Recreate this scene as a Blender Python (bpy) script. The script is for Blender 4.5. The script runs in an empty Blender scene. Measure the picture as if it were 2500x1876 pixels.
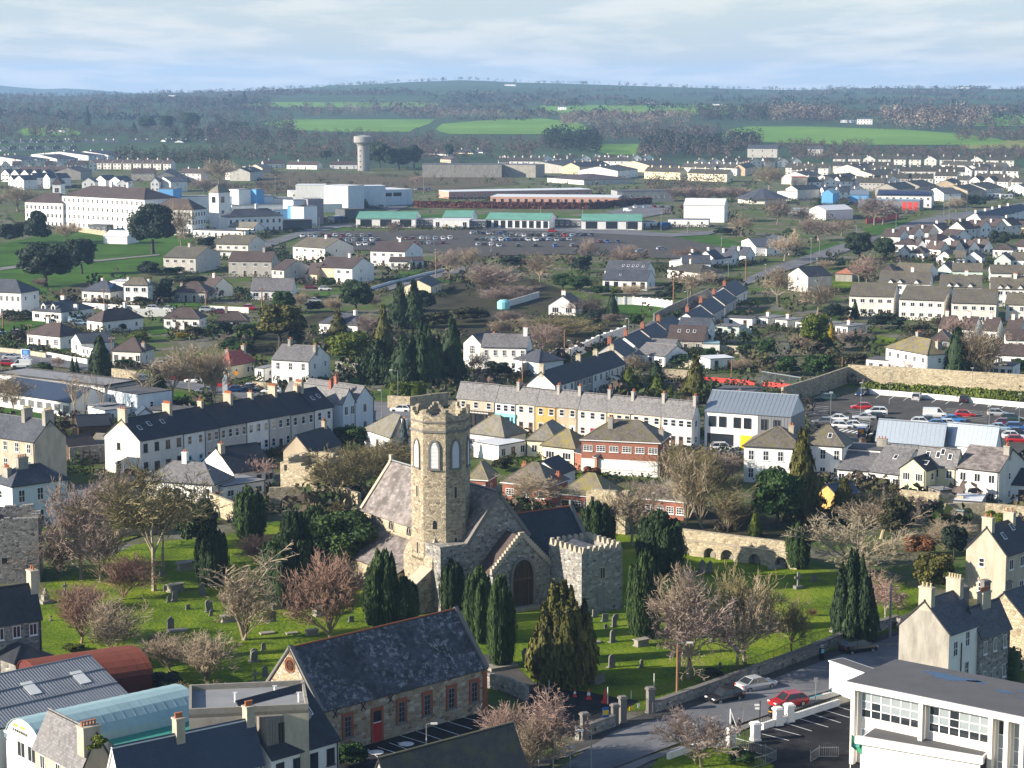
import bpy,math,random
import numpy as np
from mathutils import Vector,Matrix
R=random.Random(11)
X=dict(front=False,side=False)
rad=math.radians
def iv(n,k,v):n.inputs[k].default_value=v
scene=bpy.context.scene
col=scene.collection
F=5058.0;HC=63.0;PIT=math.atan(728/F)
cam_d=bpy.data.cameras.new('camera');cam=bpy.data.objects.new('camera',cam_d);col.objects.link(cam)
cam.location=(0,0,HC);cam.rotation_euler=(math.pi/2-PIT,0,0)
cam_d.sensor_width=36;cam_d.lens=36*F/2500;cam_d.clip_end=40000;cam_d.clip_start=1
scene.camera=cam
SUN_EL=rad(21.0);SUN_TH=rad(-76.0)
sdir=Vector((math.sin(SUN_TH)*math.cos(SUN_EL),-math.cos(SUN_TH)*math.cos(SUN_EL),math.sin(SUN_EL)))
world=bpy.data.worlds.new('World');scene.world=world;world.use_nodes=True
wn=world.node_tree.nodes;wl=world.node_tree.links;wn.clear()
wo=wn.new('ShaderNodeOutputWorld');wb=wn.new('ShaderNodeBackground');iv(wb,'Strength',0.085)
sky=wn.new('ShaderNodeTexSky');sky.sky_type='NISHITA';sky.sun_disc=False
sky.sun_elevation=SUN_EL;sky.sun_rotation=math.atan2(sdir.x,sdir.y)
sky.air_density=1.0;sky.dust_density=0.6;sky.ozone_density=2.0
tc=wn.new('ShaderNodeTexCoord');sep=wn.new('ShaderNodeSeparateXYZ');wl.new(tc.outputs['Generated'],sep.inputs[0])
mx=wn.new('ShaderNodeMath');mx.operation='MAXIMUM';iv(mx,1,0.0);wl.new(sep.outputs['Z'],mx.inputs[0])
ad=wn.new('ShaderNodeMath');ad.operation='ADD';iv(ad,1,0.06);wl.new(mx.outputs[0],ad.inputs[0])
dv=wn.new('ShaderNodeVectorMath');dv.operation='DIVIDE'
cz=wn.new('ShaderNodeCombineXYZ');iv(cz,2,1)
for k in(0,1):wl.new(ad.outputs[0],cz.inputs[k])
wl.new(tc.outputs['Generated'],dv.inputs[0]);wl.new(cz.outputs[0],dv.inputs[1])
def wnoise(scale,detail,lo,hi,sx=1.0):
 mp=wn.new('ShaderNodeMapping');iv(mp,'Scale',(scale*sx,scale,0));wl.new(dv.outputs[0],mp.inputs[0])
 nz=wn.new('ShaderNodeTexNoise');iv(nz,'Scale',1);iv(nz,'Detail',detail);iv(nz,'Roughness',.58)
 wl.new(mp.outputs[0],nz.inputs['Vector'])
 rp=wn.new('ShaderNodeMapRange');iv(rp,1,lo);iv(rp,2,hi);rp.clamp=True
 wl.new(nz.outputs['Fac'],rp.inputs[0]);return rp
c1=wnoise(0.28,6,.36,.66,2.6);c2=wnoise(0.55,8,.45,.60,2.2)
mixc=wn.new('ShaderNodeMix');mixc.data_type='RGBA'
iv(mixc,'A',(3.4,4.1,4.8,1));iv(mixc,'B',(4.9,5.15,5.4,1));wl.new(c2.outputs[0],mixc.inputs['Factor'])
mixs=wn.new('ShaderNodeMix');mixs.data_type='RGBA'
ex=wn.new('ShaderNodeMath');ex.operation='POWER';iv(ex,0,.0025);wl.new(mx.outputs[0],ex.inputs[1])
ca=wn.new('ShaderNodeMath');ca.operation='MULTIPLY_ADD';iv(ca,1,.2);iv(ca,2,.8);wl.new(c1.outputs[0],ca.inputs[0])
m8=wn.new('ShaderNodeMath');m8.operation='MULTIPLY';wl.new(ca.outputs[0],m8.inputs[0]);wl.new(ex.outputs[0],m8.inputs[1])
wl.new(m8.outputs[0],mixs.inputs['Factor']);wl.new(sky.outputs[0],mixs.inputs['A']);wl.new(mixc.outputs['Result'],mixs.inputs['B'])
wl.new(mixs.outputs['Result'],wb.inputs['Color']);wl.new(wb.outputs[0],wo.inputs[0])
sun_d=bpy.data.lights.new('sun','SUN');sun_d.energy=5.0;sun_d.angle=rad(0.5);sun_d.color=(1.0,.89,.74)
sun=bpy.data.objects.new('sun',sun_d);col.objects.link(sun);sun.rotation_euler=sdir.to_track_quat('Z','Y').to_euler()
vs=scene.view_settings;vs.view_transform='Standard';vs.look='None';vs.gamma=1;vs.exposure=1.05;vs.use_curve_mapping=False
scene.render.engine='CYCLES'
cy=scene.cycles;cy.use_denoising=True;cy.max_bounces=5;cy.diffuse_bounces=2;cy.glossy_bounces=2;cy.transmission_bounces=2
cy.transparent_max_bounces=4;cy.volume_bounces=1;cy.use_adaptive_sampling=True;cy.adaptive_threshold=0.015
cy.caustics_reflective=False;cy.caustics_refractive=False;cy.sample_clamp_indirect=6
def ray(px,py):
 x=(px-1250)/F;y=-(py-938)/F
 return x,math.cos(PIT)+y*math.sin(PIT),-math.sin(PIT)+y*math.cos(PIT)
def G(px,py,z=0.0):
 x,y,dz=ray(px,py);t=(z-HC)/dz
 return Vector((x*t,y*t,z))
def inv(X,Y,Z):
 d=Y*math.cos(PIT)-(Z-HC)*math.sin(PIT);u=Y*math.sin(PIT)+(Z-HC)*math.cos(PIT)
 return 1250+F*X/d,938-F*u/d
SKX=[-400,0,150,300,500,650,850,1000,1140,1250,1400,1600,1800,1950,2150,2300,2500,2900]
SKY=[236,234,234,230,224,216,204,196,190,196,200,208,214,216,210,212,214,216]
DK=[0,1500,1700,2100,2700,3500,4500,6000,6600,7400,12000]
def terr(x,y):
 if y<1500:return 0.0
 px=1250+F*x/y
 sk=np.interp(px,SKX,SKY)
 top=HC+(210-sk)/F*6000-6
 k=(top-40)/50.0
 zs=[0,0,0.8,5,14,26,40,40+50*k,40+50*k,36+40*k,-40]
 z=float(np.interp(y,DK,zs))
 b=max(0.0,min(1.0,(y-1800)/800))*max(0.0,min(1.0,(6200-y)/500))
 return z+b*(3.2*math.sin(x/310+y/520)+2.6*math.sin(x/190-y/410+1.3))
def GT(px,py,up=0.0):
 x,y,dz=ray(px,py);t=150.0;pt=t
 while t<9000:
  if HC+dz*t<=terr(x*t,y*t)+up:
   lo,hi=pt,t
   for _ in range(12):
    m=(lo+hi)/2
    if HC+dz*m<=terr(x*m,y*m)+up:hi=m
    else:lo=m
   t=hi;break
  pt=t;t*=1.02
 return Vector((x*t,y*t,HC+dz*t))
TX=TY=0.0;TS=640/2212
def tile(x,y):
 global TX,TY
 TX,TY=x,y
def P(p):return TX+p[0]*TS,TY+p[1]*TS
def Q(*p):return[P(a)for a in p]
def hgt(bx,by,ty):
 g=GT(bx,by);lo,hi=0.0,80.0
 for _ in range(30):
  m=(lo+hi)/2
  if inv(g.x,g.y,g.z+m)[1]>ty:lo=m
  else:hi=m
 return lo
def mpp(g):return math.hypot(g.x,g.y,HC-g.z)/F
MATS={}
def nodemat(name):
 m=bpy.data.materials.new(name);m.use_nodes=True
 nt=m.node_tree;b=nt.nodes['Principled BSDF'];iv(b,'Specular IOR Level',.25)
 MATS[name]=m;return m,nt,nt.nodes,nt.links,b
def ramp(n,stops):
 r=n.new('ShaderNodeValToRGB');e=r.color_ramp.elements
 while len(e)<len(stops):e.new(.5)
 for i,(p,c)in enumerate(stops):e[i].position=p;e[i].color=(*c,1)
 return r
def noise(n,l,vec,scale,detail=4,rough=.6):
 z=n.new('ShaderNodeTexNoise');iv(z,'Scale',scale);iv(z,'Detail',detail);iv(z,'Roughness',rough)
 l.new(vec,z.inputs['Vector']);return z.outputs['Fac']
def mixrgb(n,l,f,a,b,mode='MIX'):
 m=n.new('ShaderNodeMix');m.data_type='RGBA';m.blend_type=mode
 for s,v in(('Factor',f),('A',a),('B',b)):
  i=m.inputs[s]if s=='Factor' else[q for q in m.inputs if q.name==s and q.type=='RGBA'][0]
  if isinstance(v,(int,float)):i.default_value=v
  elif isinstance(v,tuple):i.default_value=(*v,1)
  else:l.new(v,i)
 return[q for q in m.outputs if q.type=='RGBA'][0]
def rng(n,l,v,lo,hi,a=0.,b=1.):
 r=n.new('ShaderNodeMapRange');iv(r,1,lo);iv(r,2,hi);iv(r,3,a);iv(r,4,b)
 l.new(v,r.inputs[0]);return r.outputs[0]
def bump(n,l,b,h,s,d=.05):
 k=n.new('ShaderNodeBump');iv(k,'Strength',s);iv(k,'Distance',d)
 l.new(h,k.inputs['Height']);l.new(k.outputs[0],b.inputs['Normal'])
def mul(c,k):return tuple(min(1,x*k)for x in c)
def render_mat(name,c,rough=.85,stain=.35,grain=.25):
 m,nt,n,l,b=nodemat(name);uv=n.new('ShaderNodeUVMap').outputs[0]
 gp=n.new('ShaderNodeNewGeometry').outputs['Position']
 mp=n.new('ShaderNodeMapping');iv(mp,'Scale',(1,1,.35));l.new(gp,mp.inputs[0])
 s=rng(n,l,noise(n,l,mp.outputs[0],.9,5,.65),.42,.72);g=noise(n,l,gp,9,2)
 cc=mixrgb(n,l,s,mul(c,1.04),mul(c,1-stain))
 cc=mixrgb(n,l,grain,cc,mixrgb(n,l,g,mul(c,.7),mul(c,1.1)))
 l.new(cc,b.inputs['Base Color']);iv(b,'Roughness',rough);bump(n,l,b,g,.25,.02);return m
def rubble_mat(name,cs,scale=2.6,mortar=(.36,.33,.28)):
 m,nt,n,l,b=nodemat(name);uv=n.new('ShaderNodeUVMap').outputs[0]
 mp=n.new('ShaderNodeMapping');iv(mp,'Scale',(1,1.7,1));l.new(uv,mp.inputs[0])
 wv=n.new('ShaderNodeVectorMath');wv.operation='ADD'
 zn=n.new('ShaderNodeTexNoise');iv(zn,'Scale',1.3);l.new(uv,zn.inputs['Vector'])
 sc=n.new('ShaderNodeVectorMath');sc.operation='SCALE';iv(sc,'Scale',.35);l.new(zn.outputs['Color'],sc.inputs[0])
 l.new(mp.outputs[0],wv.inputs[0]);l.new(sc.outputs[0],wv.inputs[1])
 v=n.new('ShaderNodeTexVoronoi');iv(v,'Scale',scale);l.new(wv.outputs[0],v.inputs['Vector'])
 e=n.new('ShaderNodeTexVoronoi');e.feature='DISTANCE_TO_EDGE';iv(e,'Scale',scale);l.new(wv.outputs[0],e.inputs['Vector'])
 sp=n.new('ShaderNodeSeparateColor');l.new(v.outputs['Color'],sp.inputs[0])
 r=ramp(n,[(i/(len(cs)-1),c)for i,c in enumerate(cs)]);l.new(sp.outputs[0],r.inputs[0])
 ed=rng(n,l,e.outputs['Distance'],.02,.1)
 cc=mixrgb(n,l,ed,mortar,r.outputs[0])
 st=rng(n,l,noise(n,l,uv,.35,6,.7),.5,.75)
 cc=mixrgb(n,l,mixrgb(n,l,.35,(0,0,0),st),cc,(.16,.15,.12))
 li=rng(n,l,noise(n,l,uv,1.7,5,.7),.6,.72)
 cc=mixrgb(n,l,mixrgb(n,l,.5,(0,0,0),li),cc,(.5,.47,.38))
 l.new(cc,b.inputs['Base Color']);iv(b,'Roughness',.92);bump(n,l,b,ed,.9,.06);return m
def slate_mat(name,c,w=.36,h=.24,moss=None,pale=None,var=.35,rough=.6,lich=.0):
 m,nt,n,l,b=nodemat(name);uv=n.new('ShaderNodeUVMap').outputs[0]
 k=n.new('ShaderNodeTexBrick');iv(k,'Scale',1);iv(k,'Brick Width',w);iv(k,'Row Height',h)
 iv(k,'Mortar Size',.012);iv(k,'Mortar Smooth',.3);iv(k,'Bias',0)
 iv(k,'Color1',(*mul(c,1+var),1));iv(k,'Color2',(*mul(c,1-var),1));iv(k,'Mortar',(*mul(c,.45),1))
 l.new(uv,k.inputs['Vector']);cc=k.outputs['Color']
 s=rng(n,l,noise(n,l,uv,.22,6,.65),.4,.7)
 cc=mixrgb(n,l,mixrgb(n,l,.55,(0,0,0),s),cc,pale or mul(c,1.7))
 if moss:
  s2=rng(n,l,noise(n,l,uv,.5,6,.75),.47,.60);cc=mixrgb(n,l,mixrgb(n,l,.8,(0,0,0),s2),cc,moss)
 if lich:
  s3=rng(n,l,noise(n,l,uv,1.6,6,.75),.50,.60);s4=rng(n,l,noise(n,l,uv,.2,3),.42,.56)
  cc=mixrgb(n,l,mixrgb(n,l,s4,(0,0,0),mixrgb(n,l,lich,(0,0,0),s3)),cc,(.24,.25,.27))
 l.new(cc,b.inputs['Base Color']);iv(b,'Roughness',rough);iv(b,'Specular IOR Level',.35)
 bump(n,l,b,k.outputs['Fac'],-.5,.03);return m
def plain_mat(name,c,rough=.6,metal=0.,spec=.3,var=.12,scale=2.):
 m,nt,n,l,b=nodemat(name);gp=n.new('ShaderNodeNewGeometry').outputs['Position']
 l.new(mixrgb(n,l,noise(n,l,gp,scale,4),mul(c,1-var),mul(c,1+var)),b.inputs['Base Color'])
 iv(b,'Roughness',rough);iv(b,'Metallic',metal);iv(b,'Specular IOR Level',spec);return m
def ground_mat(name,stops,scale,fine=3.,scale2=None,bumps=.4):
 m,nt,n,l,b=nodemat(name);gp=n.new('ShaderNodeNewGeometry').outputs['Position']
 a=noise(n,l,gp,scale,6,.62);f=noise(n,l,gp,fine,4,.6)
 r=ramp(n,stops);ad=n.new('ShaderNodeMath');ad.operation='MULTIPLY_ADD';iv(ad,1,.4);l.new(f,ad.inputs[0])
 sb=n.new('ShaderNodeMath');sb.operation='SUBTRACT';iv(sb,1,.2);l.new(a,sb.inputs[0]);l.new(sb.outputs[0],ad.inputs[2])
 l.new(ad.outputs[0],r.inputs[0]);l.new(r.outputs[0],b.inputs['Base Color']);iv(b,'Roughness',.95)
 iv(b,'Specular IOR Level',.08);bump(n,l,b,f,bumps,.2);return m
def leaf_mat(name,c1,c2,trans=.25):
 m,nt,n,l,b=nodemat(name)
 at=n.new('ShaderNodeAttribute');at.attribute_name='tone'
 oi=n.new('ShaderNodeObjectInfo')
 cc=mixrgb(n,l,at.outputs['Fac'],c1,c2)
 cc=mixrgb(n,l,oi.outputs['Random'],mixrgb(n,l,.22,cc,(0,0,0)),cc)
 l.new(cc,b.inputs['Base Color']);iv(b,'Roughness',.7);iv(b,'Specular IOR Level',.2)
 return m
def paint_mat(name,rough=.25):
 m,nt,n,l,b=nodemat(name);oi=n.new('ShaderNodeObjectInfo');l.new(oi.outputs['Color'],b.inputs['Base Color'])
 iv(b,'Roughness',rough);iv(b,'Specular IOR Level',.5);iv(b,'Coat Weight',.5);return m
render_mat('white',(.80,.79,.76),stain=.12,grain=.12);render_mat('offwhite',(.70,.67,.61),stain=.2);render_mat('cream',(.78,.70,.50),stain=.15)
render_mat('lemon',(.74,.66,.42),stain=.2);render_mat('ochre',(.56,.36,.12));render_mat('tan',(.46,.38,.27));render_mat('dash',(.40,.38,.35),grain=.5)
render_mat('paledash',(.58,.55,.50),grain=.45);render_mat('grey',(.30,.30,.30));render_mat('darkgrey',(.11,.12,.13));render_mat('paleblue',(.60,.68,.74),stain=.15)
render_mat('cement',(.34,.32,.28),stain=.5);render_mat('sand',(.46,.41,.32),stain=.4);render_mat('peach',(.68,.52,.36),stain=.2);render_mat('bluewall',(.12,.34,.62),stain=.1)
render_mat('pinkwall',(.52,.30,.24),stain=.2);render_mat('concrete',(.33,.32,.31),stain=.3);render_mat('palegreen',(.52,.62,.56),stain=.2);render_mat('mauve',(.24,.23,.26),stain=.2)
rubble_mat('rubble',[(.13,.10,.08),(.44,.36,.25),(.26,.22,.17),(.52,.45,.33),(.20,.17,.13)],2.1,(.44,.38,.27))
rubble_mat('rubble_pale',[(.24,.20,.13),(.52,.44,.30),(.38,.32,.22),(.60,.52,.37)],1.8,(.44,.38,.27))
rubble_mat('rubble_grey',[(.08,.08,.08),(.34,.33,.31),(.18,.175,.165),(.48,.46,.43)],2.0,(.32,.30,.27))
rubble_mat('rubble_hall',[(.17,.11,.06),(.48,.37,.23),(.30,.25,.18),(.56,.50,.40),(.24,.14,.08)],1.6,(.40,.35,.26))
m_,nt_,n_,l_,b_=nodemat('brick');k_=n_.new('ShaderNodeTexBrick');uv_=n_.new('ShaderNodeUVMap').outputs[0];l_.new(uv_,k_.inputs['Vector'])
for a_,v_ in(('Scale',1),('Brick Width',.23),('Row Height',.075),('Mortar Size',.008)):k_.inputs[a_].default_value=v_
iv(k_,'Color1',(.36,.11,.06,1));iv(k_,'Color2',(.26,.07,.04,1));iv(k_,'Mortar',(.36,.26,.2,1))
l_.new(mixrgb(n_,l_,rng(n_,l_,noise(n_,l_,uv_,.6,5),.4,.75),k_.outputs['Color'],(.24,.10,.07)),b_.inputs['Base Color']);iv(b_,'Roughness',.85)
slate_mat('slate',(.062,.068,.084),pale=(.10,.11,.13));slate_mat('slate_dark',(.028,.032,.042),pale=(.05,.055,.068),var=.25)
slate_mat('slate_grey',(.15,.145,.15),pale=(.20,.195,.19));slate_mat('slate_church',(.20,.175,.165),.6,.42,pale=(.32,.285,.27),var=.45,moss=(.085,.072,.06))
slate_mat('slate_hall',(.040,.043,.055),.5,.3,pale=(.10,.11,.14),lich=1.,moss=(.018,.017,.015),var=.5);slate_mat('slate_new',(.035,.05,.085),.5,.25,pale=(.045,.065,.105),var=.08,rough=.45)
slate_mat('tile',(.12,.105,.09),.33,.34,moss=(.13,.12,.05));slate_mat('tile_grey',(.19,.175,.15),.33,.34,moss=(.17,.155,.07),var=.2)
slate_mat('tile_brown',(.075,.055,.05),.33,.34,pale=(.11,.085,.075),var=.2);slate_mat('tile_red',(.30,.07,.06),.33,.34,pale=(.36,.10,.08),var=.2)
slate_mat('tile_moss',(.16,.14,.10),.33,.34,moss=(.24,.20,.03),var=.2);slate_mat('tile_dark',(.05,.046,.044),.33,.34,moss=(.085,.085,.04),var=.2);slate_mat('tile_rust',(.36,.15,.09),.33,.34,var=.2)
plain_mat('metalroof',(.34,.39,.44),.35,.6);plain_mat('metalgrey',(.20,.21,.23),.5,.3);plain_mat('frame',(.80,.80,.80),.4);plain_mat('framedark',(.05,.05,.055),.4)
plain_mat('glass',(.022,.027,.034),.08,spec=.6,var=.4,scale=.5);plain_mat('blind',(.26,.30,.32),.3,spec=.5);plain_mat('gutter',(.03,.03,.032),.5);plain_mat('pot',(.42,.15,.06),.8);plain_mat('potpale',(.5,.42,.26),.8)
plain_mat('felt',(.10,.10,.105),.8,var=.3,scale=.4);plain_mat('feltpale',(.24,.245,.255),.8,var=.25,scale=.5);plain_mat('whiteroof',(.66,.68,.70),.5);plain_mat('copper',(.14,.33,.26),.6,var=.35,scale=.25)
plain_mat('lead',(.22,.235,.25),.5);plain_mat('wood',(.10,.06,.035),.7,var=.4);plain_mat('doorwood',(.035,.026,.02),.7,var=.4);plain_mat('greywood',(.22,.20,.18),.8,var=.35,scale=5)
plain_mat('red',(.42,.02,.025),.5);plain_mat('redpaint',(.55,.05,.04),.6);plain_mat('teal',(.02,.32,.38),.5);plain_mat('tealpale',(.25,.58,.66),.5);plain_mat('blue',(.02,.10,.36),.5);plain_mat('green',(.05,.30,.16),.6)
plain_mat('rustred',(.17,.045,.025),.75,var=.35,scale=.6);plain_mat('rustdark',(.10,.02,.018),.8,var=.35,scale=2);plain_mat('tyre',(.014,.014,.015),.8);plain_mat('alloy',(.40,.41,.42),.35,.7)
plain_mat('lamp',(.7,.7,.66),.2);plain_mat('taillamp',(.30,.015,.01),.25);plain_mat('steel',(.36,.38,.39),.4,.7);plain_mat('ironblack',(.012,.012,.013),.5);plain_mat('polewood',(.24,.125,.065),.85,var=.3)
plain_mat('line',(.72,.72,.70),.7,var=.2,scale=3);plain_mat('lineyellow',(.66,.44,.10),.7,var=.2,scale=3);plain_mat('baypaint',(.12,.34,.42),.8,var=.25);plain_mat('yellow',(.75,.50,.02),.5);plain_mat('orange',(.78,.30,.02),.5)
plain_mat('cone',(.60,.05,.03),.6);plain_mat('headstone',(.17,.165,.15),.85,var=.5,scale=2.5);plain_mat('slab',(.27,.25,.21),.85,var=.35,scale=2);plain_mat('louvre',(.70,.71,.72),.5,var=.08)
plain_mat('dressed',(.40,.35,.27),.85,var=.25);plain_mat('dressed_grey',(.17,.16,.15),.85,var=.25);plain_mat('brickred',(.30,.095,.045),.85,var=.2,scale=6);plain_mat('asbestos',(.22,.235,.26),.7,var=.3,scale=.4)
plain_mat('greenpaint',(.05,.27,.21),.7,var=.2);plain_mat('blueroof',(.34,.49,.51),.4,.2,var=.2,scale=.6);plain_mat('solar',(.018,.035,.10),.15,spec=.6);plain_mat('water',(.02,.05,.11),.04,spec=.7)
ground_mat('grass',[(.3,(.06,.085,.008)),(.46,(.10,.165,.010)),(.58,(.16,.215,.014)),(.72,(.22,.24,.04))],.16,2.2,bumps=.9);ground_mat('lawn',[(.3,(.028,.068,.010)),(.55,(.05,.12,.014)),(.75,(.075,.15,.02))],.06,.6)
ground_mat('field',[(.3,(.10,.20,.03)),(.6,(.14,.27,.04)),(.8,(.18,.30,.06))],.006,.05);ground_mat('fielddark',[(.3,(.035,.06,.035)),(.6,(.05,.09,.04)),(.8,(.075,.12,.05))],.005,.05)
ground_mat('fieldgold',[(.3,(.16,.18,.05)),(.6,(.20,.22,.06)),(.8,(.25,.24,.08))],.006,.05)
ground_mat('scrub',[(.3,(.022,.026,.014)),(.5,(.055,.048,.032)),(.62,(.05,.06,.02)),(.8,(.09,.072,.05))],.09,1.0,bumps=.8);ground_mat('garden',[(.26,(.05,.085,.018)),(.42,(.075,.125,.026)),(.52,(.10,.10,.05)),(.62,(.16,.155,.13)),(.85,(.22,.21,.20))],.07,.8)
ground_mat('rough_grass',[(.3,(.05,.06,.025)),(.5,(.12,.10,.06)),(.65,(.09,.07,.045)),(.8,(.14,.13,.07))],.02,.3)
ground_mat('asphalt',[(.3,(.11,.114,.125)),(.55,(.16,.165,.178)),(.8,(.22,.22,.23))],.12,2.0,bumps=.1);ground_mat('asphalt_dark',[(.3,(.016,.016,.019)),(.6,(.028,.028,.031)),(.8,(.075,.074,.075))],.2,2.0,bumps=.1)
ground_mat('paving',[(.3,(.16,.155,.15)),(.7,(.24,.235,.225))],.3,3.0,bumps=.1);ground_mat('path_dark',[(.3,(.06,.058,.055)),(.7,(.10,.095,.09))],.3,3.0,bumps=.1)
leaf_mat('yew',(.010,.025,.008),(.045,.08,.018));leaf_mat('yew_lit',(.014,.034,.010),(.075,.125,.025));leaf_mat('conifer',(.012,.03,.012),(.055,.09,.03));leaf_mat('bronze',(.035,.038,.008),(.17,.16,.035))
leaf_mat('limeleaf',(.05,.075,.008),(.16,.20,.02));leaf_mat('oakleaf',(.010,.022,.014),(.05,.075,.045));leaf_mat('bushleaf',(.014,.04,.008),(.05,.10,.02));leaf_mat('olive',(.03,.035,.014),(.085,.085,.035));leaf_mat('goldleaf',(.20,.16,.01),(.55,.36,.02));leaf_mat('rusthedge',(.07,.022,.015),(.16,.05,.03));leaf_mat('copperleaf',(.12,.05,.02),(.28,.12,.05));leaf_mat('bluespruce',(.04,.065,.075),(.12,.16,.17))
leaf_mat('bark_tan',(.24,.19,.13),(.42,.34,.24));leaf_mat('bark_red',(.22,.13,.095),(.36,.23,.17));leaf_mat('bark_purple',(.22,.165,.14),(.36,.28,.235));leaf_mat('bark_olive',(.14,.12,.06),(.27,.225,.11));leaf_mat('bark_pale',(.28,.235,.16),(.42,.36,.25));leaf_mat('bark_pink',(.28,.19,.155),(.44,.31,.26));leaf_mat('bark_dark',(.06,.05,.045),(.13,.105,.09));leaf_mat('bark_white',(.42,.38,.33),(.55,.50,.45))
leaf_mat('twig',(.11,.09,.075),(.20,.165,.14))
m_,nt_,n_,l_,b_=nodemat('wood_far');at_=n_.new('ShaderNodeAttribute');at_.attribute_name='tint';l_.new(at_.outputs['Color'],b_.inputs['Base Color']);iv(b_,'Roughness',.9);iv(b_,'Specular IOR Level',.05)
paint_mat('carpaint')
class MB:
 def __init__(s):s.v=[];s.f=[];s.m=[]
 def face(s,pts,m=0):
  i=len(s.v);s.v+=[tuple(p)for p in pts];s.f.append(list(range(i,i+len(pts))));s.m.append(m)
 def box(s,x0,y0,z0,x1,y1,z1,m=0,bottom=True):
  a=[(x0,y0,z0),(x1,y0,z0),(x1,y1,z0),(x0,y1,z0),(x0,y0,z1),(x1,y0,z1),(x1,y1,z1),(x0,y1,z1)]
  for q in((0,1,5,4),(1,2,6,5),(2,3,7,6),(3,0,4,7),(4,5,6,7)):s.face([a[k]for k in q],m)
  if bottom:s.face([a[k]for k in(3,2,1,0)],m)
 def obox(s,c,w,d,z0,z1,ang,m=0):
  ca,sa=math.cos(ang),math.sin(ang)
  a=[(c[0]+x*ca-y*sa,c[1]+x*sa+y*ca)for x,y in((-w/2,-d/2),(w/2,-d/2),(w/2,d/2),(-w/2,d/2))]
  s.prism(a,z0,z1,m)
 def prism(s,poly,z0,z1,m=0,mt=None):
  n=len(poly)
  for i in range(n):
   a,b=poly[i],poly[(i+1)%n]
   s.face([(a[0],a[1],z0),(b[0],b[1],z0),(b[0],b[1],z1),(a[0],a[1],z1)],m)
  s.face([(p[0],p[1],z1)for p in poly],m if mt is None else mt);s.face([(p[0],p[1],z0)for p in reversed(poly)],m)
 def slab(s,q,t,m=0,me=None):
  me=m if me is None else me
  q=[Vector(p)for p in q];nn=(q[1]-q[0]).cross(q[2]-q[0]).normalized()
  if nn.z<0:q.reverse();nn=-nn
  b=[p-nn*t for p in q];k=len(q)
  s.face(q,m);s.face(list(reversed(b)),me)
  for i in range(k):j=(i+1)%k;s.face([b[i],b[j],q[j],q[i]],me)
 def tube(s,pts,rr,n=6,m=0,cap=True):
  pts=[Vector(p)for p in pts];rings=[]
  for i,p in enumerate(pts):
   t=(pts[min(i+1,len(pts)-1)]-pts[max(i-1,0)]).normalized()
   a=t.orthogonal().normalized();b=t.cross(a);r=rr[i]if isinstance(rr,(list,tuple))else rr
   rings.append([p+(a*math.cos(2*math.pi*k/n)+b*math.sin(2*math.pi*k/n))*r for k in range(n)])
  base=len(s.v)
  for rg in rings:s.v+=[tuple(p)for p in rg]
  for i in range(len(rings)-1):
   for k in range(n):
    s.f.append([base+i*n+k,base+i*n+(k+1)%n,base+(i+1)*n+(k+1)%n,base+(i+1)*n+k]);s.m.append(m)
  if cap:s.f.append([base+(len(rings)-1)*n+k for k in range(n)]);s.m.append(m)
 def lathe(s,prof,n=16,m=0,c=(0,0)):
  base=len(s.v)
  for r,z in prof:s.v+=[(c[0]+r*math.cos(2*math.pi*k/n),c[1]+r*math.sin(2*math.pi*k/n),z)for k in range(n)]
  for i in range(len(prof)-1):
   for k in range(n):s.f.append([base+i*n+k,base+i*n+(k+1)%n,base+(i+1)*n+(k+1)%n,base+(i+1)*n+k]);s.m.append(m)
  s.f.append([base+(len(prof)-1)*n+k for k in range(n)]);s.m.append(m)
 def mesh(s,name,mats,smooth=False):
  me=bpy.data.meshes.new(name);me.from_pydata(s.v,[],s.f)
  for x in([mats]if isinstance(mats,str)else mats):me.materials.append(MATS[x])
  if any(s.m):me.polygons.foreach_set('material_index',s.m)
  uv=me.uv_layers.new(name='UVMap');co=np.array(s.v,dtype=float);out=[]
  for f in s.f:
   p=co[f];nn=np.zeros(3)
   for i in range(len(f)):
    a=p[i];b=p[(i+1)%len(f)];nn+=np.array([(a[1]-b[1])*(a[2]+b[2]),(a[2]-b[2])*(a[0]+b[0]),(a[0]-b[0])*(a[1]+b[1])])
   L=np.linalg.norm(nn);nn=nn/L if L>1e-12 else np.array([0,0,1.])
   if abs(nn[2])>.985:out+=[(q[0],q[1])for q in p]
   else:
    t=np.array([-nn[1],nn[0],0]);t/=np.linalg.norm(t);b=np.cross(nn,t);out+=[(q@t,q@b)for q in p]
  uv.data.foreach_set('uv',np.array(out,dtype=np.float32).ravel())
  if smooth:me.polygons.foreach_set('use_smooth',[True]*len(me.polygons))
  me.update();return me
 def build(s,name,mats,parent=None,loc=None,rz=0,smooth=False):return obj(name,s.mesh(name,mats,smooth),parent,loc,rz)
def B1(name,mat,parent,*a):m=MB();m.box(*a);return m.build(name,mat,parent)
def obj(name,me,parent=None,loc=None,rz=0):
 o=bpy.data.objects.new(name,me);col.objects.link(o)
 if parent is not None:o.parent=parent
 if loc is not None:o.location=loc
 if rz:o.rotation_euler=(0,0,rz)
 return o
def tag(o,label=None,cat=None,group=None,kind=None):
 for k,v in(('label',label),('category',cat),('group',group),('kind',kind)):
  if v:o[k]=v
 return o
def thing(name,label,cat,loc=(0,0,0),rz=0,group=None):
 o=bpy.data.objects.new(name,None);col.objects.link(o);o.empty_display_size=.3;o.location=loc;o.rotation_euler=(0,0,rz);return tag(o,label,cat,group)
ORD='first second third fourth fifth sixth seventh eighth ninth tenth eleventh twelfth thirteenth fourteenth fifteenth sixteenth seventeenth eighteenth nineteenth twentieth'.split()
WIN={}
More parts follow.
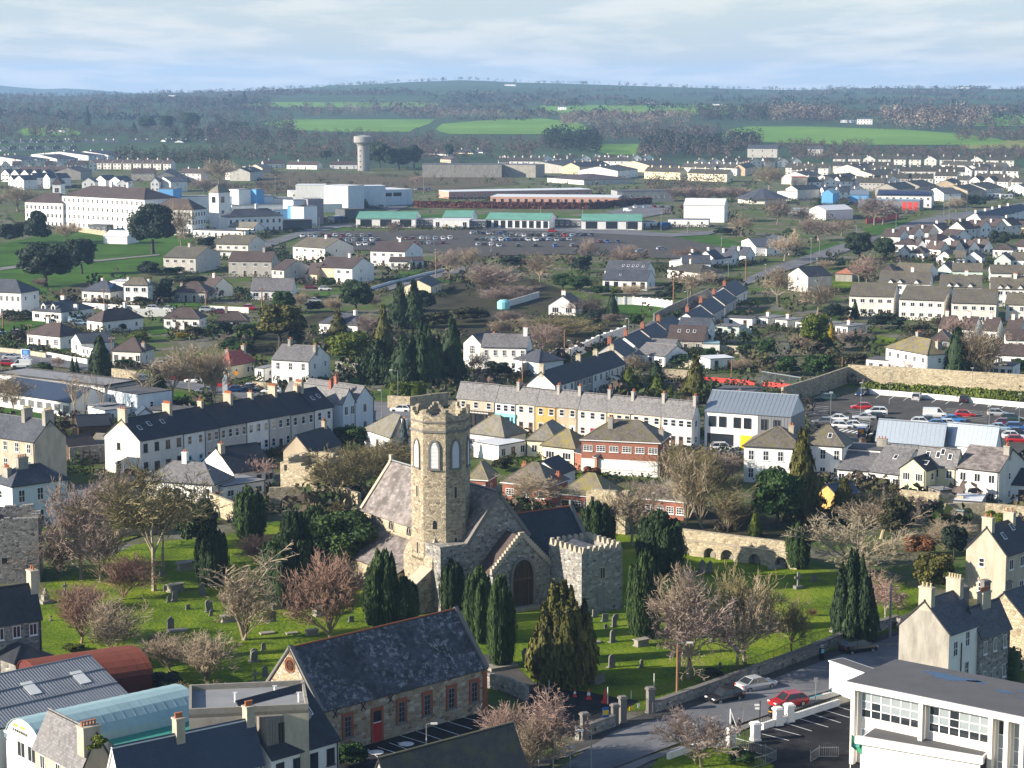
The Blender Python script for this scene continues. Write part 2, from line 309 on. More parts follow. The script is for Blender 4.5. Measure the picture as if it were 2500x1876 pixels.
def win_mesh(w,h,style='s',fr='frame',gl='glass'):
 k=(round(w,1),round(h,1),style,fr,gl)
 if k in WIN:return WIN[k]
 w,h=k[0],k[1];m=MB();t=.07
 m.box(-w/2,-.05,0,w/2,.02,t);m.box(-w/2,-.05,h-t,w/2,.02,h);m.box(-w/2,-.05,t,-w/2+t,.02,h-t);m.box(w/2-t,-.05,t,w/2,.02,h-t)
 nx,nz={'s':(1,2),'c':(2,1),'p':(3,1),'d':(1,1),'g':(3,3),'b':(2,2),'t':(2,4),'w':(5,1),'n':(1,1)}[style]
 for i in range(1,nx):x=-w/2+w*i/nx;m.box(x-.03,-.045,t,x+.03,.015,h-t)
 for i in range(1,nz):z=h*i/nz;m.box(-w/2+t,-.044,z-.03,w/2-t,.014,z+.03)
 if style!='n':m.box(-w/2-.08,-.14,-.09,w/2+.08,.01,-.002)
 g=[(-w/2+t/2,-.018,t/2),(w/2-t/2,-.018,t/2),(w/2-t/2,-.018,h-t/2),(-w/2+t/2,-.018,h-t/2)];m.face(g,1)
 WIN[k]=m.mesh('window',[fr,gl]);return WIN[k]
def door_mesh(w,h,mat,fr='frame'):
 k=('door',round(w,1),round(h,1),mat,fr)
 if k in WIN:return WIN[k]
 m=MB();m.box(-w/2-.08,-.06,0,-w/2,.02,h);m.box(w/2,-.06,0,w/2+.08,.02,h);m.box(-w/2-.08,-.061,h,w/2+.08,.02,h+.1)
 m.box(-w/2,-.03,0,w/2,.02,h,1);m.face([(-w/4,-.034,h*.62),(w/4,-.034,h*.62),(w/4,-.034,h*.9),(-w/4,-.034,h*.9)],2)
 WIN[k]=m.mesh('door',[fr,mat,'glass']);return WIN[k]
def put(root,me,name,side,x,z,W,d,y=0.):
 if side=='f':loc,rz=(x,-y,z),0
 elif side=='r':loc,rz=(W+y,x,z),math.pi/2
 elif side=='l':loc,rz=(-y,d-x,z),-math.pi/2
 else:loc,rz=(W-x,d+y,z),math.pi
 return obj(name,me,root,loc,rz)
def chimney(root,x,y,z0,w,d,z1,wall='cement',pots=2,pot='pot',near=False):
 m=MB();m.box(x-w/2,y-d/2,z0,x+w/2,y+d/2,z1-.18);m.box(x-w/2-.06,y-d/2-.06,z1-.18,x+w/2+.06,y+d/2+.06,z1)
 if not near:
  for i in range(pots):
   f=(i+.5)/pots-.5;px,py=(x+f*(w-.1),y)if w>=d else(x,y+f*(d-.1));m.tube([(px,py,z1),(px,py,z1+.38)],[.13,.1],6,1)
 o=m.build('chimney',[wall,pot],root)
 if near:
  k=('pot',pot)
  if k not in WIN:q=MB();q.lathe([(.13,0),(.12,.05),(.10,.08),(.095,.34),(.125,.36),(.125,.42),(.07,.42)],8);WIN[k]=q.mesh('chimney_pot',pot)
  for i in range(pots):
   f=(i+.5)/pots-.5;px,py=(x+f*(w-.1),y)if w>=d else(x,y+f*(d-.1));obj('chimney_pot',WIN[k],o,(px,py,z1))
 return o
def roof_mesh(W,d,h,rise,kind,oh=.3,ov=.12,t=.14):
 m=MB();e=rise/(d/2)*oh if kind!='x' else rise/(W/2)*oh
 if kind=='g':
  for y0,y1 in((-oh,d/2),(d+oh,d/2)):m.slab([(-ov,y0,h-e+t),(W+ov,y0,h-e+t),(W+ov,y1,h+rise+t),(-ov,y1,h+rise+t)],t,0,1)
  m.tube([(-ov,d/2,h+rise+t),(W+ov,d/2,h+rise+t)],.1,5,2)
 elif kind=='x':
  for x0,x1 in((-oh,W/2),(W+oh,W/2)):m.slab([(x0,-ov,h-e+t),(x0,d+ov,h-e+t),(x1,d+ov,h+rise+t),(x1,-ov,h+rise+t)],t,0,1)
  m.tube([(W/2,-ov,h+rise+t),(W/2,d+ov,h+rise+t)],.1,5,2)
 elif kind=='m':
  e=rise/d*oh;m.slab([(-ov,-oh,h-e+t),(W+ov,-oh,h-e+t),(W+ov,d+.1,h+rise+t),(-ov,d+.1,h+rise+t)],t,0,1)
 elif kind in('h','hl','hr'):
  z0=h-.02;z1=h+rise;a=(-oh,-oh);b=(W+oh,-oh);c=(W+oh,d+oh);q=(-oh,d+oh)
  if W>=d:r0=(d/2 if kind!='hr' else-oh,d/2);r1=(W-d/2 if kind!='hl' else W+oh,d/2)
  else:r0=(W/2,W/2);r1=(W/2,d-W/2)
  A,B,C,D=[(*p,z0+t)for p in(a,b,c,q)];E,Fp=(*r0,z1),(*r1,z1)
  if W>=d:fs=[[A,B,Fp,E],[B,C,Fp],[C,D,E,Fp],[D,A,E]]
  else:fs=[[A,B,E],[B,C,Fp,E],[C,D,Fp],[D,A,E,Fp]]
  for f in fs:m.face(f)
  for p,r in((a,b),(b,c),(c,q),(q,a)):m.face([(*p,z0),(*r,z0),(*r,z0+t),(*p,z0+t)],1)
  m.face([(*p,z0)for p in(q,c,b,a)],1)
  for p,r in((A,E),(B,Fp if W>=d else E),(C,Fp),(D,E if W>=d else Fp),(E,Fp)):m.tube([p,r],.08,4,2)
 elif kind=='f':
  m.box(-.1,-.1,h,W+.1,d+.1,h+.12,1);m.box(.05,.05,h+.12,W-.05,d-.05,h+.15,0)
 elif kind=='p':
  p=rise
  for x0,y0,x1,y1 in((0,0,W,.25),(0,d-.25,W,d),(0,.25,.25,d-.25),(W-.25,.25,W,d-.25)):m.box(x0,y0,h-.3,x1,y1,h+p,1)
  m.box(.25,.25,h-.2,W-.25,d-.25,h+.03,0)
 return m
def wall_mesh(W,d,h,rise,kind,zb=0):
 m=MB();m.box(0,0,zb,W,d,h,0,False)
 if kind=='g' or kind in('hl','hr'):
  if kind!='hl':m.face([(0,d,h),(0,0,h),(0,d/2,h+rise)])
  if kind!='hr':m.face([(W,0,h),(W,d,h),(W,d/2,h+rise)])
 elif kind=='x':m.face([(0,0,h),(W,0,h),(W/2,0,h+rise)]);m.face([(W,d,h),(0,d,h),(W/2,d,h+rise)])
 elif kind=='m':m.face([(0,d,h),(0,0,h),(0,d,h+rise)]);m.face([(W,0,h),(W,d,h),(W,d,h+rise)]);m.face([(W,d,h),(0,d,h),(0,d,h+rise),(W,d,h+rise)])
 return m
def roof_z(kind,x,y,W,d,h,rise):
 if kind=='g':return h+rise*(1-abs(y-d/2)/(d/2))
 if kind=='x':return h+rise*(1-abs(x-W/2)/(W/2))
 if kind in('h','hl','hr'):
  q=min(W,d)/2;t=min(y,d-y)/q
  if kind!='hr':t=min(t,x/q)
  if kind!='hl':t=min(t,(W-x)/q)
  return h+rise*max(0,min(1,t))
 return h
def house(name,label,A,B,h,d,rise,kind='g',wall='white',rm='slate',n=None,st=2,ch=(),door='wood',fr='frame',cat='house',group=None,sky=(),fascia='gutter',ws=(1.0,1.3),sty='c',doorf=.5,side=True,px=False,chwall=None,pot='pot',front=True,ridge=None,zb=0.,pots=2,chh=1.3,pts=None,oh=.3,sn=1):
 if pts:a,b=Vector(pts[0]),Vector(pts[1])
 else:a,b=(G(*A,h),G(*B,h))if px else(G(*P(A),h),G(*P(B),h))
 v=b-a;W=math.hypot(v.x,v.y);ang=math.atan2(v.y,v.x);dist=math.hypot(a.x,a.y);near=dist<480
 root=thing(name,label,cat,(a.x,a.y,0),ang,group)
 wall_mesh(W,d,h,rise,kind,zb).build('wall',wall,root)
 roof_mesh(W,d,h,rise,kind,oh).build('roof',[rm,fascia,ridge or rm],root)
 for c in ch:
  fx,fy=c[0],c[1];x,y=fx*W,fy*d;cw,cd=(c[2],c[3])if len(c)>3 else(.6,1.1)
  if kind=='x' or(kind=='h' and d>W):cw,cd=(cd,cw)if len(c)<=3 else(cw,cd)
  z=roof_z(kind,x,y,W,d,h,rise)
  if fx<=.02:x=cw/2-.02
  if fx>=.98:x=W-cw/2+.02
  chimney(root,x,y,max(h-.5,z-1.0),cw,cd,z+(c[4]if len(c)>4 else chh),chwall or wall,c[5]if len(c)>5 else pots,pot,near)
 nn=Vector((math.sin(ang),-math.cos(ang)));cv=lambda lx,ly:Vector((-(a.x+lx*math.cos(ang)-ly*math.sin(ang)),-(a.y+lx*math.sin(ang)+ly*math.cos(ang))))
 fh=(h-zb)/st;ww,wh=ws
 if front:
  k=n or max(1,round(W/3.2))
  for s in range(st):
   z=zb+fh*s+(fh-wh)*.52+.1
   for i in range(k):
    x=W*(i+.5)/k
    if s==0 and door and abs((i+.5)/k-doorf)<.5/k+1e-6:put(root,door_mesh(.95,2.05,door,fr),'door','f',x,zb+.02,W,d)
    else:put(root,win_mesh(ww,wh,sty,fr),'window','f',x,z,W,d)
 if side:
  for sd,nx in(('r',1),('l',-1)):
   nrm=Vector((math.cos(ang)*nx,math.sin(ang)*nx));mid=cv(W if nx>0 else 0,d/2)
   if nrm.dot(mid)>0:
    for s in range(st):
     for i in range(sn):put(root,win_mesh(.8,1.1,'s',fr),'window',sd,d*(i+.5)/sn*(.8 if sn==1 else 1),zb+fh*s+(fh-1.1)*.55,W,d)
 for fx,fy in sky:
  x=fx*W;y=fy*d/2;sl=math.atan2(rise,d/2);m=MB();m.box(-.35,-.5,.0,.35,.5,.07);m.box(-.27,-.42,.07,.27,.42,.085,1)
  o=m.build('skylight',['frame','glass'],root);o.location=(x,y,h+rise*y/(d/2)+.16);o.rotation_euler=(sl,0,0)
 if near and front and dist>0:
  m=MB();m.box(W-.22,-.09,zb,W-.12,-.005,h-.05);m.build('drainpipe',fascia if fascia!='frame' else 'gutter',root)
 root['W']=W;FOOT.append((a.x,a.y,ang,W,d));return root
FOOT=[];PAVED=[]
def quads(c,u,v,tone,name,mat,extra=None):
 n=len(c)
 if name=='crown':
  k=np.array([.5/np.percentile(np.hypot(c[:,0],c[:,1]),98)]*2+[1/np.percentile(c[:,2],99.5)]);c=c*k;extra=([tuple(np.array(q)*k)for q in extra[0]],extra[1])if extra else None
 V=np.empty((n,4,3));V[:,0]=c-u-v;V[:,1]=c+u-v*.7;V[:,2]=c+u*.5+v;V[:,3]=c-u*.6+v*.9
 V=V.reshape(-1,3);me=bpy.data.meshes.new(name);nv=len(V);fv=np.arange(nv)
 ev,ef=extra if extra else([],[])
 allv=np.concatenate([V,np.array(ev).reshape(-1,3)])if len(ev)else V
 me.vertices.add(len(allv));me.vertices.foreach_set('co',allv.astype(np.float32).ravel())
 loops=list(fv);starts=list(range(0,nv,4));tot=[4]*n
 for f in ef:starts.append(len(loops));tot.append(len(f));loops+=[nv+i for i in f]
 me.loops.add(len(loops));me.loops.foreach_set('vertex_index',np.array(loops,dtype=np.int32))
 me.polygons.add(len(starts));me.polygons.foreach_set('loop_start',np.array(starts,dtype=np.int32));me.polygons.foreach_set('loop_total',np.array(tot,dtype=np.int32))
 me.update(calc_edges=True);me.validate()
 at=me.attributes.new('tone','FLOAT','FACE');tt=np.concatenate([tone,np.full(len(ef),.12)])if len(ef)else tone
 at.data.foreach_set('value',tt.astype(np.float32));me.materials.append(MATS[mat]);return me
def unit(a):return a/np.maximum(np.linalg.norm(a,axis=1,keepdims=True),1e-9)
def leaf_frames(rg,nrm,w,l,up=.5,jit=.6):
 n=len(nrm);nn=unit(nrm+rg.normal(0,jit,(n,3)));z=np.tile(np.array([0,0,1.]),(n,1))*up+rg.normal(0,1-up,(n,3))*.7
 v=unit(z-nn*np.sum(z*nn,axis=1,keepdims=True));u=np.cross(nn,v);s=rg.uniform(.6,1.25,(n,1));return u*w*s,v*l*s
def sphere_core(c,r,zs=1.,seed=0):
 vs,fs=[],[];rr=random.Random(seed);N,M=8,5
 for i in range(M+1):
  th=math.pi*i/M
  for k in range(N):q=r*rr.uniform(.85,1.);vs.append((c[0]+q*math.sin(th)*math.cos(2*math.pi*k/N),c[1]+q*math.sin(th)*math.sin(2*math.pi*k/N),c[2]+zs*q*math.cos(th)))
 for i in range(M):
  for k in range(N):fs.append([i*N+k,(i+1)*N+k,(i+1)*N+(k+1)%N,i*N+(k+1)%N])
 return vs,fs
def merge_cores(cs):
 V,Fc=[],[]
 for v,f in cs:o=len(V);V+=v;Fc+=[[i+o for i in q]for q in f]
 return V,Fc
def crown_round(seed,mat,n=7000,blobs=34,leaf=.028,flat=.8,top=1.,bot=.12,spread=.36):
 rg=np.random.default_rng(seed);cs,cores,rs=[],[],[]
 for i in range(blobs):
  d=unit(rg.normal(0,1,(1,3)))[0];q=rg.uniform(.45,1.);r=rg.uniform(.11,.2)
  z0=(top+bot)/2;hz=(top-bot)/2-.1
  c=np.array([d[0]*q*spread,d[1]*q*spread,z0+d[2]*q*hz]);cs.append(c);rs.append(r);cores.append(sphere_core(c,r*.82,flat,seed+i))
 idx=rg.integers(0,blobs,n);d=unit(rg.normal(0,1,(n,3)));d[:,2]=np.where(d[:,2]<-.4,-d[:,2],d[:,2])
 rr=np.array(rs)[idx][:,None]*rg.uniform(.78,1.1,(n,1));c=np.array(cs)[idx]+d*rr*np.array([1,1,flat])
 u,v=leaf_frames(rg,d,leaf,leaf*1.1,.3,.7);tone=np.clip(rg.uniform(.05,.75,n)+rg.uniform(-.2,.35,blobs)[idx],0,1)
 return quads(c,u,v,tone,'crown',mat,merge_cores(cores))
def crown_column(seed,mat,n=12000,lobes=26,leaf=(.013,.03),taper=.55,hl=.9,rr=(.12,.17)):
 rg=np.random.default_rng(seed);C,NR,T=[],[],[];cores=[]
 spec=[]
 for i in range(lobes):
  a=2*math.pi*i/lobes*1.0+rg.uniform(-.2,.2);q=rg.uniform(.16,.27)if i%3 else rg.uniform(0,.12)
  spec.append((q*math.cos(a),q*math.sin(a),rg.uniform(*rr),rg.uniform(.01,.06),rg.uniform(hl,1.)-2.4*q*q if q>.15 else rg.uniform(.93,1.),rg.uniform(-.25,.25)))
 per=n//lobes
 for x,y,r,z0,z1,tn in spec:
  t=rg.uniform(0,1,per)**.85;a=rg.uniform(0,2*math.pi,per)
  pr=r*np.minimum(1,1.5*(1-t)**taper)*np.minimum(1,.55+1.8*t)*rg.uniform(.8,1.14,per)
  lean=1+.18*t;nx,ny=np.cos(a),np.sin(a)
  C.append(np.stack([x*lean+nx*pr,y*lean+ny*pr,z0+(z1-z0)*t],1));NR.append(np.stack([nx,ny,.15+.9*(t>.93)],1));T.append(np.clip(rg.uniform(0,.8,per)+tn,0,1))
  vs,fs=[],[];N=7
  for k in range(7):
   tt=k/6;q=r*.8*max(.03,min(1,1.5*(1-tt)**taper)*min(1,.55+1.8*tt));ln=1+.18*tt
   vs+=[(x*ln+q*math.cos(2*math.pi*j/N),y*ln+q*math.sin(2*math.pi*j/N),z0+(z1-z0)*.97*tt)for j in range(N)]
  for k in range(6):
   for j in range(N):fs.append([k*N+j,k*N+(j+1)%N,(k+1)*N+(j+1)%N,(k+1)*N+j])
  cores.append((vs,fs))
 c=np.concatenate(C);nr=np.concatenate(NR);u,v=leaf_frames(rg,nr,leaf[0],leaf[1],.85,.45)
 return quads(c,u,v,np.concatenate(T),'crown',mat,merge_cores(cores))
def crown_cone(seed,mat,n=7000,power=.8,droop=.5,leaf=(.018,.045),base=.05,ragged=.3,layers=26,belly=1.):
 rg=np.random.default_rng(seed);C,NR,T=[],[],[];br=[]
 for i in range(layers):
  t=(i+rg.uniform(0,.8))/layers;R0=.5*(1-t)**power*(belly if t>.25 else belly*(.55+1.8*t))
  for k in range(max(4,int(13*(1-t*.7)))):
   br.append((t,rg.uniform(0,2*math.pi),max(.035,R0*rg.uniform(1-ragged,1.08)),rg.uniform(-.2,.25)))
 per=max(4,n//len(br))
 for t,a,L,tn in br:
  s=rg.uniform(.25,1,per)**.7;wz=rg.normal(0,.022,per)*(1.2-s);wd=rg.normal(0,.045,per)*(1-.4*s)
  z=base+(1-base)*t-droop*L*s**1.6*.55+wz+.012*(t>.9)
  C.append(np.stack([math.cos(a)*L*s-math.sin(a)*wd,math.sin(a)*L*s+math.cos(a)*wd,np.maximum(z,.015)],1))
  NR.append(np.tile(np.array([math.cos(a),math.sin(a),.55]),(per,1)));T.append(np.clip(rg.uniform(.0,.6,per)+.3*(s-.5)+tn,0,1))
 vs,fs=[],[];N=9
 for k in range(7):
  tt=k/6;q=.36*(1-tt)**power*(belly if tt>.25 else belly*(.55+1.8*tt))+.004;vs+=[(q*math.cos(2*math.pi*j/N),q*math.sin(2*math.pi*j/N),base+(1-base)*tt*.93)for j in range(N)]
 for k in range(6):
  for j in range(N):fs.append([k*N+j,k*N+(j+1)%N,(k+1)*N+(j+1)%N,(k+1)*N+j])
 c=np.concatenate(C);nr=np.concatenate(NR);u,v=leaf_frames(rg,nr,leaf[0],leaf[1],.7,.5);return quads(c,u,v,np.concatenate(T),'crown',mat,(vs,fs))
def limbs(seed,kind):
 rr=random.Random(seed);T,W=[],[]
 S=dict(spread=dict(th=.22,r=.026,n1=7,a1=(22,60),l1=.42,lv=5,ks=(6,5,4,3),up=.08,sh=.62),vase=dict(th=.10,r=.024,n1=13,a1=(6,46),l1=.46,lv=5,ks=(5,4,4,4),up=.20,sh=.62),birch=dict(th=.40,r=.016,n1=9,a1=(15,45),l1=.36,lv=5,ks=(5,5,3,3),up=-.03,sh=.6,lead=1),shrub=dict(th=.03,r=.012,n1=18,a1=(3,34),l1=.58,lv=4,ks=(8,6,3),up=.2,sh=.52),ball=dict(th=.20,r=.026,n1=8,a1=(10,66),l1=.42,lv=5,ks=(6,5,4,3),up=.10,sh=.6),tall=dict(th=.36,r=.020,n1=7,a1=(16,42),l1=.40,lv=5,ks=(6,5,4,3),up=.14,sh=.6,lead=1),pollard=dict(th=.30,r=.030,n1=5,a1=(4,18),l1=.48,lv=4,ks=(9,6,4),up=.2,sh=.26),poplar=dict(th=.05,r=.015,n1=12,a1=(2,17),l1=.74,lv=4,ks=(12,5,4),up=.28,sh=.34),twoway=dict(th=.40,r=.022,n1=4,a1=(14,38),l1=.36,lv=5,ks=(6,5,4,4),up=.10,sh=.64))[kind]
 def tube(lst,pts,r0,r1,n):
  lst.append((pts,[r0+(r1-r0)*i/(len(pts)-1)for i in range(len(pts))],n))
 def grow(p,d,L,r,lv):
  ns=3 if lv<=1 else 2;pts=[p];q=p.copy();dd=d.copy()
  for i in range(ns):
   dd=(dd+Vector((rr.gauss(0,.13),rr.gauss(0,.13),S['up']*.5+rr.gauss(0,.06)))).normalized();q=q+dd*(L/ns);pts.append(q.copy())
  tube(T if lv<=1 else W,pts,r,max(.0026,r*.45),5 if lv<=1 else 3)
  if lv>=S['lv']:return
  k=S['ks'][lv-1]
  for i in range(k):
   f=(i+rr.uniform(.3,1.))/k;f=.25+.75*min(1,f);j=min(ns-1,int(f*ns));b=pts[j].lerp(pts[j+1],f*ns-j)
   ax=dd.orthogonal().normalized();ax.rotate(Matrix.Rotation(rr.uniform(0,6.283),3,dd));nd=dd.copy();nd.rotate(Matrix.Rotation(rad(rr.uniform(22,58)),3,ax))
   nd=(nd+Vector((0,0,S['up']))).normalized();grow(b,nd,L*S['sh']*rr.uniform(.75,1.15),max(.0028,r*.45),lv+1)
 top=Vector((rr.gauss(0,.02),rr.gauss(0,.02),S['th']));mid=Vector((top.x*.4,top.y*.4,S['th']*.5))
 T.append(([Vector((0,0,-.01)),Vector((0,0,.02)),mid,top],[S['r']*1.5,S['r']*1.15,S['r']*.95,S['r']*.85],7))
 if S.get('lead'):grow(top,Vector((0,0,1)),.52,S['r']*.8,1)
 for i in range(S['n1']):
  az=2*math.pi*i/S['n1']+rr.uniform(-.4,.4);an=rad(rr.uniform(*S['a1']));f=rr.uniform(.72,1.)if S['th']>.2 else 1
  grow(Vector((top.x*f,top.y*f,S['th']*f)),Vector((math.sin(an)*math.cos(az),math.sin(an)*math.sin(az),math.cos(an))),S['l1']*rr.uniform(.8,1.12),S['r']*rr.uniform(.42,.6),1)
 allp=np.array([tuple(p)for l,_,_ in T+W for p in l]);zt=allp[:,2].max();wx=np.percentile(np.hypot(allp[:,0],allp[:,1]),88)
 def mk(lst,nm):
  m=MB();tn=[]
  for pts,rs,n in lst:
   k0=len(m.f);m.tube([(p.x/(2*wx),p.y/(2*wx),p.z/zt)for p in pts],rs,n,0,False);tn+=[rr.random()]*(len(m.f)-k0)
  me=bpy.data.meshes.new(nm);me.from_pydata(m.v,[],m.f);at=me.attributes.new('tone','FLOAT','FACE');at.data.foreach_set('value',np.array(tn,dtype=np.float32));me.materials.append(MATS['twig']);me.update();return me
 return mk,T,W
PROTO={}
def stump(th=.16):
 k=('stump',th)
 if k not in PROTO:m=MB();m.tube([(0,0,-.01),(.005,0,th*.5),(0,.005,th)],[.05,.036,.03],7);PROTO[k]=m.mesh('trunk','twig')
 return PROTO[k]
def omat(o,mat):o.material_slots[0].link='OBJECT';o.material_slots[0].material=MATS[mat];return o
CROWN=dict(yew=lambda s,m:crown_column(s,m),conifer=lambda s,m:crown_cone(s,m),spruce=lambda s,m:crown_cone(s,m,power=1.,droop=.55,ragged=.45,layers=17,leaf=(.016,.05)),weep=lambda s,m:crown_column(s,m,n=12000,lobes=17,leaf=(.022,.045),taper=.85,hl=.66,rr=(.13,.18)),round=lambda s,m:crown_round(s,m),dense=lambda s,m:crown_round(s,m,n=9000,blobs=46,leaf=.02,flat=.75),bush=lambda s,m:crown_round(s,m,n=3600,blobs=18,leaf=.034,flat=.8,bot=.0,top=1.),cypress=lambda s,m:crown_cone(s,m,power=.5,droop=.9,leaf=(.016,.045),ragged=.22,layers=24,belly=.95,base=.01),gold=lambda s,m:crown_cone(s,m,power=.8,droop=.2,leaf=(.016,.05),ragged=.3,layers=18))
def tree(kind,b,top,wpx,label,mat=None,trunk='bark_dark',group=None,seed=None,name=None,cat='tree',px=False,wy=None):
 bx,by=b if px else P(b);ty=top if px else TY+top*TS;w=wpx if px else wpx*TS
 g=GT(bx,by);h=max(.6,hgt(bx,by,ty));W=w*mpp(g);var=(seed if seed is not None else R.randrange(3))
 bare=kind not in CROWN;var%=2;W*=1.4 if kind=='pollard' else 1.12 if bare else 1
 if bare:
  mat=mat or 'bark_tan';k=(kind,var)
  if k not in PROTO:mk,T,Wl=limbs({'spread':10,'vase':20,'birch':30,'shrub':40,'ball':50,'tall':60,'pollard':70,'poplar':80,'twoway':90}[kind]+var,kind);PROTO[k]=(mk(T,'trunk'),mk(Wl,'crown'))
  tm,cm=PROTO[k];trunk=trunk if trunk!='bark_dark' else mat
 else:
  mat=mat or 'conifer';k=(kind,var)
  if k not in PROTO:PROTO[k]=CROWN[kind](var*7+3,'twig')
  tm,cm=stump(.3 if kind in('round','dense','weep')else .12),PROTO[k]
 nm=name or{'yew':'yew_tree','conifer':'conifer_tree','spruce':'spruce_tree','weep':'weeping_conifer','round':'evergreen_tree','dense':'evergreen_oak','bush':'evergreen_bush','cypress':'cypress_tree','gold':'golden_conifer','birch':'birch_tree','shrub':'bare_shrub','poplar':'bare_poplar','pollard':'lopped_tree'}.get(kind,'bare_tree')
 if kind in('bush','shrub')and cat=='tree':cat='shrub'
 root=thing(nm,label,cat,(g.x,g.y,g.z),R.uniform(0,6.28),group or('evergreen trees and shrubs of the town' if not bare else 'bare winter trees and shrubs of the town'));root.scale=(W,wy*mpp(g)*TS if wy else W,h)
 if kind!='bush':omat(obj('trunk',tm,root),trunk)
 omat(obj('crown',cm,root),mat);return root
def hedge(label,pts,h,th,mat,px=False,name='hedge',cat='hedge',leaf=.16,dens=13,group=None,gap=0):
 P3=[G(*(p if px else P(p)))for p in pts];rg=np.random.default_rng(len(label)+int(abs(P3[0].x)*10));c0=P3[0].copy();C,N,cores=[],[],[]
 for a,b in zip(P3,P3[1:]):
  v=b-a;L=v.length;v.normalize();w=Vector((-v.y,v.x,0));k=int(max(40,min(5000,dens*L*(2*h+th))))
  s=rg.uniform(0,L,k);q=rg.uniform(0,2*h+th,k);side=np.where(q<h,-1,np.where(q<h+th,0,1));z=np.where(q<h,q,np.where(q<h+th,h,2*h+th-q));o=np.where(side==0,q-h-th/2,side*th/2)
  o=o+rg.normal(0,.08,k);z=np.maximum(.03,z+rg.normal(0,.09,k)+.12*np.sin(s*1.1))
  C.append(np.stack([a.x-c0.x+v.x*s+w.x*o,a.y-c0.y+v.y*s+w.y*o,z],1));N.append(np.stack([w.x*side,w.y*side,(side==0)+.25],1))
  t2=th*.42;cs=[(a.x-c0.x+w.x*t2*e-0,a.y-c0.y+w.y*t2*e)for e in(-1,1)];ce=[(b.x-c0.x+w.x*t2*e,b.y-c0.y+w.y*t2*e)for e in(-1,1)]
  vs=[(*cs[0],0),(*ce[0],0),(*ce[1],0),(*cs[1],0),(*cs[0],h*.92),(*ce[0],h*.92),(*ce[1],h*.92),(*cs[1],h*.92)];cores.append((vs,[[0,1,5,4],[1,2,6,5],[2,3,7,6],[3,0,4,7],[4,5,6,7]]))
 c=np.concatenate(C);nr=np.concatenate(N);u,v=leaf_frames(rg,nr,leaf,leaf,.3,.7)
 me=quads(c,u,v,rg.uniform(0,1,len(c)),name,mat,merge_cores(cores));o=obj(name,me,None,c0);return tag(o,label,cat,group or 'clipped hedges of the town')
CARM={}
def car_meshes(kind):
 if kind in CARM:return CARM[kind]
 L,Wd,H,hood,wsx,rfx0,rfx1,rear,belt={'hatch':(4.1,1.75,1.47,.86,1.05,1.75,3.35,3.95,.93),'suv':(4.4,1.84,1.64,.98,1.0,1.75,3.75,4.28,1.05),'saloon':(4.55,1.78,1.45,.86,1.2,1.95,3.2,3.95,.93),'van':(4.6,1.85,1.85,1.05,.75,1.45,4.45,4.55,1.1)}[kind]
 w=Wd/2;B=MB();x0=-L/2
 secs=[(0,w*.82,.34,.62),(.12,w*.93,.24,.72),(.55,w*.99,.22,hood*.93),(wsx,w,.22,hood),(L*.5,w,.22,belt),(L-.45,w,.24,belt+.03),(L-.1,w*.94,.28,belt-.02),(L,w*.86,.4,belt-.25)]
 rings=[]
 for x,hw,zb,zt in secs:
  zm=(zb+zt)/2+.05;rings.append([(x0+x,-hw*.9,zb),(x0+x,-hw,zm),(x0+x,-hw*.93,zt-.03),(x0+x,-hw*.8,zt),(x0+x,hw*.8,zt),(x0+x,hw*.93,zt-.03),(x0+x,hw,zm),(x0+x,hw*.9,zb)])
 for a,b in zip(rings,rings[1:]):
  for k in range(8):B.face([a[k],a[(k+1)%8],b[(k+1)%8],b[k]])
 B.face(list(reversed(rings[0])));B.face(rings[-1])
 rz=H;t=w*.74
 B.slab([(x0+rfx0,-t,rz),(x0+rfx1,-t,rz-.03),(x0+rfx1,t,rz-.03),(x0+rfx0,t,rz)],.06)
 g0=[(x0+wsx,-w*.9,hood-.02),(x0+rfx0-.02,-t,rz-.05)];g1=[(x0+rear,-w*.9,belt),(x0+rfx1+.02,-t,rz-.08)]
 for s in(-1,1):
  for(a,b)in((g0[0],g0[1]),(g1[0],g1[1])):B.tube([(a[0],a[1]*s,a[2]),(b[0],b[1]*s,b[2])],.045,4)
  xm=x0+(wsx+rear)/2+.15;B.tube([(xm,-w*.93*s,belt),(xm,-t*s,rz-.05)],.04,4)
 Gm=MB();a,b,c,d=g0[0],g0[1],g1[1],g1[0]
 mir=lambda p:(p[0],-p[1],p[2])
 Gm.face([a,d,c,b]);Gm.face([mir(a),mir(b),mir(c),mir(d)]);Gm.face([a,b,mir(b),mir(a)]);Gm.face([d,mir(d),mir(c),c])
 if kind=='van':B.box(x0+1.9,-w*.93,belt-.1,x0+L-.06,w*.93,rz-.01)
 Wm=MB();Wm.lathe([(.20,-.09),(.31,-.09),(.32,-.05),(.32,.05),(.31,.09),(.20,.09)],12)
 Wm.lathe([(.0,.0),(.20,.0),(.19,.095)],10,1);Wm.lathe([(.19,-.095),(.20,0),(0,0)],10,1)
 Hm=MB();Hm.box(-.08,-.2,-.07,.1,.2,.08);Tm=MB();Tm.box(-.06,-.14,-.13,.05,.14,.13)
 dm=dict(L=L,w=w,hood=hood,belt=belt,body=B.mesh('body','carpaint'),glass=Gm.mesh('windows','glass'),wheel=Wm.mesh('wheel',['tyre','alloy']),headlight=Hm.mesh('headlight','lamp'),taillight=Tm.mesh('taillight','taillamp'))
 F1=MB();F1.v+=B.v;F1.f+=[list(f)for f in B.f];F1.m+=[0]*len(B.f)
 o=len(F1.v);F1.v+=Gm.v;F1.f+=[[i+o for i in f]for f in Gm.f];F1.m+=[1]*len(Gm.f)
 for wx in(x0+.78,x0+L-.82):
  for s in(-1,1):F1.box(wx-.3,s*(w-.1)-.1,.02,wx+.3,s*(w-.1)+.105,.6,2)
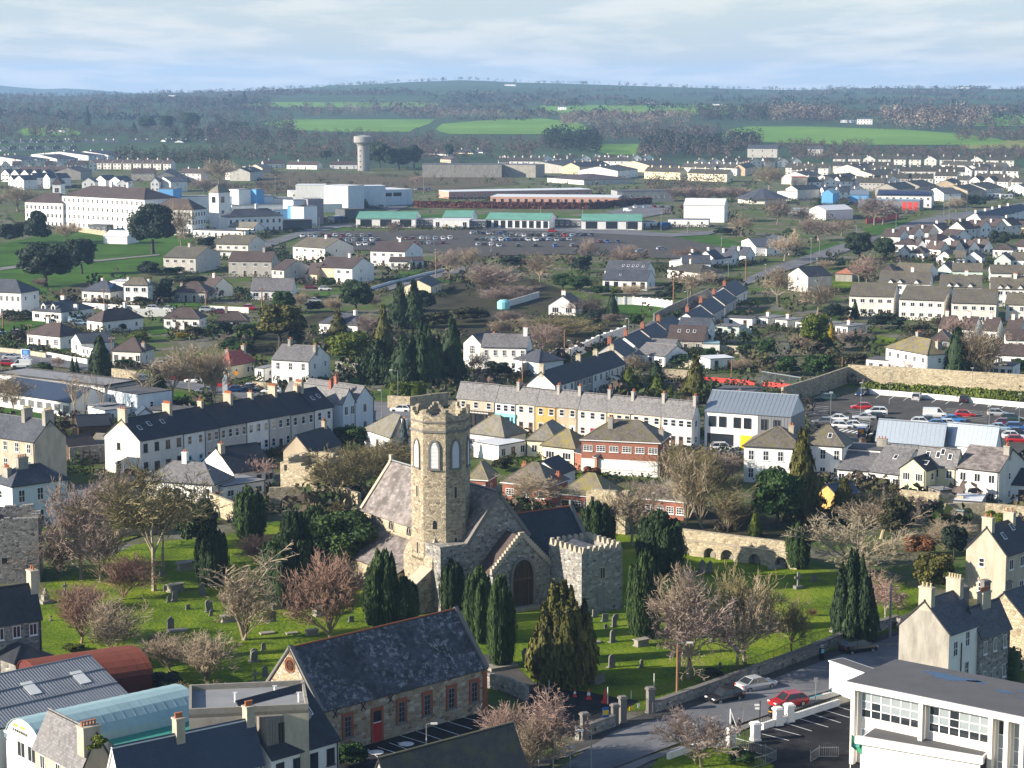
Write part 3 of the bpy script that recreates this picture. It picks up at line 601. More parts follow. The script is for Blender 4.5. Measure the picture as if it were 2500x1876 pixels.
 F1.box(x0+L-.06,-w*.8,belt-.3,x0+L+.012,-w*.5,belt-.08,3);F1.box(x0+L-.06,w*.5,belt-.3,x0+L+.012,w*.8,belt-.08,3);F1.box(x0-.01,-w*.75,.55,x0+.1,-w*.45,.7,4);F1.box(x0-.01,w*.45,.55,x0+.1,w*.75,.7,4)
 dm['one']=F1.mesh('car',['carpaint','glass','tyre','taillamp','lamp']);CARM[kind]=dm;return dm
COL=dict(white=(.75,.76,.77),silver=(.42,.44,.46),grey=(.12,.125,.135),black=(.012,.012,.014),red=(.40,.012,.014),blue=(.03,.10,.32),navy=(.012,.025,.07),green=(.02,.05,.04),lightblue=(.30,.44,.56),beige=(.42,.38,.28),maroon=(.13,.012,.02),cobalt=(.04,.22,.55),yellow=(.8,.65,.02))
def car(label,c,b,head,kind='hatch',near=False,group='parked cars',px=False,cat='car'):
 bx,by=b if px else P(b);g=GT(bx,by);M=car_meshes(kind);cc=(*COL[c],1);rz=rad(head)+math.pi
 nm='parked_van' if kind=='van' else 'parked_car'
 if not near:
  o=obj(nm,M['one'],None,(g.x,g.y,g.z+.03),rz);o.color=cc;return tag(o,label,cat if kind!='van' else 'van',group)
 root=thing(nm,label,cat if kind!='van' else 'van',(g.x,g.y,g.z+.03),rz,group);o=obj('body',M['body'],root);o.color=cc;obj('windows',M['glass'],root)
 x0=-M['L']/2;w=M['w']
 for wx in(x0+.78,x0+M['L']-.82):
  for s in(-1,1):q=obj('wheel',M['wheel'],root,(wx,s*(w-.09),.32));q.rotation_euler=(math.pi/2*-s,0,0)
 for s in(-1,1):obj('headlight',M['headlight'],root,(x0+.09,s*w*.68,.64));obj('taillight',M['taillight'],root,(x0+M['L']-.06,s*w*.72,M['belt']-.2))
 return root
LAYER=[0.02]
def sheet(name,pts,mat,z=None,px=False,kind='structure',parent=None):
 if z is None:LAYER[0]+=.006;z=LAYER[0]
 q=[G(*(p if px else P(p)))for p in pts];m=MB();m.face([(p.x,p.y,z)for p in q])
 if m.f:
  a=sum(q[i].x*q[(i+1)%len(q)].y-q[(i+1)%len(q)].x*q[i].y for i in range(len(q)))
  if a<0:m.f[0].reverse()
 if parent is None and name not in('scrub_slope','scrub_bank','rough_ground'):PAVED.append([(p.x,p.y)for p in q])
 o=m.build(name,mat,parent)
 if parent is None:tag(o,kind=kind)
 return o
def strip(name,pts,w,mat,z,px=False,parent=None,wpx=False,h=None):
 q=[G(*(p if px else P(p)))for p in pts];m=MB()
 for a,b in zip(q,q[1:]):
  v=(b-a).normalized();s=Vector((-v.y,v.x,0))*w/2
  if h:m.prism([(p.x,p.y)for p in(a-s,b-s,b+s,a+s)],z,z+h)
  else:m.face([(p.x,p.y,z)for p in(a-s,b-s,b+s,a+s)])
 o=m.build(name,mat,parent)
 if parent is None:tag(o,kind='structure')
 return o
def wall(name,label,pts,h,t,mat,px=False,cap=None,cat='wall',group=None,piers=0,arches=None,capmat=None,h1=None):
 q=[G(*(p if px else P(p)))for p in pts];root=thing(name,label,cat,q[0],0,group);o=q[0];m=MB();cm=MB();n=len(q)-1
 for i,(a,b)in enumerate(zip(q,q[1:])):
  v=(b-a).normalized();s=Vector((-v.y,v.x,0))*t/2;z0=h;z1=h
  pl=[(p.x-o.x,p.y-o.y)for p in(a-s,b-s,b+s,a+s)];m.prism(pl,0,h)
  if cap:
   s2=Vector((-v.y,v.x,0))*(t/2+.06);cm.prism([(p.x-o.x,p.y-o.y)for p in(a-s2,b-s2,b+s2,a+s2)],h+.002,h+cap)
 m.build('wall',mat,root)
 if cap:cm.build('coping',capmat or 'dressed_grey',root)
 if piers:
  for a,b in zip(q,q[1:]):
   v=b-a;L=v.length;k=max(1,int(L/piers));ang=math.atan2(v.y,v.x)
   for i in range(k+1):p=a+v*(i/k);pm=MB();pm.obox((p.x-o.x,p.y-o.y),.5,t+.3,0,h+.25,ang);pm.build('pier',mat,root)
 return root
def railing(label,pts,h,px=False,zb=0.,mat='ironblack',step=.16,group=None,cat='railing',name='railing',th=.012):
 q=[G(*(p if px else P(p)))for p in pts];o=q[0];root=thing(name,label,cat,(o.x,o.y,zb),0,group);bars=MB();rails=MB()
 for a,b in zip(q,q[1:]):
  v=b-a;L=v.length;d=v/L
  for z in(.12,h-.12):rails.tube([(a.x-o.x,a.y-o.y,z),(b.x-o.x,b.y-o.y,z)],th*1.6,4)
  for i in range(int(L/step)+1):
   p=a+d*(i*step);big=i%14==0;bars.tube([(p.x-o.x,p.y-o.y,0),(p.x-o.x,p.y-o.y,h+(.12 if big else 0))],th*(2 if big else 1),4,0,True)
 rails.build('rail',mat,root);tag(bars.build('bars',mat,root),kind='stuff');return root
def lamp(label,b,top,px=False,arm=1.4,ang=0.,mat='steel',group='street lamps',sign=0):
 bx,by=b if px else P(b);ty=top if px else TY+top*TS;g=GT(bx,by);h=hgt(bx,by,ty);root=thing('street_lamp',label,'street lamp',g,rad(ang),group);t=1.5 if g.y>500 else 1.
 m=MB();m.tube([(0,0,0),(0,0,1.2),(0,0,1.25),(0,0,h)],[.09*t,.085*t,.06*t,.045*t],8);m.build('pole',mat,root)
 if arm:m=MB();m.tube([(0,0,h-.12),(arm*.6,0,h),(arm,0,h)],.035*t,6);m.build('arm',mat,root)
 m=MB();x=arm or 0;m.box(x-.1,-.13,h-.06,x+.55,.13,h+.07)if arm else m.box(-.3,-.14,h,.3,.14,h+.12);m.build('lantern',['lamp'],root);return root
def telegraph(label,b,top,px=False,ang=0.,mat='polewood',arms=1):
 bx,by=b if px else P(b);ty=top if px else TY+top*TS;g=GT(bx,by);h=hgt(bx,by,ty);root=thing('telegraph_pole',label,'pole',g,rad(ang),'telegraph poles');t=1.4 if g.y>500 else 1.
 m=MB();m.tube([(0,0,0),(0,0,h)],[.15*t,.10*t],8);m.build('pole',mat,root)
 for i in range(arms):
  m=MB();m.box(-.75,-.06,h-.5-.6*i,.75,.06,h-.38-.6*i);a=m.build('crossarm',mat,root);m=MB()
  for x in(-.65,-.3,.3,.65):m.tube([(x,0,h-.38-.6*i),(x,0,h-.2-.6*i)],.05,6)
  m.build('insulators','frame',a)
 root['h']=h;return root
def text(parent,s,size,mat,loc,rot,name='lettering'):
 c=bpy.data.curves.new(name,'FONT');c.body=s;c.size=size;c.extrude=.01;c.align_x='CENTER';c.align_y='CENTER';t=bpy.data.objects.new(name,c);me=bpy.data.meshes.new_from_object(t);bpy.data.objects.remove(t)
 me.materials.clear();me.materials.append(MATS[mat]);o=obj(name,me,parent,loc);o.rotation_euler=rot;return o
def make_ground():
 m=MB();ys=[-260,60,150,250,400,600,900,1200,1500]+list(np.linspace(1600,3000,29))+list(np.linspace(3100,7400,44));N=72
 X=lambda i,y:(-1+2*i/N)*(0.40*max(y,0)+320)
 idx={}
 for r,y in enumerate(ys):
  for i in range(N+1):x=X(i,y);idx[r,i]=len(m.v);m.v.append((x,y,terr(x,y)))
 for r in range(len(ys)-1):
  for i in range(N):m.f.append([idx[r,i],idx[r,i+1],idx[r+1,i+1],idx[r+1,i]]);m.m.append(0 if ys[r]<1600 else 1)
 tag(m.build('ground',['garden','fielddark'],None,smooth=True),kind='structure')
make_ground()
def far_hills():
 m=MB();pts=[(-700,200),(-300,196),(0,208),(60,214),(120,218),(170,216),(230,219),(300,225),(420,231)];rows=[]
 for dy,k in((9000,0),(9400,1),(9700,0)):rows.append([(((px-1250)/F)*dy,dy,(HC+(210-py)/F*9400)*k+(1-k)*20)for px,py in pts])
 for a,b in zip(rows,rows[1:]):
  for i in range(len(pts)-1):m.face([a[i],a[i+1],b[i+1],b[i]])
 tag(m.build('hills','fielddark',None,smooth=True),kind='structure')
far_hills()
def field(rows,mat,up=.5,name='field'):
 m=MB();N=10;g=[]
 ys=np.linspace(rows[0][0],rows[-1][0],7)
 for y in ys:
  l=np.interp(y,[r[0]for r in rows],[r[1]for r in rows]);r_=np.interp(y,[r[0]for r in rows],[r[2]for r in rows])
  g.append([GT(l+(r_-l)*i/N,y,up)for i in range(N+1)])
 for a,b in zip(g,g[1:]):
  for i in range(N):m.face([tuple(b[i]),tuple(b[i+1]),tuple(a[i+1]),tuple(a[i])])
 tag(m.build(name,mat,None,smooth=True),kind='structure')
field([(290,1240,1330),(302,1080,1420),(318,1060,1440),(328,1100,1400)],'field');field([(292,700,1060),(302,640,1050),(316,700,1010),(322,820,1000)],'field')
field([(309,1830,1960),(316,1780,2200),(330,1760,2380),(345,1800,2470),(354,2050,2420)],'field');field([(342,2470,2510),(352,2350,2530),(364,2330,2540)],'fieldgold')
field([(257,1330,1790),(266,1300,1830),(281,1370,1760)],'field');field([(281,2390,2520),(294,2360,2520),(308,2380,2500)],'field');field([(295,200,420),(310,190,430),(318,220,400)],'fielddark')
field([(352,1450,1570),(366,1440,1570),(378,1490,1560)],'field');field([(208,800,1250),(222,760,1280),(232,900,1200)],'fielddark');field([(250,640,1050),(256,600,1080),(262,700,1040)],'field');field([(228,2050,2300),(238,2000,2350),(246,2060,2300)],'fielddark');field([(212,1250,1600),(222,1300,1640),(232,1330,1600)],'fielddark')
field([(311,60,160),(325,40,200),(331,60,190)],'field')
S=lambda nm,pts,mat,z=None:sheet(nm,pts,mat,z,px=True)
S('churchyard_grass',[(60,1560),(110,1430),(330,1330),(560,1306),(700,1268),(890,1290),(1150,1300),(1500,1300),(1640,1335),(1960,1378),(2060,1400),(2260,1440),(2330,1475),(2200,1535),(1950,1612),(1720,1690),(1600,1733),(1500,1740),(1200,1690),(900,1760),(640,1790),(420,1800),(330,1740),(120,1620)],'grass')
S('hospital_lawn',[(-60,620),(0,596),(110,574),(300,556),(420,572),(470,590),(420,640),(330,672),(240,692),(150,720),(80,722),(-60,690)],'lawn');S('hospital_lawn',[(1000,522),(1560,530),(1600,545),(1440,548),(1030,540)],'lawn')
S('hospital_verge',[(1490,588),(1500,578),(1740,573),(1830,600),(1790,612),(1640,604)],'lawn');S('hospital_verge',[(780,560),(840,548),(860,560),(800,568)],'lawn');S('hospital_verge',[(630,592),(700,578),(730,586),(650,606)],'lawn')
S('football_green',[(-40,985),(10,990),(180,1014),(185,1030),(150,1046),(-40,1010)],'lawn');S('lawn',[(200,925),(250,928),(340,950),(310,955),(210,940)],'lawn');S('lawn',[(405,975),(430,955),(490,970),(470,985),(420,985)],'lawn')
S('lawn',[(1235,757),(1290,737),(1350,720),(1345,752),(1290,766)],'lawn');S('lawn',[(1500,742),(1560,735),(1650,748),(1600,772),(1520,770),(1490,760)],'lawn');S('lawn',[(1400,830),(1520,792),(1530,806),(1420,850)],'lawn')
S('lawn',[(2020,690),(2090,680),(2095,705),(2050,716)],'grass');S('lawn',[(2100,560),(2200,540),(2240,545),(2150,580)],'lawn');S('lawn',[(1930,625),(2040,590),(2060,600),(1980,620)],'lawn');S('lawn',[(2140,820),(2190,828),(2180,842),(2130,838)],'grass')
S('lawn',[(0,795),(110,778),(125,790),(30,812),(0,815)],'lawn');S('lawn',[(45,842),(160,846),(165,858),(60,852)],'lawn');S('lawn',[(350,800),(420,795),(430,812),(370,820)],'lawn');S('lawn',[(400,742),(480,738),(490,748),(410,752)],'lawn')
S('garden_lawn',[(735,725),(800,712),(805,722),(740,735)],'lawn');S('garden_lawn',[(1060,676),(1115,668),(1110,690),(1065,692)],'lawn');S('garden_lawn',[(890,690),(990,668),(1040,655),(1035,664),(930,694)],'lawn');S('garden_lawn',[(830,935),(880,925),(880,945),(840,945)],'lawn')
S('garden_lawn',[(1250,1120),(1300,1112),(1330,1122),(1270,1145)],'grass');S('garden_lawn',[(1400,1165),(1420,1145),(1500,1150),(1490,1162),(1410,1180)],'grass');S('garden_lawn',[(90,1285),(250,1265),(420,1285),(300,1325),(130,1320)],'grass');S('garden_lawn',[(450,1215),(560,1205),(580,1235),(470,1240)],'grass')
S('scrub_slope',[(1000,720),(1120,690),(1240,665),(1350,700),(1480,760),(1520,800),(1330,870),(1240,840),(1060,830),(980,800)],'scrub');S('scrub_slope',[(880,1080),(1010,1050),(1010,1150),(880,1160)],'scrub');S('scrub_bank',[(1640,1250),(1950,1270),(2050,1290),(1950,1340),(1650,1290)],'scrub');S('scrub_slope',[(560,830),(800,760),(900,780),(880,860),(640,870)],'scrub')
S('rough_ground',[(600,480),(650,420),(900,425),(1240,425),(1270,450),(1000,472),(850,462),(700,470)],'rough_grass');S('rough_ground',[(120,715),(210,690),(230,705),(150,730)],'rough_grass')
S('path',[(0,655),(120,640),(240,636),(390,622),(390,625),(240,640),(120,645),(0,662)],'paving')
road=S('road',[(1340,1900),(1500,1790),(1634,1754),(1840,1680),(2060,1602),(2200,1553),(2420,1475),(2560,1430),(2560,1480),(2330,1600),(2100,1672),(1960,1708),(1870,1752),(1640,1826),(1500,1880),(1420,1910)],'asphalt')
for pts in([(1375,1852),(1634,1753),(1840,1679),(2060,1601),(2192,1555)],):strip('kerb',pts,.3,'paving',.03,px=True,h=.11)
S('pavement',[(1290,1872),(1420,1808),(1600,1735),(1840,1662),(2060,1582),(2192,1540),(2192,1553),(2060,1599),(1840,1677),(1634,1751),(1375,1850),(1310,1890)],'path_dark',.13)
S('pavement',[(1440,1905),(1560,1855),(1700,1812),(1860,1757),(1960,1712),(2100,1675),(2100,1683),(1930,1740),(1800,1790),(1760,1806),(1590,1860),(1500,1905)],'paving',.12)
for off,mt in((0,'lineyellow'),(4,'lineyellow')):strip('yellow_line',[(1490,1880+off),(1640,1823+off),(1830,1764+off),(1880,1742+off)],.12,mt,.09,px=True,parent=road)
strip('yellow_line',[(1400,1848),(1640,1757),(1690,1741)],.14,'lineyellow',.09,px=True,parent=road)
strip('bay_line',[(1790,1724),(1860,1691),(2000,1643),(2190,1575)],.14,'line',.09,px=True,parent=road)
o_=S('blue_parking_bay',[(1960,1707),(1968,1700),(2046,1677),(2075,1686),(1990,1716)],'baypaint',.09);tile(1860,1400)
for a,b in(((350,1060),(650,960)),((650,960),(745,990)),((350,1065),(425,1098)),((45,1155),(105,1135))):strip('bay_line',[a,b],.16,'line',.1,parent=o_)
m=MB();c_=G(*P((545,1015)),.1);m.lathe([(.55,.0),(.55,.004),(.42,.004),(.42,0)],14);m.box(-.05,.4,0,.9,.52,.004);m.build('wheelchair_sign','line',o_,c_)
S('school_yard',[(1800,1905),(1840,1800),(1866,1780),(1930,1760),(2100,1706),(2120,1730),(2120,1905)],'asphalt_dark',.08)
for(a,b)in(((620,1125),(820,1185)),((520,1160),(740,1225)),((410,1190),(665,1268)),((305,1230),(560,1305)),((205,1272),(420,1338)),((85,1312),(330,1375)),((0,1362),(230,1418))):strip('bay_line',[a,b],.1,'line',.085)
tile(1200,1400);S('school_lawn',[(1590,1880),(1610,1850),(1700,1835),(1790,1828),(1850,1850),(1890,1872),(1870,1905),(1590,1905)],'grass',.09)
S('churchyard_path',[(1180,1600),(1232,1592),(1262,1630),(1300,1665),(1350,1684),(1430,1690),(1480,1702),(1400,1740),(1290,1725),(1180,1670)],'path_dark',.06)
S('gate_yard',[(1290,1690),(1380,1686),(1440,1692),(1500,1704),(1560,1712),(1500,1752),(1400,1800),(1290,1800)],'asphalt_dark',.07)
yard=S('hall_car_park',[(820,1830),(860,1822),(1185,1738),(1240,1740),(1240,1790),(1000,1905),(820,1905)],'asphalt_dark',.06);tile(600,1400)
for a,b in(((1030,1490),(1130,1570)),((1110,1470),(1280,1525)),((1210,1435),(1375,1495)),((1290,1370),(1520,1440)),((1420,1330),(1650,1410)),((1560,1290),(1800,1370)),((1700,1255),(1910,1320)),((1810,1215),(2000,1260))):strip('bay_line',[a,b],.1,'line',.066,parent=yard)
for cx,cy in((1355,1440),(1100,1510)):
 m=MB();c_=G(*P((cx,cy)),.066);m.lathe([(.75,0),(.75,.004),(.6,.004),(.6,0)],14);m.box(-.9,.3,0,.1,.44,.004);m.build('wheelchair_sign','line',yard,c_)
S('street',[(120,1225),(330,1150),(520,1112),(600,1090),(660,1076),(800,1050),(830,1028),(845,1010),(900,1000),(900,1040),(830,1065),(680,1100),(420,1160),(300,1190),(130,1250)],'asphalt')
S('main_street',[(860,985),(960,985),(1080,1020),(1250,1034),(1480,1052),(1740,1080),(2000,1088),(2060,1060),(2140,1075),(2100,1110),(1900,1115),(1720,1112),(1440,1085),(1240,1058),(1000,1040),(860,1030)],'asphalt')
S('town_road',[(-60,850),(0,855),(100,868),(214,892),(333,912),(414,930),(560,950),(700,968),(860,985),(860,1012),(800,1004),(640,985),(500,960),(400,945),(300,925),(200,905),(60,890),(-60,882)],'asphalt')
S('hill_road',[(1310,935),(1395,900),(1460,862),(1533,818),(1605,778),(1692,740),(1735,716),(1800,690),(1880,655),(1960,628),(2040,602),(2129,580),(2216,561),(2303,532),(2381,515),(2500,496),(2500,506),(2381,530),(2310,546),(2216,576),(2129,594),(2050,622),(1960,650),(1880,676),(1800,706),(1730,735),(1640,775),(1540,835),(1460,880),(1350,925)],'asphalt')
S('lane',[(898,706),(960,690),(1030,672),(1130,654),(1180,640),(1180,652),(1120,668),(1030,690),(930,716)],'asphalt');S('forecourt',[(2180,560),(2230,540),(2370,515),(2400,522),(2300,548),(2200,570)],'asphalt')
lot=S('supermarket_car_park',[(1968,988),(2115,958),(2300,972),(2520,996),(2520,1130),(2330,1120),(2130,1078),(1980,1055)],'path_dark');tile(1860,600)
for k in range(7):strip('bay_line',[(720+20*k,1405+17*k),(960-8*k,1425+17*k)],.14,'line',lot.data.vertices[0].co.z+.02,parent=lot);strip('bay_line',[(1550,1385+14*k),(1900,1418+14*k)],.14,'line',lot.data.vertices[0].co.z+.02,parent=lot)
for k in range(11):strip('bay_line',[(960+118*k,1300+9.5*k),(1000+118*k,1272+9.5*k)],.14,'line',lot.data.vertices[0].co.z+.02,parent=lot)
for k in range(5):strip('bay_line',[(390,1360+16*k),(560,1372+16*k)],.14,'line',lot.data.vertices[0].co.z+.02,parent=lot)
for k in range(9):strip('crossing_stripe',[(640+40*k,1578+6*k),(690+40*k,1560+6*k)],.5,'line',lot.data.vertices[0].co.z+.02,parent=lot)
S('hospital_car_park',[(715,572),(790,566),(1000,566),(1280,560),(1400,564),(1620,575),(1690,590),(1800,612),(1760,634),(1600,632),(1380,622),(1150,628),(1010,614),(830,612),(760,600)],'path_dark')
S('hospital_road',[(600,605),(700,575),(760,560),(830,548),(1000,548),(1500,560),(1640,572),(1730,566),(1760,560),(1760,566),(1730,575),(1640,580),(1400,568),(1000,556),(840,556),(740,576),(640,612)],'asphalt');S('hospital_yard',[(1480,520),(1560,500),(1640,505),(1640,520),(1560,535)],'asphalt');S('hospital_drive',[(930,510),(960,500),(1010,488),(1010,500),(960,520)],'asphalt')
CH=G(1056,1495);CH=Vector((CH.x-4.75*math.sin(rad(-11)),CH.y+4.75*math.cos(rad(-11)),0))
CA=math.atan2(-math.cos(rad(34)),math.sin(rad(34)))
church=thing('stone_church','large rubble stone church with tall octagonal battlemented tower among yews','church',CH,CA)
AP=3.36
def octo(a,ph=22.5):return[(a/math.cos(rad(22.5))*math.cos(rad(ph+45*k)),a/math.cos(rad(22.5))*math.sin(rad(ph+45*k)))for k in range(8)]
def part(name,m,mats,parent=church):return m.build(name,mats,parent)
m=MB();m.prism(octo(AP),5.9,23.0);tower=part('tower',m,'rubble')
m=MB();m.box(-AP,-AP,0,AP,AP,6.2)
for sx,sy in((1,1),(1,-1),(-1,1),(-1,-1)):
 t=math.tan(rad(22.5));c,l,r,ap=(sx*AP,sy*AP,6.2),(sx*AP,sy*AP*t,6.2),(sx*AP*t,sy*AP,6.2),(sx*AP*.715,sy*AP*.715,8.9)
 for f in((l,c,ap),(c,r,ap)):m.face(f if sx*sy>0 else list(reversed(f)))
part('tower_base',m,'rubble')
def band(z0,z1,pr,mat='dressed_grey'):
 m=MB();a,b=octo(AP+pr),octo(AP-.05)
 m.prism(a,z0,z1);m.build('string_course',mat,tower)
band(21.75,22.0,.16);band(22.9,23.1,.12);band(15.5,15.58,.05,'rubble')
m=MB();a,b=octo(AP+.02),octo(AP-.42)
for k in range(8):
 j=(k+1)%8;m.face([(*a[k],23.1),(*a[j],23.1),(*a[j],23.7),(*a[k],23.7)]);m.face([(*b[j],22.9),(*b[k],22.9),(*b[k],23.7),(*b[j],23.7)]);m.face([(*a[k],23.7),(*a[j],23.7),(*b[j],23.7),(*b[k],23.7)])
part('parapet',m,'rubble',tower)
rr_=random.Random(5)
for k in range(8):
 A0,B0=octo(AP+.02),octo(AP-.42);m=MB()
 for nb in((k+1)%8,(k-1)%8):
  av,bv=Vector((*A0[k],0)),Vector((*B0[k],0));ad_,bd_=(Vector((*A0[nb],0))-av),(Vector((*B0[nb],0))-bv)
  for f0,f1,zt in((0,.15,24.55+rr_.uniform(-.15,.1)),(.15,.26,24.2+rr_.uniform(-.1,.1)),(.26,.36,23.95)):
   q=[av+ad_*f0,av+ad_*f1,bv+bd_*f1,bv+bd_*f0];q=[(p.x,p.y)for p in q]
   if nb==(k-1)%8:q.reverse()
   m.prism(q,23.7,zt)
 m.build('merlon','rubble',tower)
def arch_poly(w,hs,ht,n=7):
 pts=[(-w/2,0),(w/2,0)];k=ht-hs
 for i in range(n):t=i/n;pts.append((w/2*(1-t**1.9),hs+k*math.sin(t*math.pi/2)**.95))
 pts.append((0,ht))
 for i in reversed(range(n)):t=i/n;pts.append((-w/2*(1-t**1.9),hs+k*math.sin(t*math.pi/2)**.95))
 return pts
def extr(m,poly,y0,y1,mat=0):
 n=len(poly);m.face([(x,y0,z)for x,z in poly],mat);
 for i in range(n):a,b=poly[i],poly[(i+1)%n];m.face([(a[0],y1,a[1]),(b[0],y1,b[1]),(b[0],y0,b[1]),(a[0],y0,a[1])],mat)
def frame_arch(w,hs,ht,t=.2,d=.16,mat=0):
 m=MB();o=arch_poly(w+2*t,hs,ht+t);i_=arch_poly(w,hs,ht);n=len(o)
 for k in range(n):
  j=(k+1)%n
  if k==0:continue
  m.face([(o[k][0],-d,o[k][1]),(o[j][0],-d,o[j][1]),(i_[j][0],-d,i_[j][1]),(i_[k][0],-d,i_[k][1])],mat);m.face([(o[k][0],0,o[k][1]),(o[j][0],0,o[j][1]),(o[j][0],-d,o[j][1]),(o[k][0],-d,o[k][1])],mat);m.face([(i_[k][0],-d,i_[k][1]),(i_[j][0],-d,i_[j][1]),(i_[j][0],0,i_[j][1]),(i_[k][0],0,i_[k][1])],mat)
 m.box(-w/2-t-.05,-d-.1,-.18,w/2+t+.05,0,0,mat);return m
fa=frame_arch(1.05,2.2,3.35).mesh('belfry_window',['dressed_grey']);bk=MB();extr(bk,arch_poly(1.05,2.2,3.35),-.012,0);bkm=bk.mesh('opening','louvre')
sl=MB();sl.slab([(-.5,-.13,-.03),(.5,-.13,-.03),(.5,-.02,.1),(-.5,-.02,.1)],.02);slm=sl.mesh('slat','louvre')
slit=MB();slit.box(-.17,-.02,0,.17,.02,1.35,1);slit.box(-.3,-.05,-.1,-.17,.0,1.45);slit.box(.17,-.05,-.1,.3,.0,1.45);slit.box(-.3,-.051,1.35,.3,.0,1.5);slitm=slit.mesh('slit_window',['dressed','ironblack'])
rw=MB();extr(rw,arch_poly(.5,.7,1.05),-.03,0,1);rwm=rw.mesh('opening',['dressed','ironblack'])
for k in range(8):
 an=rad(45*k);loc=(AP*math.cos(an),AP*math.sin(an),17.35);rz=an+math.pi/2
 if k in(3,4,5)and k!=5:continue
 w=obj('belfry_window',fa,tower,loc,rz);obj('opening',bkm,w)
 for i in range(19):
  z=.12+i*.165;hw=1.0 if z<2.15 else max(.12,1.0*(1-((z-2.15)/1.2)**1.8));s=obj('slat',slm,w,(0,0,z));s.scale=(hw,1,1)
 if k%2==0:obj('slit_window',slitm,tower,(loc[0],loc[1],13.7),rz);obj('slit_window',slitm,tower,(loc[0],loc[1],6.7 if k==6 else 7.4),rz)
 if k==7:w=obj('round_headed_window',rwm,tower,(loc[0],loc[1],9.95),rz);
NY,NH,EV,RZ=5.2,4.4,8.4,14.1;N0,N1=-20.6,5.0
m=MB();m.box(N0,NY-NH,0,N1,NY+NH,EV,0,False)
for x in(N0,N1):m.face([(x,NY-NH,EV),(x,NY+NH,EV),(x,NY,RZ)]if x==N1 else[(x,NY+NH,EV),(x,NY-NH,EV),(x,NY,RZ)])
part('nave_wall',m,'rubble_grey')
m=MB();m.box(N0+.3,NY-NH-.03,6.0,-2.6,NY-NH+.05,EV-.02);part('clerestory_wall',m,'rubble_pale')
m=MB()
for s in(-1,1):m.slab([(N0-.1,NY+s*(NH+.35),EV-.45),(N1-.35,NY+s*(NH+.35),EV-.45),(N1-.35,NY,RZ+.1),(N0-.1,NY,RZ+.1)],.15,0,1)
nr=part('nave_roof',m,['slate_church','gutter']);m=MB();m.tube([(N0,NY,RZ+.12),(N1-.3,NY,RZ+.12)],.13,5);m.build('ridge_tiles','lead',nr)
def coping(x0,x1,y,hw,ez,rz,parent,mat='dressed',lift=.3):
 m=MB()
 for s in(-1,1):
  a,b=(y+s*(hw+.35),ez-.35),(y,rz+lift)
  m.slab([(x0,a[0],a[1]+lift),(x1,a[0],a[1]+lift),(x1,b[0],b[1]),(x0,b[0],b[1])],.45)
 m.box(x0,y-.2,rz+lift-.1,x1,y+.2,rz+lift+.55);return m.build('gable_coping',mat,parent)
coping(N0-.25,N0+.3,NY,NH,EV,RZ,nr);coping(N1-.4,N1+.15,NY,NH,EV,RZ,nr,'dressed_grey',.25)
cw=MB();fr_=frame_arch(1.1,.35,1.15,.12,.08);cw.v,cw.f,cw.m=fr_.v,fr_.f,fr_.m;extr(cw,arch_poly(1.1,.35,1.15),-.02,0,1)
for sx in(-.2,.2):cw.tube([(sx,-.05,.05),(-sx*.6,-.05,.95)],.05,4)
cwm=cw.mesh('clerestory_window',['dressed','glass'])
for x in(-17.6,-13.2,-8.8,-5.2):obj('clerestory_window',cwm,church,(x,NY-NH-.04,6.75))
cb=MB();cb.box(-.16,-.2,-.22,.16,.0,.0);cbm=cb.mesh('corbel','rubble_pale')
for i in range(27):obj('corbel',cbm,church,(N0+.7+i*.66,NY-NH-.03,EV-.34))
m=MB();m.box(N0+.2,-4.2,0,-3.4,NY-NH-.05,3.5);m.face([(N0+.2,NY-NH-.05,3.5),(N0+.2,-4.2,3.5),(N0+.2,NY-NH-.05,6.1)]);part('aisle_wall',m,'rubble_pale')
m=MB();m.slab([(N0,-4.5,3.45),(-3.3,-4.5,3.45),(-3.3,NY-NH-.02,6.25),(N0,NY-NH-.02,6.25)],.14,0,1);part('aisle_roof',m,['slate_church','gutter'])
m=MB();m.box(-.4,-3.2,0,N1-.02,NY-NH-.02,8.1);m.box(-.5,-3.3,8.1,N1+.06,NY-NH-.02,8.3);part('vestibule',m,'rubble_grey')
m=MB();m.face([(1.0,-6.6,0),(3.2,-6.6,0),(3.2,-6.6,3.0),(1.0,-6.6,3.0)]);m.face([(3.2,-6.6,0),(3.2,-AP,0),(3.2,-AP,5.2),(3.2,-6.6,3.0)]);m.face([(1.,-AP,0),(1.,-6.6,0),(1.,-6.6,3.0),(1.,-AP,5.2)]);part('lean_to_wall',m,'rubble')
m=MB();m.slab([(.9,-6.75,2.95),(3.35,-6.75,2.95),(3.35,-AP-.02,5.35),(.9,-AP-.02,5.35)],.16);part('lean_to_roof',m,'dressed')
T0,T1,Y0,Y1,TE,TR=-2.4,6.4,NY+NH+.02,18.2,5.3,10.3
m=MB();m.box(T0,Y0,0,T1,Y1,TE,0,False);m.face([(T1,Y1,TE),(T0,Y1,TE),((T0+T1)/2,Y1,TR)]);part('transept_wall',m,'rubble_grey')
m=MB();xm=(T0+T1)/2
for s in(-1,1):m.slab([(xm+s*4.7,Y0-1.5,TE-.3),(xm+s*4.7,Y1-.2,TE-.3),(xm,Y1-.2,TR+.1),(xm,Y0-1.5,TR+.1)],.14,0,1)
tr=part('transept_roof',m,['slate_dark','gutter']);m=MB();m.tube([(xm,Y0-1,TR+.12),(xm,Y1-.2,TR+.12)],.12,5);m.build('ridge_tiles','brickred',tr)
m=MB()
for s in(-1,1):m.slab([(xm+s*4.8,Y1-.3,TE),(xm+s*4.8,Y1+.2,TE),(xm,Y1+.2,TR+.35),(xm,Y1-.3,TR+.35)],.4)
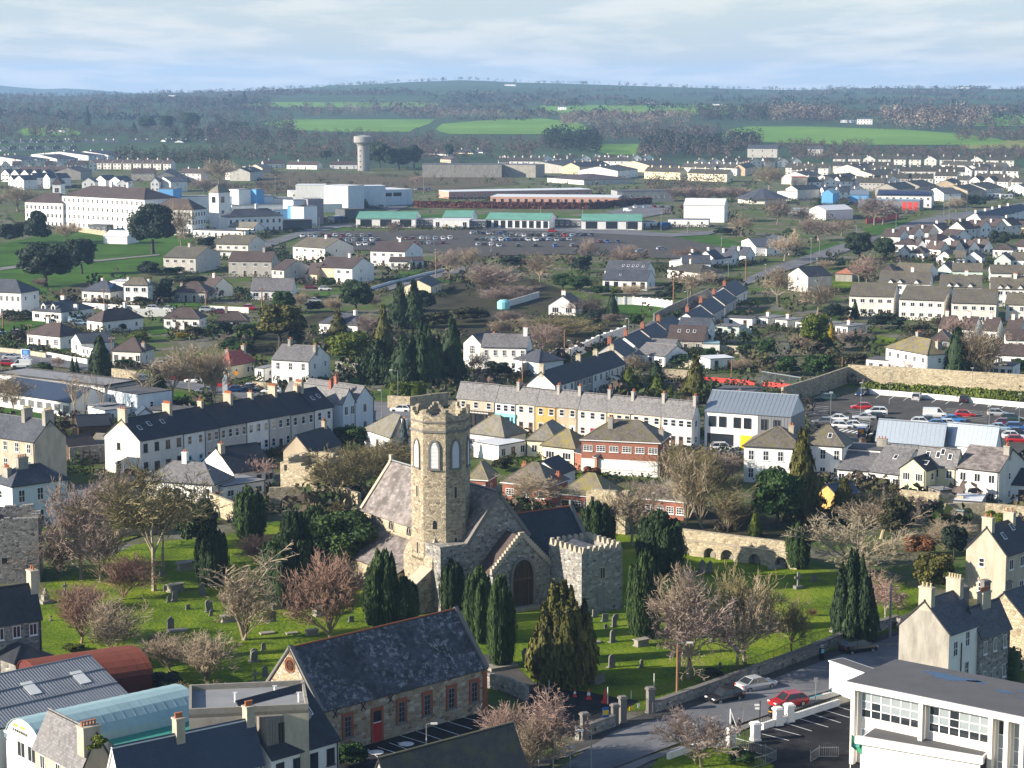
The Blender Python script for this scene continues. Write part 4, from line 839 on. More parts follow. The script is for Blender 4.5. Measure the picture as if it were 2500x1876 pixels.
m.box(xm-.18,Y1-.25,TR+.3,xm+.18,Y1+.15,TR+.9);m.build('gable_coping','dressed_grey',tr)
PX,PYc,PH,PE,PR=8.5,6.2,4.2,5.0,9.2
m=MB();m.box(N1+.02,PYc-PH,0,PX,PYc+PH,PE,0,False);m.face([(PX,PYc-PH,PE),(PX,PYc+PH,PE),(PX,PYc,PR)]);part('porch_wall',m,'rubble_grey')
m=MB()
for s in(-1,1):m.slab([(N1+.02,PYc+s*(PH+.2),PE-.2),(PX-.3,PYc+s*(PH+.2),PE-.2),(PX-.3,PYc,PR+.05),(N1+.02,PYc,PR+.05)],.13,0,1)
pr=part('porch_roof',m,['tile_brown','gutter'])
cr=MB();cr.box(-.28,-.17,-.35,.12,.17,.42);crm=cr.mesh('merlon','dressed')
for s in(-1,1):
 m=MB();m.slab([(PX-.45,PYc+s*(PH+.3),PE-.1),(PX+.08,PYc+s*(PH+.3),PE-.1),(PX+.08,PYc,PR+.3),(PX-.45,PYc,PR+.3)],.4);m.build('gable_coping','dressed_grey',pr)
 for i in range(13):f=(i+.4)/13;obj('merlon',crm,pr,(PX,PYc+s*(PH+.2)*(1-f),PE+.1+(PR+.1-PE)*f))
dm=frame_arch(3.0,3.3,5.7,.3,.2,0);extr(dm,arch_poly(3.0,3.3,5.7),-.03,0,1)
for i in range(7):x=-1.3+i*.43;dm.box(x-.03,-.07,.05,x+.03,-.03,3.3+(2.0-abs(x)*1.15),2)
dm.box(-1.5,-.1,3.2,1.5,-.03,3.4,2);dmm=dm.mesh('great_door',['dressed_grey','doorwood','wood']);obj('great_door',dmm,church,(PX+.02,PYc+.1,.55),math.pi/2)
m=MB();m.box(PX,PYc-1.9,0,PX+.9,PYc+2.1,.5);part('door_step',m,'slab')
VX0,VX1,VY0,VY1,VH=8.0,14.9,10.5,16.6,7.0
m=MB();m.box(VX0,VY0,0,VX1,VY1,VH);vt=part('vestry_tower',m,'rubble_grey')
m=MB()
for x0,y0,x1,y1 in((VX0,VY0,VX1,VY0+.45),(VX0,VY1-.45,VX1,VY1),(VX0,VY0+.45,VX0+.45,VY1-.45),(VX1-.45,VY0+.45,VX1,VY1-.45)):m.box(x0,y0,VH,x1,y1,VH+.6)
m.build('parapet','rubble_grey',vt)
m=MB();m.slab([(VX0+.6,VY0+.5,VH+.1),(VX1-.6,VY0+.5,VH+.1),(VX1-.6,(VY0+VY1)/2,VH+1.0),(VX0+.6,(VY0+VY1)/2,VH+1.0)],.1);m.slab([(VX0+.6,VY1-.5,VH+.1),(VX1-.6,VY1-.5,VH+.1),(VX1-.6,(VY0+VY1)/2,VH+1.),(VX0+.6,(VY0+VY1)/2,VH+1.)],.1);m.build('roof','slate',vt)
mm=MB();mm.box(-.32,-.22,0,.32,.22,.75);mm.v=[(x*(1 if z<.5 else .45),y,z)for x,y,z in mm.v];mmm=mm.mesh('merlon','dressed')
for i in range(7):
 f=(i+.5)/7
 for x,y,r in((VX0+f*(VX1-VX0),VY0+.22,0),(VX0+f*(VX1-VX0),VY1-.22,0),(VX1-.22,VY0+f*(VY1-VY0),1),(VX0+.22,VY0+f*(VY1-VY0),1)):obj('merlon',mmm,vt,(x,y,VH+.58),r*math.pi/2)
m=MB();m.box(-.42,-.05,-.1,.42,.03,1.5);m.box(-.3,-.07,.05,-.06,.0,1.3,1);m.box(.06,-.07,.05,.3,.0,1.3,1);obj('twin_light_window',m.mesh('twin_light_window',['dressed','ironblack']),vt,(VX1,13.6,4.2),math.pi/2)
m=MB();extr(m,arch_poly(1.0,1.7,2.1),-.05,0);obj('door',m.mesh('door','metalgrey'),vt,(VX1,13.4,.9),math.pi/2)
def dep(A,B,h,what,q,rise=0.,px=False):
 c=(lambda p:p)if px else P
 a,b=G(*c(A),h),G(*c(B),h);v=(b-a).normalized();n=Vector((-v.y,v.x,0));g=G(*c(q),h+(rise if what=='rp' else 0))
 w=abs((g-a).dot(n));return max(3.,w*(2 if what=='rp' else 1))
tile(600,1400)
hd=dep((625,1168),(2032,795),4.6,'rp',(325,650),5.2)
hall=house('stone_hall','long rubble stone hall with lichened slate roof, brick window surrounds and red door',(625,1168),(2032,795),4.6,hd,5.2,'g','rubble_hall','slate_hall',**X,cat='hall',ridge='brickred',oh=.2)
HW=hall['W']
def brick_opening(w,h,door=False):
 m=MB();t=.28;m.box(-w/2-t,-.07,-.0,-w/2,.0,h+.02);m.box(w/2,-.07,0,w/2+t,.0,h+.02);m.box(-w/2-t,-.075,h,w/2+t,.0,h+.36)
 if not door:m.box(-w/2-t-.05,-.14,-.14,w/2+t+.05,.0,0,1)
 return m.mesh('brick_surround',['brickred','dressed_grey'])
bw,bd=brick_opening(.85,2.1),brick_opening(1.0,3.1,True)
for fx in(.155,.47,.625,.775,.92):
 s=obj('brick_surround',bw,hall,(fx*HW,-.005,1.35));obj('window',win_mesh(.85,2.1,'t','metalgrey'),s,(0,-.01,0))
s=obj('brick_surround',bd,hall,(.325*HW,-.005,.1));m=MB();m.box(-.5,-.05,0,.5,.01,1.95);m.box(-.5,-.04,1.95,.5,.01,3.1,1);m.box(-.5,-.055,1.9,.5,-.0,2.0,2);m.build('door',['red','glass','frame'],s)
for fx in(.085,.245,.405):
 m=MB();m.tube([(-.28,-.06,-.4),(.28,-.06,.4)],.05,5);m.tube([(.28,-.06,-.4),(-.28,-.06,.4)],.05,5);m.build('tie_plate','ironblack',hall,(fx*HW,0,4.0))
for x in(-.1,HW-.35):
 m=MB();y=hd/2
 for s in(-1,1):m.slab([(x,y+s*(y+.35),4.75),(x+.45,y+s*(y+.35),4.75),(x+.45,y,10.2),(x,y,10.2)],.35)
 m.build('gable_coping','dressed_grey',hall)
B1('brick_quoin','brickred',hall,HW-.55,-.06,0,HW+.04,.0,4.3);B1('eave_gutter','gutter',hall,-.04,-.15,4.42,HW,-.02,4.56)
m=MB();m.tube([(-.06,hd/2,8.2),(.0,hd/2,8.2)],.8,14);m.tube([(-.08,hd/2,8.2),(.0,hd/2,8.2)],.5,14,1);m.build('round_window',['brickred','ironblack'],hall)
house('hall_annexe','low dark slated annexe at the left end of the stone hall',(405,1045),(540,1030),3.4,6,2.2,'g','rubble_hall','slate_dark',**X,cat='annexe')
tile(600,1400)
hw_=house('white_rendered_house','white rendered house with dark slate roof, two skylights and timber dormer',(215,1562),(783,1398),6.0,4.6,4.0,'m','white','slate_dark',n=4,st=2,ws=(.95,1.5),sty='c',fr='framedark',door=None)
for fx,y in((.62,2.2),(.80,2.6)):
 m=MB();m.box(-.42,-.65,0,.42,.65,.09);m.box(-.34,-.57,.09,.34,.57,.1,1);o=m.build('skylight',['frame','solar'],hw_);o.location=(fx*hw_['W'],y,6.0+4.0*y/4.6+.14);o.rotation_euler=(math.atan2(4.0,4.6),0,0)
m=MB();m.box(.2,.8,6.2,4.4,4.6,9.2);m.box(1.5,.76,6.8,2.7,.9,8.6,1);m.build('dormer',['greywood','ironblack'],hw_);m=MB()
for i in range(14):m.box(.2+i*.3,.74,6.3,.22+i*.3,.8,9.1)
m.build('dormer_battens','greywood',hw_);m=MB();m.lathe([(.05,0),(.45,.12),(.46,.14)],12);o=m.build('satellite_dish','metalgrey',hw_,(4.4,.5,8.8));o.rotation_euler=(rad(70),0,rad(20))
fb=house('flat_roofed_block','block with pale grey flat roof and parapet behind the white house',(-480,1195),(530,1150),9.6,dep((-480,1195),(530,1150),9.6,'br',(80,962)),.5,'p','sand','feltpale',**X,cat='building',fascia='slab')
for x,y in((4.,3.),(7.5,4.5),(9.5,2.2)):m=MB();m.tube([(x,y,9.6),(x,y,10.5)],.09,6);m.box(x-.2,y-.06,10.45,x+.2,y+.06,10.55);m.build('roof_vent','frame',fb)
tile(0,1400)
nb=house('dark_slated_house','house with long new blue-black slate roof and two chimneys at the bottom edge',(1030,1835),(2215,1572),6.0,dep((1030,1835),(2215,1572),6.0,'rp',(2050,1262),3.2),3.2,'g','offwhite','slate_new',n=6,ch=((.46,.5,.8,.8,1.5),(.99,.52,.8,.8,1.4)),chwall='sand',pots=4,fascia='frame')
house('old_corner_house','tan walled house with pale grey roof and overgrown chimney at bottom edge',(292,1442),(690,1655),5.6,dep((292,1442),(690,1655),5.6,'rp',(450,1278),2.8),2.8,'g','sand','slate_grey',n=3,ch=((.99,.35,1.2,1.6,1.6,5),),chwall='sand',ws=(.9,1.3),door=None)
tile(0,1400);g_=G(*P((800,1432)),9.4);o=obj('chimney_plant',crown_round(91,'limeleaf',n=900,blobs=8,leaf=.06,bot=0),None,(g_.x,g_.y,8.6));o.scale=(2.0,2.0,1.3);tag(o,'yellow-green plants sprouting round pots of the tan house chimney','plant')
def barrel(name,label,A,B,h,d,rise,wallm,roofm,cat='shed',nseg=10,endm=None):
 a,b=G(*P(A),h),G(*P(B),h);v=b-a;W=math.hypot(v.x,v.y);root=thing(name,label,cat,(a.x,a.y,0),math.atan2(v.y,v.x));m=MB();m.box(0,0,0,W,d,h);
 pr=[(d/2-d/2*math.cos(math.pi*i/nseg),h+rise*math.sin(math.pi*i/nseg))for i in range(nseg+1)]
 for x,s in((0,1),(W,-1)):q=[(x,y,z)for y,z in pr];m.face(q if s>0 else list(reversed(q)),1)
 m.build('wall',[wallm,endm or wallm],root);m=MB()
 for(y0,z0),(y1,z1)in zip(pr,pr[1:]):m.slab([(-.15,y0,z0+.03),(W+.15,y0,z0+.03),(W+.15,y1,z1+.03),(-.15,y1,z1+.03)],.05)
 m.build('roof',roofm,root);m=MB();k=0
 while k*1.1<W:m.tube([(k*1.1,y,z+.04)for y,z in pr],.014,3);k+=1
 tag(m.build('sheet_seams',roofm,root),kind='stuff');return root,W
bv,BW=barrel('vaulted_workshop','long workshop with pale blue barrel-vaulted metal roof and white round-topped front',(370,1540),(1700,1232),3.6,7.2,2.5,'white','blueroof')
m=MB();m.box(-.35,.6,4.2,-.2,6.9,4.4)
for i in range(9):m.box(-.2,5.6-i*.32,5.2,-.16,5.42-i*.32,5.42,1 if i%4 else 0)
for i in range(8):m.box(-.2,5.4-i*.36,4.7,-.16,5.2-i*.36,4.95,2)
m.build('sign_marks',['frame','yellow','gutter'],bv);
for y in(2.2,4.2):obj('window',win_mesh(1.5,1.5,'c'),bv,(-.02,y,2.4),-math.pi/2)
m=MB();m.slab([(6.5,-6.5,2.9),(BW,-6.5,2.9),(BW,-.05,3.7),(6.5,-.05,3.7)],.1);m.build('lean_to_roof','greenpaint',bv);B1('lean_to_wall','white',bv,6.6,-6.3,0,BW-.1,-.06,2.75)
sd=house('corrugated_shed','white walled shed with grey corrugated roof and pale roof lights at left edge',(-160,1340),(1098,1052),4.2,dep((-160,1340),(1098,1052),4.2,'rp',(715,712),2.6),2.6,'g','white','asbestos',**X,cat='shed')
W_,d_=sd['W'],dep((-160,1340),(1098,1052),4.2,'rp',(715,712),2.6);m=MB()
for i in range(int(W_/.32)):x=.15+i*.32;m.slab([(x,-.3,4.26),(x+.12,-.3,4.26),(x+.12,d_/2,6.98),(x,d_/2,6.98)],.05)
tag(m.build('corrugations','asbestos',sd),kind='stuff')
for fx in(.16,.48,.82):
 m=MB();x=fx*W_;f=lambda t:4.2+2.6*t+.24;m.slab([(x-.6,d_*.22,f(.44)),(x+.6,d_*.22,f(.44)),(x+.6,d_*.36,f(.72)),(x-.6,d_*.36,f(.72))],.04);m.build('roof_light','lamp',sd)
m=MB()
for t in(.33,.66):y=d_/2*t;m.box(-.1,y-.05,4.2+2.6*t+.17,W_+.1,y+.05,4.2+2.6*t+.25)
m.build('sheet_joints','metalgrey',sd)
barrel('red_barn','rust red curved-roof barn with dark red sheet wall behind corrugated shed',(380,985),(1285,850),2.5,9,1.7,'rustdark','rustred','barn')
house('stone_corner_house','two-storey rubble stone house with dark slate roof and mossy chimney at left edge',(-220,440),(346,354),6.2,dep((-220,440),(346,354),6.2,'rp',(155,108),3.2),3.2,'g','rubble_grey','slate_dark',n=4,st=2,ws=(.9,1.3),door=None,ch=((.97,.5,.9,1.3,1.6),),chwall='sand',side=False)
house('lean_to_shed','small dark roofed lean-to below the stone house at left edge',(130,765),(420,700),2.4,5,1.4,'h','rubble_grey','slate_dark',**X,cat='shed')
tile(600,1400);dk=house('dark_tiled_hall','dark tiled roof with mossy ridge at the bottom edge beside pink birches',(1243,1942),(2365,1622),3.2,dep((1243,1942),(2365,1622),3.2,'rp',(2092,1312),3.4),3.4,'g','dash','tile_dark',**X,cat='building',ridge='tile_moss')
tile(1860,1400);A_,B_=(792,950),(2330,1262);sdp=dep(A_,B_,7.4,'bl',(1135,775))
sc=house('school_building','white flat-roofed two-storey school with columns and window bands at bottom right',A_,B_,7.4,sdp,.4,'f','offwhite','felt',**X,cat='school',fascia='frame');SW=sc['W']
B1('fascia','white',sc,-.7,-1.1,7.35,SW+.3,0,7.95);B1('roof_felt','felt',sc,-.5,-.9,7.96,SW,sdp,8.0)
for x in(.0,7.0,13.9,15.4,16.9):B1('column','offwhite',sc,x,-.9,0,x+.42,-.35,7.34)
def winband(root,x0,x1,z0,z1,n,y=0.,rows=3):
 m=MB();w=(x1-x0)/n;m.box(x0-.08,-.06-y,z0-.1,x1+.08,-.0-y,z0);m.box(x0-.08,-.06-y,z1,x1+.08,0-y,z1+.08)
 for i in range(n+1):m.box(x0+i*w-.05,-.06-y,z0,x0+i*w+.05,-y,z1)
 for r in range(1,rows):z=z0+(z1-z0)*r/rows;m.box(x0,-.055-y,z-.035,x1,-y,z+.035)
 f=m.build('window_band','frame',root)
 for i in range(n):
  for r in range(rows):
   g=MB();a,b=z0+(z1-z0)*r/rows,z0+(z1-z0)*(r+1)/rows;g.face([(x0+i*w+.05,-.02-y,a+.03),(x0+(i+1)*w-.05,-.02-y,a+.03),(x0+(i+1)*w-.05,-.02-y,b-.03),(x0+i*w+.05,-.02-y,b-.03)]);g.build('pane','blind' if(r>0 and R.random()<.8)else 'glass',f)
winband(sc,.7,6.8,4.6,6.9,6);winband(sc,7.7,13.7,4.6,6.9,6);winband(sc,.7,2.4,1.2,3.4,2,rows=2)
for x in(14.5,16.0,17.5):winband(sc,x,x+.8,.6,6.9,1,rows=5)
rg_=np.random.default_rng(4)
for x,y,sx,sy in((6.6,9.4,2.6,1.3),(9.2,9.6,.9,.5),(12.6,7.6,1.0,.5),(15.2,9.6,2.0,.8),(17.2,8.6,2.2,.7),(15.4,6.4,.8,.35)):
 m=MB();pts=[]
 for k in range(22):an=2*math.pi*k/22;q=1+.25*math.sin(3*an+x)+.12*rg_.normal();pts.append((x+sx*q*math.cos(an),(y+sy*q*math.sin(an))*sdp/13,8.012))
 m.face(pts);m.build('rain_puddle','water',sc)
A_,B_=(835,1402),(1840,1570);s2=house('school_porch_block','low white flat-roofed block in front of the school',A_,B_,3.6,dep(A_,B_,3.6,'bl',(1075,1285)),.3,'f','white','felt',**X,cat='building',fascia='frame');B1('fascia','white',s2,-.4,-.5,3.3,s2['W']+.4,0,3.95)
for i in range(4):m=MB();x=s2['W'];m.box(x,.3+i*.55,.5,x+.06,.65+i*.55,3.2);m.build('window_strip','glass',s2)
house('school_link','narrow flat roofed link beside the grey gable and school roof',(900,860),(1010,838),3.2,6,.2,'f','white','felt',**X,cat='building',fascia='frame')
A_,B_=(1582,512),(1845,418);g1=house('gabled_roadside_house','tall house with lit cement gable and white front, by the road',A_,B_,7.6,dep(A_,B_,7.6,'bl',(1152,428)),2.9,'g','cement','slate',**X,ch=((.02,.5,.7,1.5,1.5,3),(.98,.5,.7,1.7,1.5,5)),chwall='sand',pot='potpale')
B1('white_front','white',g1,.05,-.03,0,g1['W']-.05,.0,7.5)
for x,z in((.2,5.0),(.58,5.6),(.58,2.4),(.2,.7)):put(g1,win_mesh(.8,1.6,'b'),'window','f',x*g1['W'],z,9,9,.03)
m=MB();m.tube([(.38*g1['W'],-.1,1),(.38*g1['W'],-.1,6.2)],.06,6);m.build('drainpipe','gutter',g1)
A_,B_=(1846,528),(2096,442);house('grey_roadside_house','grey stone house joined behind the white-fronted gabled house',A_,B_,6.4,dep(A_,B_,6.4,'bl',(1700,470)),2.6,'g','rubble_grey','slate',n=3,st=2,ws=(.6,1.4),door=None,ch=((.5,.5,1.6,.7,1.4,5),),chwall='sand',side=False)
house('whitewashed_stone_house','pale whitewashed stone gable house at right edge beside the road',(2250,420),(2480,340),5.4,dep((2250,420),(2480,340),5.4,'bl',(1960,292)),2.8,'g','rubble_pale','slate',**X)
tile(1860,1000);A_,B_=(2062,1228),(2330,1140);house('house_with_tree_shadowed_gable','house with sand gable crossed by branch shadows and two skylights at right edge',A_,B_,6.2,dep(A_,B_,6.2,'bl',(1690,1182)),3.0,'g','sand','slate_dark',n=3,st=2,ch=((.02,.5,.7,1.4,1.3),(.7,.5,.7,1.4,1.2)),sky=((.25,.55),(.62,.75)),door=None)
def H(name,label,A,B,h,d,rise=2.6,kind='g',wall='white',rm='tile',**k):
 if isinstance(d,tuple):d=dep(A,B,h,d[0],d[1],rise,k.get('px',False))
 return house(name,label,A,B,h,d,rise,kind,wall,rm,**k)
def terrace(name,A,B,h,d,rise,segs,px=False,group=None,chs=True,**k):
 a,b=(G(*A,h),G(*B,h))if px else(G(*P(A),h),G(*P(B),h));tot=sum(s[0]for s in segs);f=0;out=[]
 for i,s in enumerate(segs):
  p,q=a.lerp(b,f/tot),a.lerp(b,(f+s[0])/tot);f+=s[0];kw=dict(k);kw.update(s[4]if len(s)>4 else{})
  ch=kw.pop('ch',((.99,.5,.55,1.0,1.1),)if chs else());hh=h+R.uniform(-.06,.06)
  out.append(house(name,s[3],None,None,hh,d,rise+R.uniform(-.03,.03),'g',s[1],s[2],pts=(p+Vector((0,0,0)),q),ch=ch,group=group,side=(i==len(segs)-1 or i==0)and kw.pop('side',True),**kw))
 return out
tile(0,1000)
H('tall_stone_fronted_house','tall three-storey sand-fronted house with dark side gable and slate roof at left edge',(-200,205),(290,272),8.2,('br',(575,225)),2.8,'g','sand','slate',st=3,n=5,ch=((.62,.5,.7,1.8,1.6,6),(.98,.5,.7,1.9,1.7,6)),chwall='cement',pot='potpale',ws=(.9,1.5),sty='b',side=False,door=None)
H('hip_roofed_grey_house','grey-white two-storey house with mossy hipped slate roof by the round ruin',(102,658),(567,592),6.4,('bl',(-140,622)),2.4,'h','paleblue','slate',n=3,ws=(1.,1.8),sty='b',ch=((.12,.6,.7,1.6,1.4,4),(.35,.45,1.6,.7,1.5,5)),chwall='cement',door=None)
LT=[(18,'offwhite','slate_dark','end terrace house with tan chimney gable and four front skylights',dict(n=4,ch=((.01,.5,.6,1.8,1.8,3),),sky=((.2,.5),(.45,.6),(.75,.6)),fr='framedark')),(9,'white','slate_dark','white terrace house with pale blue door, beside the skylit end house',dict(n=2,door='tealpale',ch=((.0,.5,.6,1.8,1.6,7),))),(6,'paledash','slate_dark','narrow grey terrace house between white house and wide grey house',dict(n=2)),(12,'paledash','slate_dark','wide pale grey terrace house with parked blue car before it',dict(n=4,ch=((.98,.5,.6,1.8,1.6,8),))),(10,'white','slate_dark','white terrace house beyond the lamp post in left terrace',dict(n=3)),(10,'paledash','slate_dark','grey terrace house with dark ground floor windows near pink tree',dict(n=3,ch=((.98,.5,.6,1.8,1.6,6),))),(11,'paledash','slate_dark','grey terrace house with white upper windows behind pink bare tree',dict(n=3)),(9,'white','slate_dark','white end house of left terrace with two skylights',dict(n=2,sky=((.35,.5),(.7,.55)),ch=((.1,.5,.6,1.8,1.6,6),)))]
terrace('terrace_house',(341,1077),(814,993),6.0,8.5,3.0,LT,px=True,group='houses of the left terrace',ws=(.9,1.4),sty='s',chwall='sand',pot='pot')
bl_=H('white_bungalow','white hipped bungalow with grey roof behind the tall pale tree',(1230,602),(1800,642),2.9,('br',(2038,586)),2.8,'h','white','slate_grey',n=5,st=1,ws=(1.3,1.2),door='frame',ch=((.45,.5,.8,.8,1.5),))
H('dark_roofed_bungalow','white bungalow with black slate roof and front gable right of white hipped bungalow',(1970,535),(2310,488),2.9,('bl',(1745,452)),3.2,'g','white','slate_dark',n=4,st=1,ws=(1.5,1.2),ch=((.05,.4,.8,.8,1.5),),chwall='sand')
H('flat_roofed_garage','white flat-roofed garage beside clipped hedge and white bungalow',(1885,655),(2240,600),2.5,6,.2,'f','white','feltpale',n=3,st=1,cat='garage',side=False,ws=(1.2,1.))
H('garden_shed','small green-roofed garden shed behind the left terrace',(660,145),(930,130),2.6,6,1.4,'g','wood','slate_dark',**X,cat='shed');H('garden_shed','brown wooden shed with dark roof beside the three-storey house',(590,330),(820,300),2.6,5,1.5,'g','wood','tile_brown',**X,cat='shed');H('glazed_outhouse','low outhouse with two roof lights behind the tan chimney gable',(750,290),(960,300),2.4,6,1.2,'g','sand','tile_grey',**X,sky=((.55,.5),(.85,.5)),cat='shed')
wall('yard_wall','tall dark yard wall with green gate left of the terrace',[(590,470),(1000,430),(1160,440)],3.,.35,'rubble_grey')
tile(600,1000)
H('tan_gable_cottage','cottage with tan gable and black slate roof behind the square ruin',(540,362),(800,285),3.0,('bl',(350,332)),2.6,'g','tan','slate_dark',**X,ch=((.9,.5,.8,.6,1.2,4),))
def ruin(label,A,B,h,d,mat,seed,name='ruined_tower',jag=.9,steps=9,base=False):
 a,b=(G(*P(A),h),G(*P(B),h))if not base else(G(*P(A)),G(*P(B)));v=b-a;W=math.hypot(v.x,v.y);root=thing(name,label,'ruin',(a.x,a.y,0),math.atan2(v.y,v.x));rr=random.Random(seed);t=.9
 for nm,x0,y0,x1,y1 in(('front_wall',0,0,W,t),('right_wall',W-t,t,W,d),('left_wall',0,t,t,d),('back_wall',t,d-t,W-t,d)):
  m=MB();L=max(x1-x0,y1-y0);k=max(3,int(L/.7));z=h
  for i in range(k):
   z=min(h+.5,max(h-jag*1.4,z+rr.uniform(-jag,jag)*.5));f0,f1=i/k,(i+1)/k
   if x1-x0>y1-y0:m.box(x0+(x1-x0)*f0,y0,0,x0+(x1-x0)*f1,y1,z)
   else:m.box(x0,y0+(y1-y0)*f0,0,x1,y0+(y1-y0)*f1,z)
  m.build(nm,mat,root)
 m=MB();m.box(W*.12,-.02,h*.75,W*.12+.5,.02,h*.75+.9);m.box(W*.45,-.02,h*.3,W*.45+.7,.02,h*.3+.8);m.build('window_hole','ironblack',root);return root
ruin('square ruined stone tower with lit mossy face behind the churchyard',(290,432),(572,462),5.8,7.5,'rubble_pale',3)
tile(0,1000);ruin('ivy-topped ruined stone tower at left edge of the churchyard',(-260,925),(320,905),8.6,8.,'rubble_grey',8,jag=.5)
tile(1200,1000);ruin('pale overgrown ruined gable wall behind the battlemented vestry',(800,700),(1130,730),5.6,1.9,'rubble_pale',5,'ruined_wall',1.4)
tile(600,600);H('brown_roofed_bungalow','bungalow with brown tiled roof and white chimney left of the tower',(1000,1555),(1225,1628),3.0,('br',(1440,1560)),3.2,'h','white','tile_grey',n=3,st=1,ch=((.85,.45,.8,.8,1.6),),chwall='white')
tile(600,1000);H('grey_roofed_bungalow','bungalow with grey-tan hipped roof just right of the tower parapet',(1872,200),(2180,238),2.9,('br',(2374,198)),3.2,'h','offwhite','tile_grey',n=4,st=1,ws=(1.3,1.1),sty='p',door=None)
H('brick_bungalow','small red brick bungalow with mossy dark hip roof beside the tower',(1872,592),(2036,602),2.9,('br',(2235,562)),2.6,'h','brick','tile_moss',n=2,st=1,ws=(1.3,1.2),fascia='frame',door=None)
tile(1200,1000)
H('cream_bungalow','cream bungalow with wide grey roof, rear of the cream pair',(302,262),(545,275),2.9,9,2.8,'h','cream','tile_grey',n=2,st=1,door=None);H('cream_hipped_wing','cream front wing with mossy hipped roof beside the red brick house',(425,306),(705,338),2.9,('br',(775,285)),2.8,'h','cream','tile_moss',n=2,st=1,ws=(1.7,1.2),sty='p',door=None)
H('white_flat_extension','white flat-roofed extension with brown doors beside the grey-roofed bungalow',(60,310),(300,268),2.6,6,.2,'f','white','whiteroof',n=3,st=1,cat='extension',side=False)
rb=H('red_brick_house','large red brick house with hipped roof and white ground floor',(760,258),(1418,288),5.6,('br',(1490,215)),3.0,'h','brick','tile',n=6,ws=(1.5,1.0),sty='g',fascia='frame',door=None,ch=((.33,.3,.8,.8,1.8),(.97,.4,.8,.8,1.5)),chwall='cement')
B1('white_plinth','white',rb,-.03,-.03,0,rb['W']+.03,.05,2.6)
H('brick_porch','gabled red brick porch with white columns and two skylights before the brick house',(890,400),(1122,370),3.0,6,1.8,'x','brick','slate_dark',n=4,st=1,ws=(.8,2.2),sty='d',fascia='frame',door=None,cat='porch')
H('white_gabled_garage','white gabled garage with dark roof behind the brick bungalow',(575,548),(705,498),2.5,('bl',(385,488)),1.8,'g','white','slate_dark',**X,cat='garage')
H('brick_bungalow','red brick bungalow with brown hip roof and chimney, behind the sparse tree',(92,618),(475,658),2.9,('br',(690,602)),3.0,'h','brick','tile',n=3,st=1,ws=(1.4,1.1),sty='g',fascia='frame',door=None,ch=((.15,.75,.7,.7,1.2),(.98,.6,.7,.7,1.3)),chwall='brick')
H('brick_bungalow','red brick bungalow with mossy roof beside the pale ruined wall',(575,714),(965,752),2.9,('br',(1110,690)),3.0,'h','brick','tile_moss',n=4,st=1,ws=(1.4,1.1),sty='g',fascia='frame',door=None)
H('brick_bungalow','red brick bungalow half hidden by bare trees right of ruined wall',(1290,755),(1636,788),2.9,('br',(1710,700)),3.0,'h','brick','tile_grey',n=4,st=1,ws=(1.2,1.1),sty='g',fascia='frame',door=None)
CT=[(98,'sand','slate_grey','stone-fronted pub with dark shopfront at left end of cream terrace',dict(n=3,ch=())),(54,'paleblue','slate_grey','pale blue shop with turquoise shopfront in the cream terrace',dict(n=3,door='teal')),(48,'cream','slate_grey','cream terrace house with satellite dish beside the blue shop',dict(n=2,ch=())),(52,'ochre','slate_grey','ochre yellow terrace house in the cream terrace',dict(n=2)),(52,'tan','slate_grey','brown dashed terrace house with white door in the cream terrace',dict(n=2,door='frame')),(72,'cream','slate_grey','wide cream terrace house with dark red door beside brown house',dict(n=3,door='red')),(56,'lemon','slate_grey','lemon terrace house behind the brick house chimney',dict(n=3)),(72,'cream','slate_grey','long cream terrace house second from right end of its terrace',dict(n=3)),(72,'white','slate_grey','white right end house of cream terrace beside telegraph pole',dict(n=4))]
ct=terrace('terrace_house',(1116,969),(1692,1019.5),5.6,dep((1116,969),(1692,1019.5),5.6,'rp',(1172,941),2.5,True),2.5,CT,px=True,group='houses of the cream terrace',ws=(1.0,1.25),sty='s',chwall='dash',pots=3)
for o,mt,m2,tx in((ct[0],'doorwood','wood',None),(ct[1],'tealpale','teal',None)):
 m=MB();W=o['W'];m.box(.2,-.28,0,.55,-.1,2.7);m.box(W-.55,-.28,0,W-.2,-.1,2.7);m.box(.1,-.35,2.7,W-.1,-.1,3.3);m.box(W*.42,-.26,0,W*.48,-.1,2.7);m.box(W*.72,-.26,0,W*.78,-.1,2.7);m.build('shopfront',mt,o)
 m=MB();m.box(.56,-.13,.5,W*.42,-.08,2.6);m.box(W*.48,-.13,.5,W*.72,-.08,2.6);m.build('shop_window','glass',o)
m=MB();W=ct[0]['W']
for i in range(15):m.box(W*.25+i*.33,-.37,2.88,W*.25+.2+i*.33,-.352,3.1)
m.build('sign_lettering','frame',ct[0])
zs=H('zinc_roofed_shop','modern white and grey shop with striped zinc roof beside cream terrace',(1721,1003),(1931,1017),6.6,('br',(1980,1001)),3.0,'g','white','metalroof',px=True,**X,cat='shop',ridge='metalroof',fascia='metalgrey')
def seams(root,W,d,h,rise,step=.75,mat='metalroof',oh=.3):
 e=rise/(d/2)*oh;sm=MB();sm.slab([(0,-oh,h-e+.17),(.07,-oh,h-e+.17),(.07,d/2,h+rise+.2),(0,d/2,h+rise+.2)],.06);me=sm.mesh('seam',mat)
 for i in range(int(W/step)+1):obj('seam',me,root,(min(i*step,W-.07),0,0))
zd=dep((1721,1003),(1931,1017),6.6,'br',(1980,1001),0,True);seams(zs,zs['W'],zd,6.6,3.0);W=zs['W']
m=MB();m.box(W*.62,-.06,0,W+.06,0.02,6.5);m.box(W,0.02,0,W+.06,zd,6.5);m.build('seamed_cladding','metalgrey',zs)
for i in range(10):m=MB();x=W*.62+i*W*.038;m.box(x,-.1,0,x+.05,-.06,6.5);m.build('cladding_seam','metalgrey',zs)
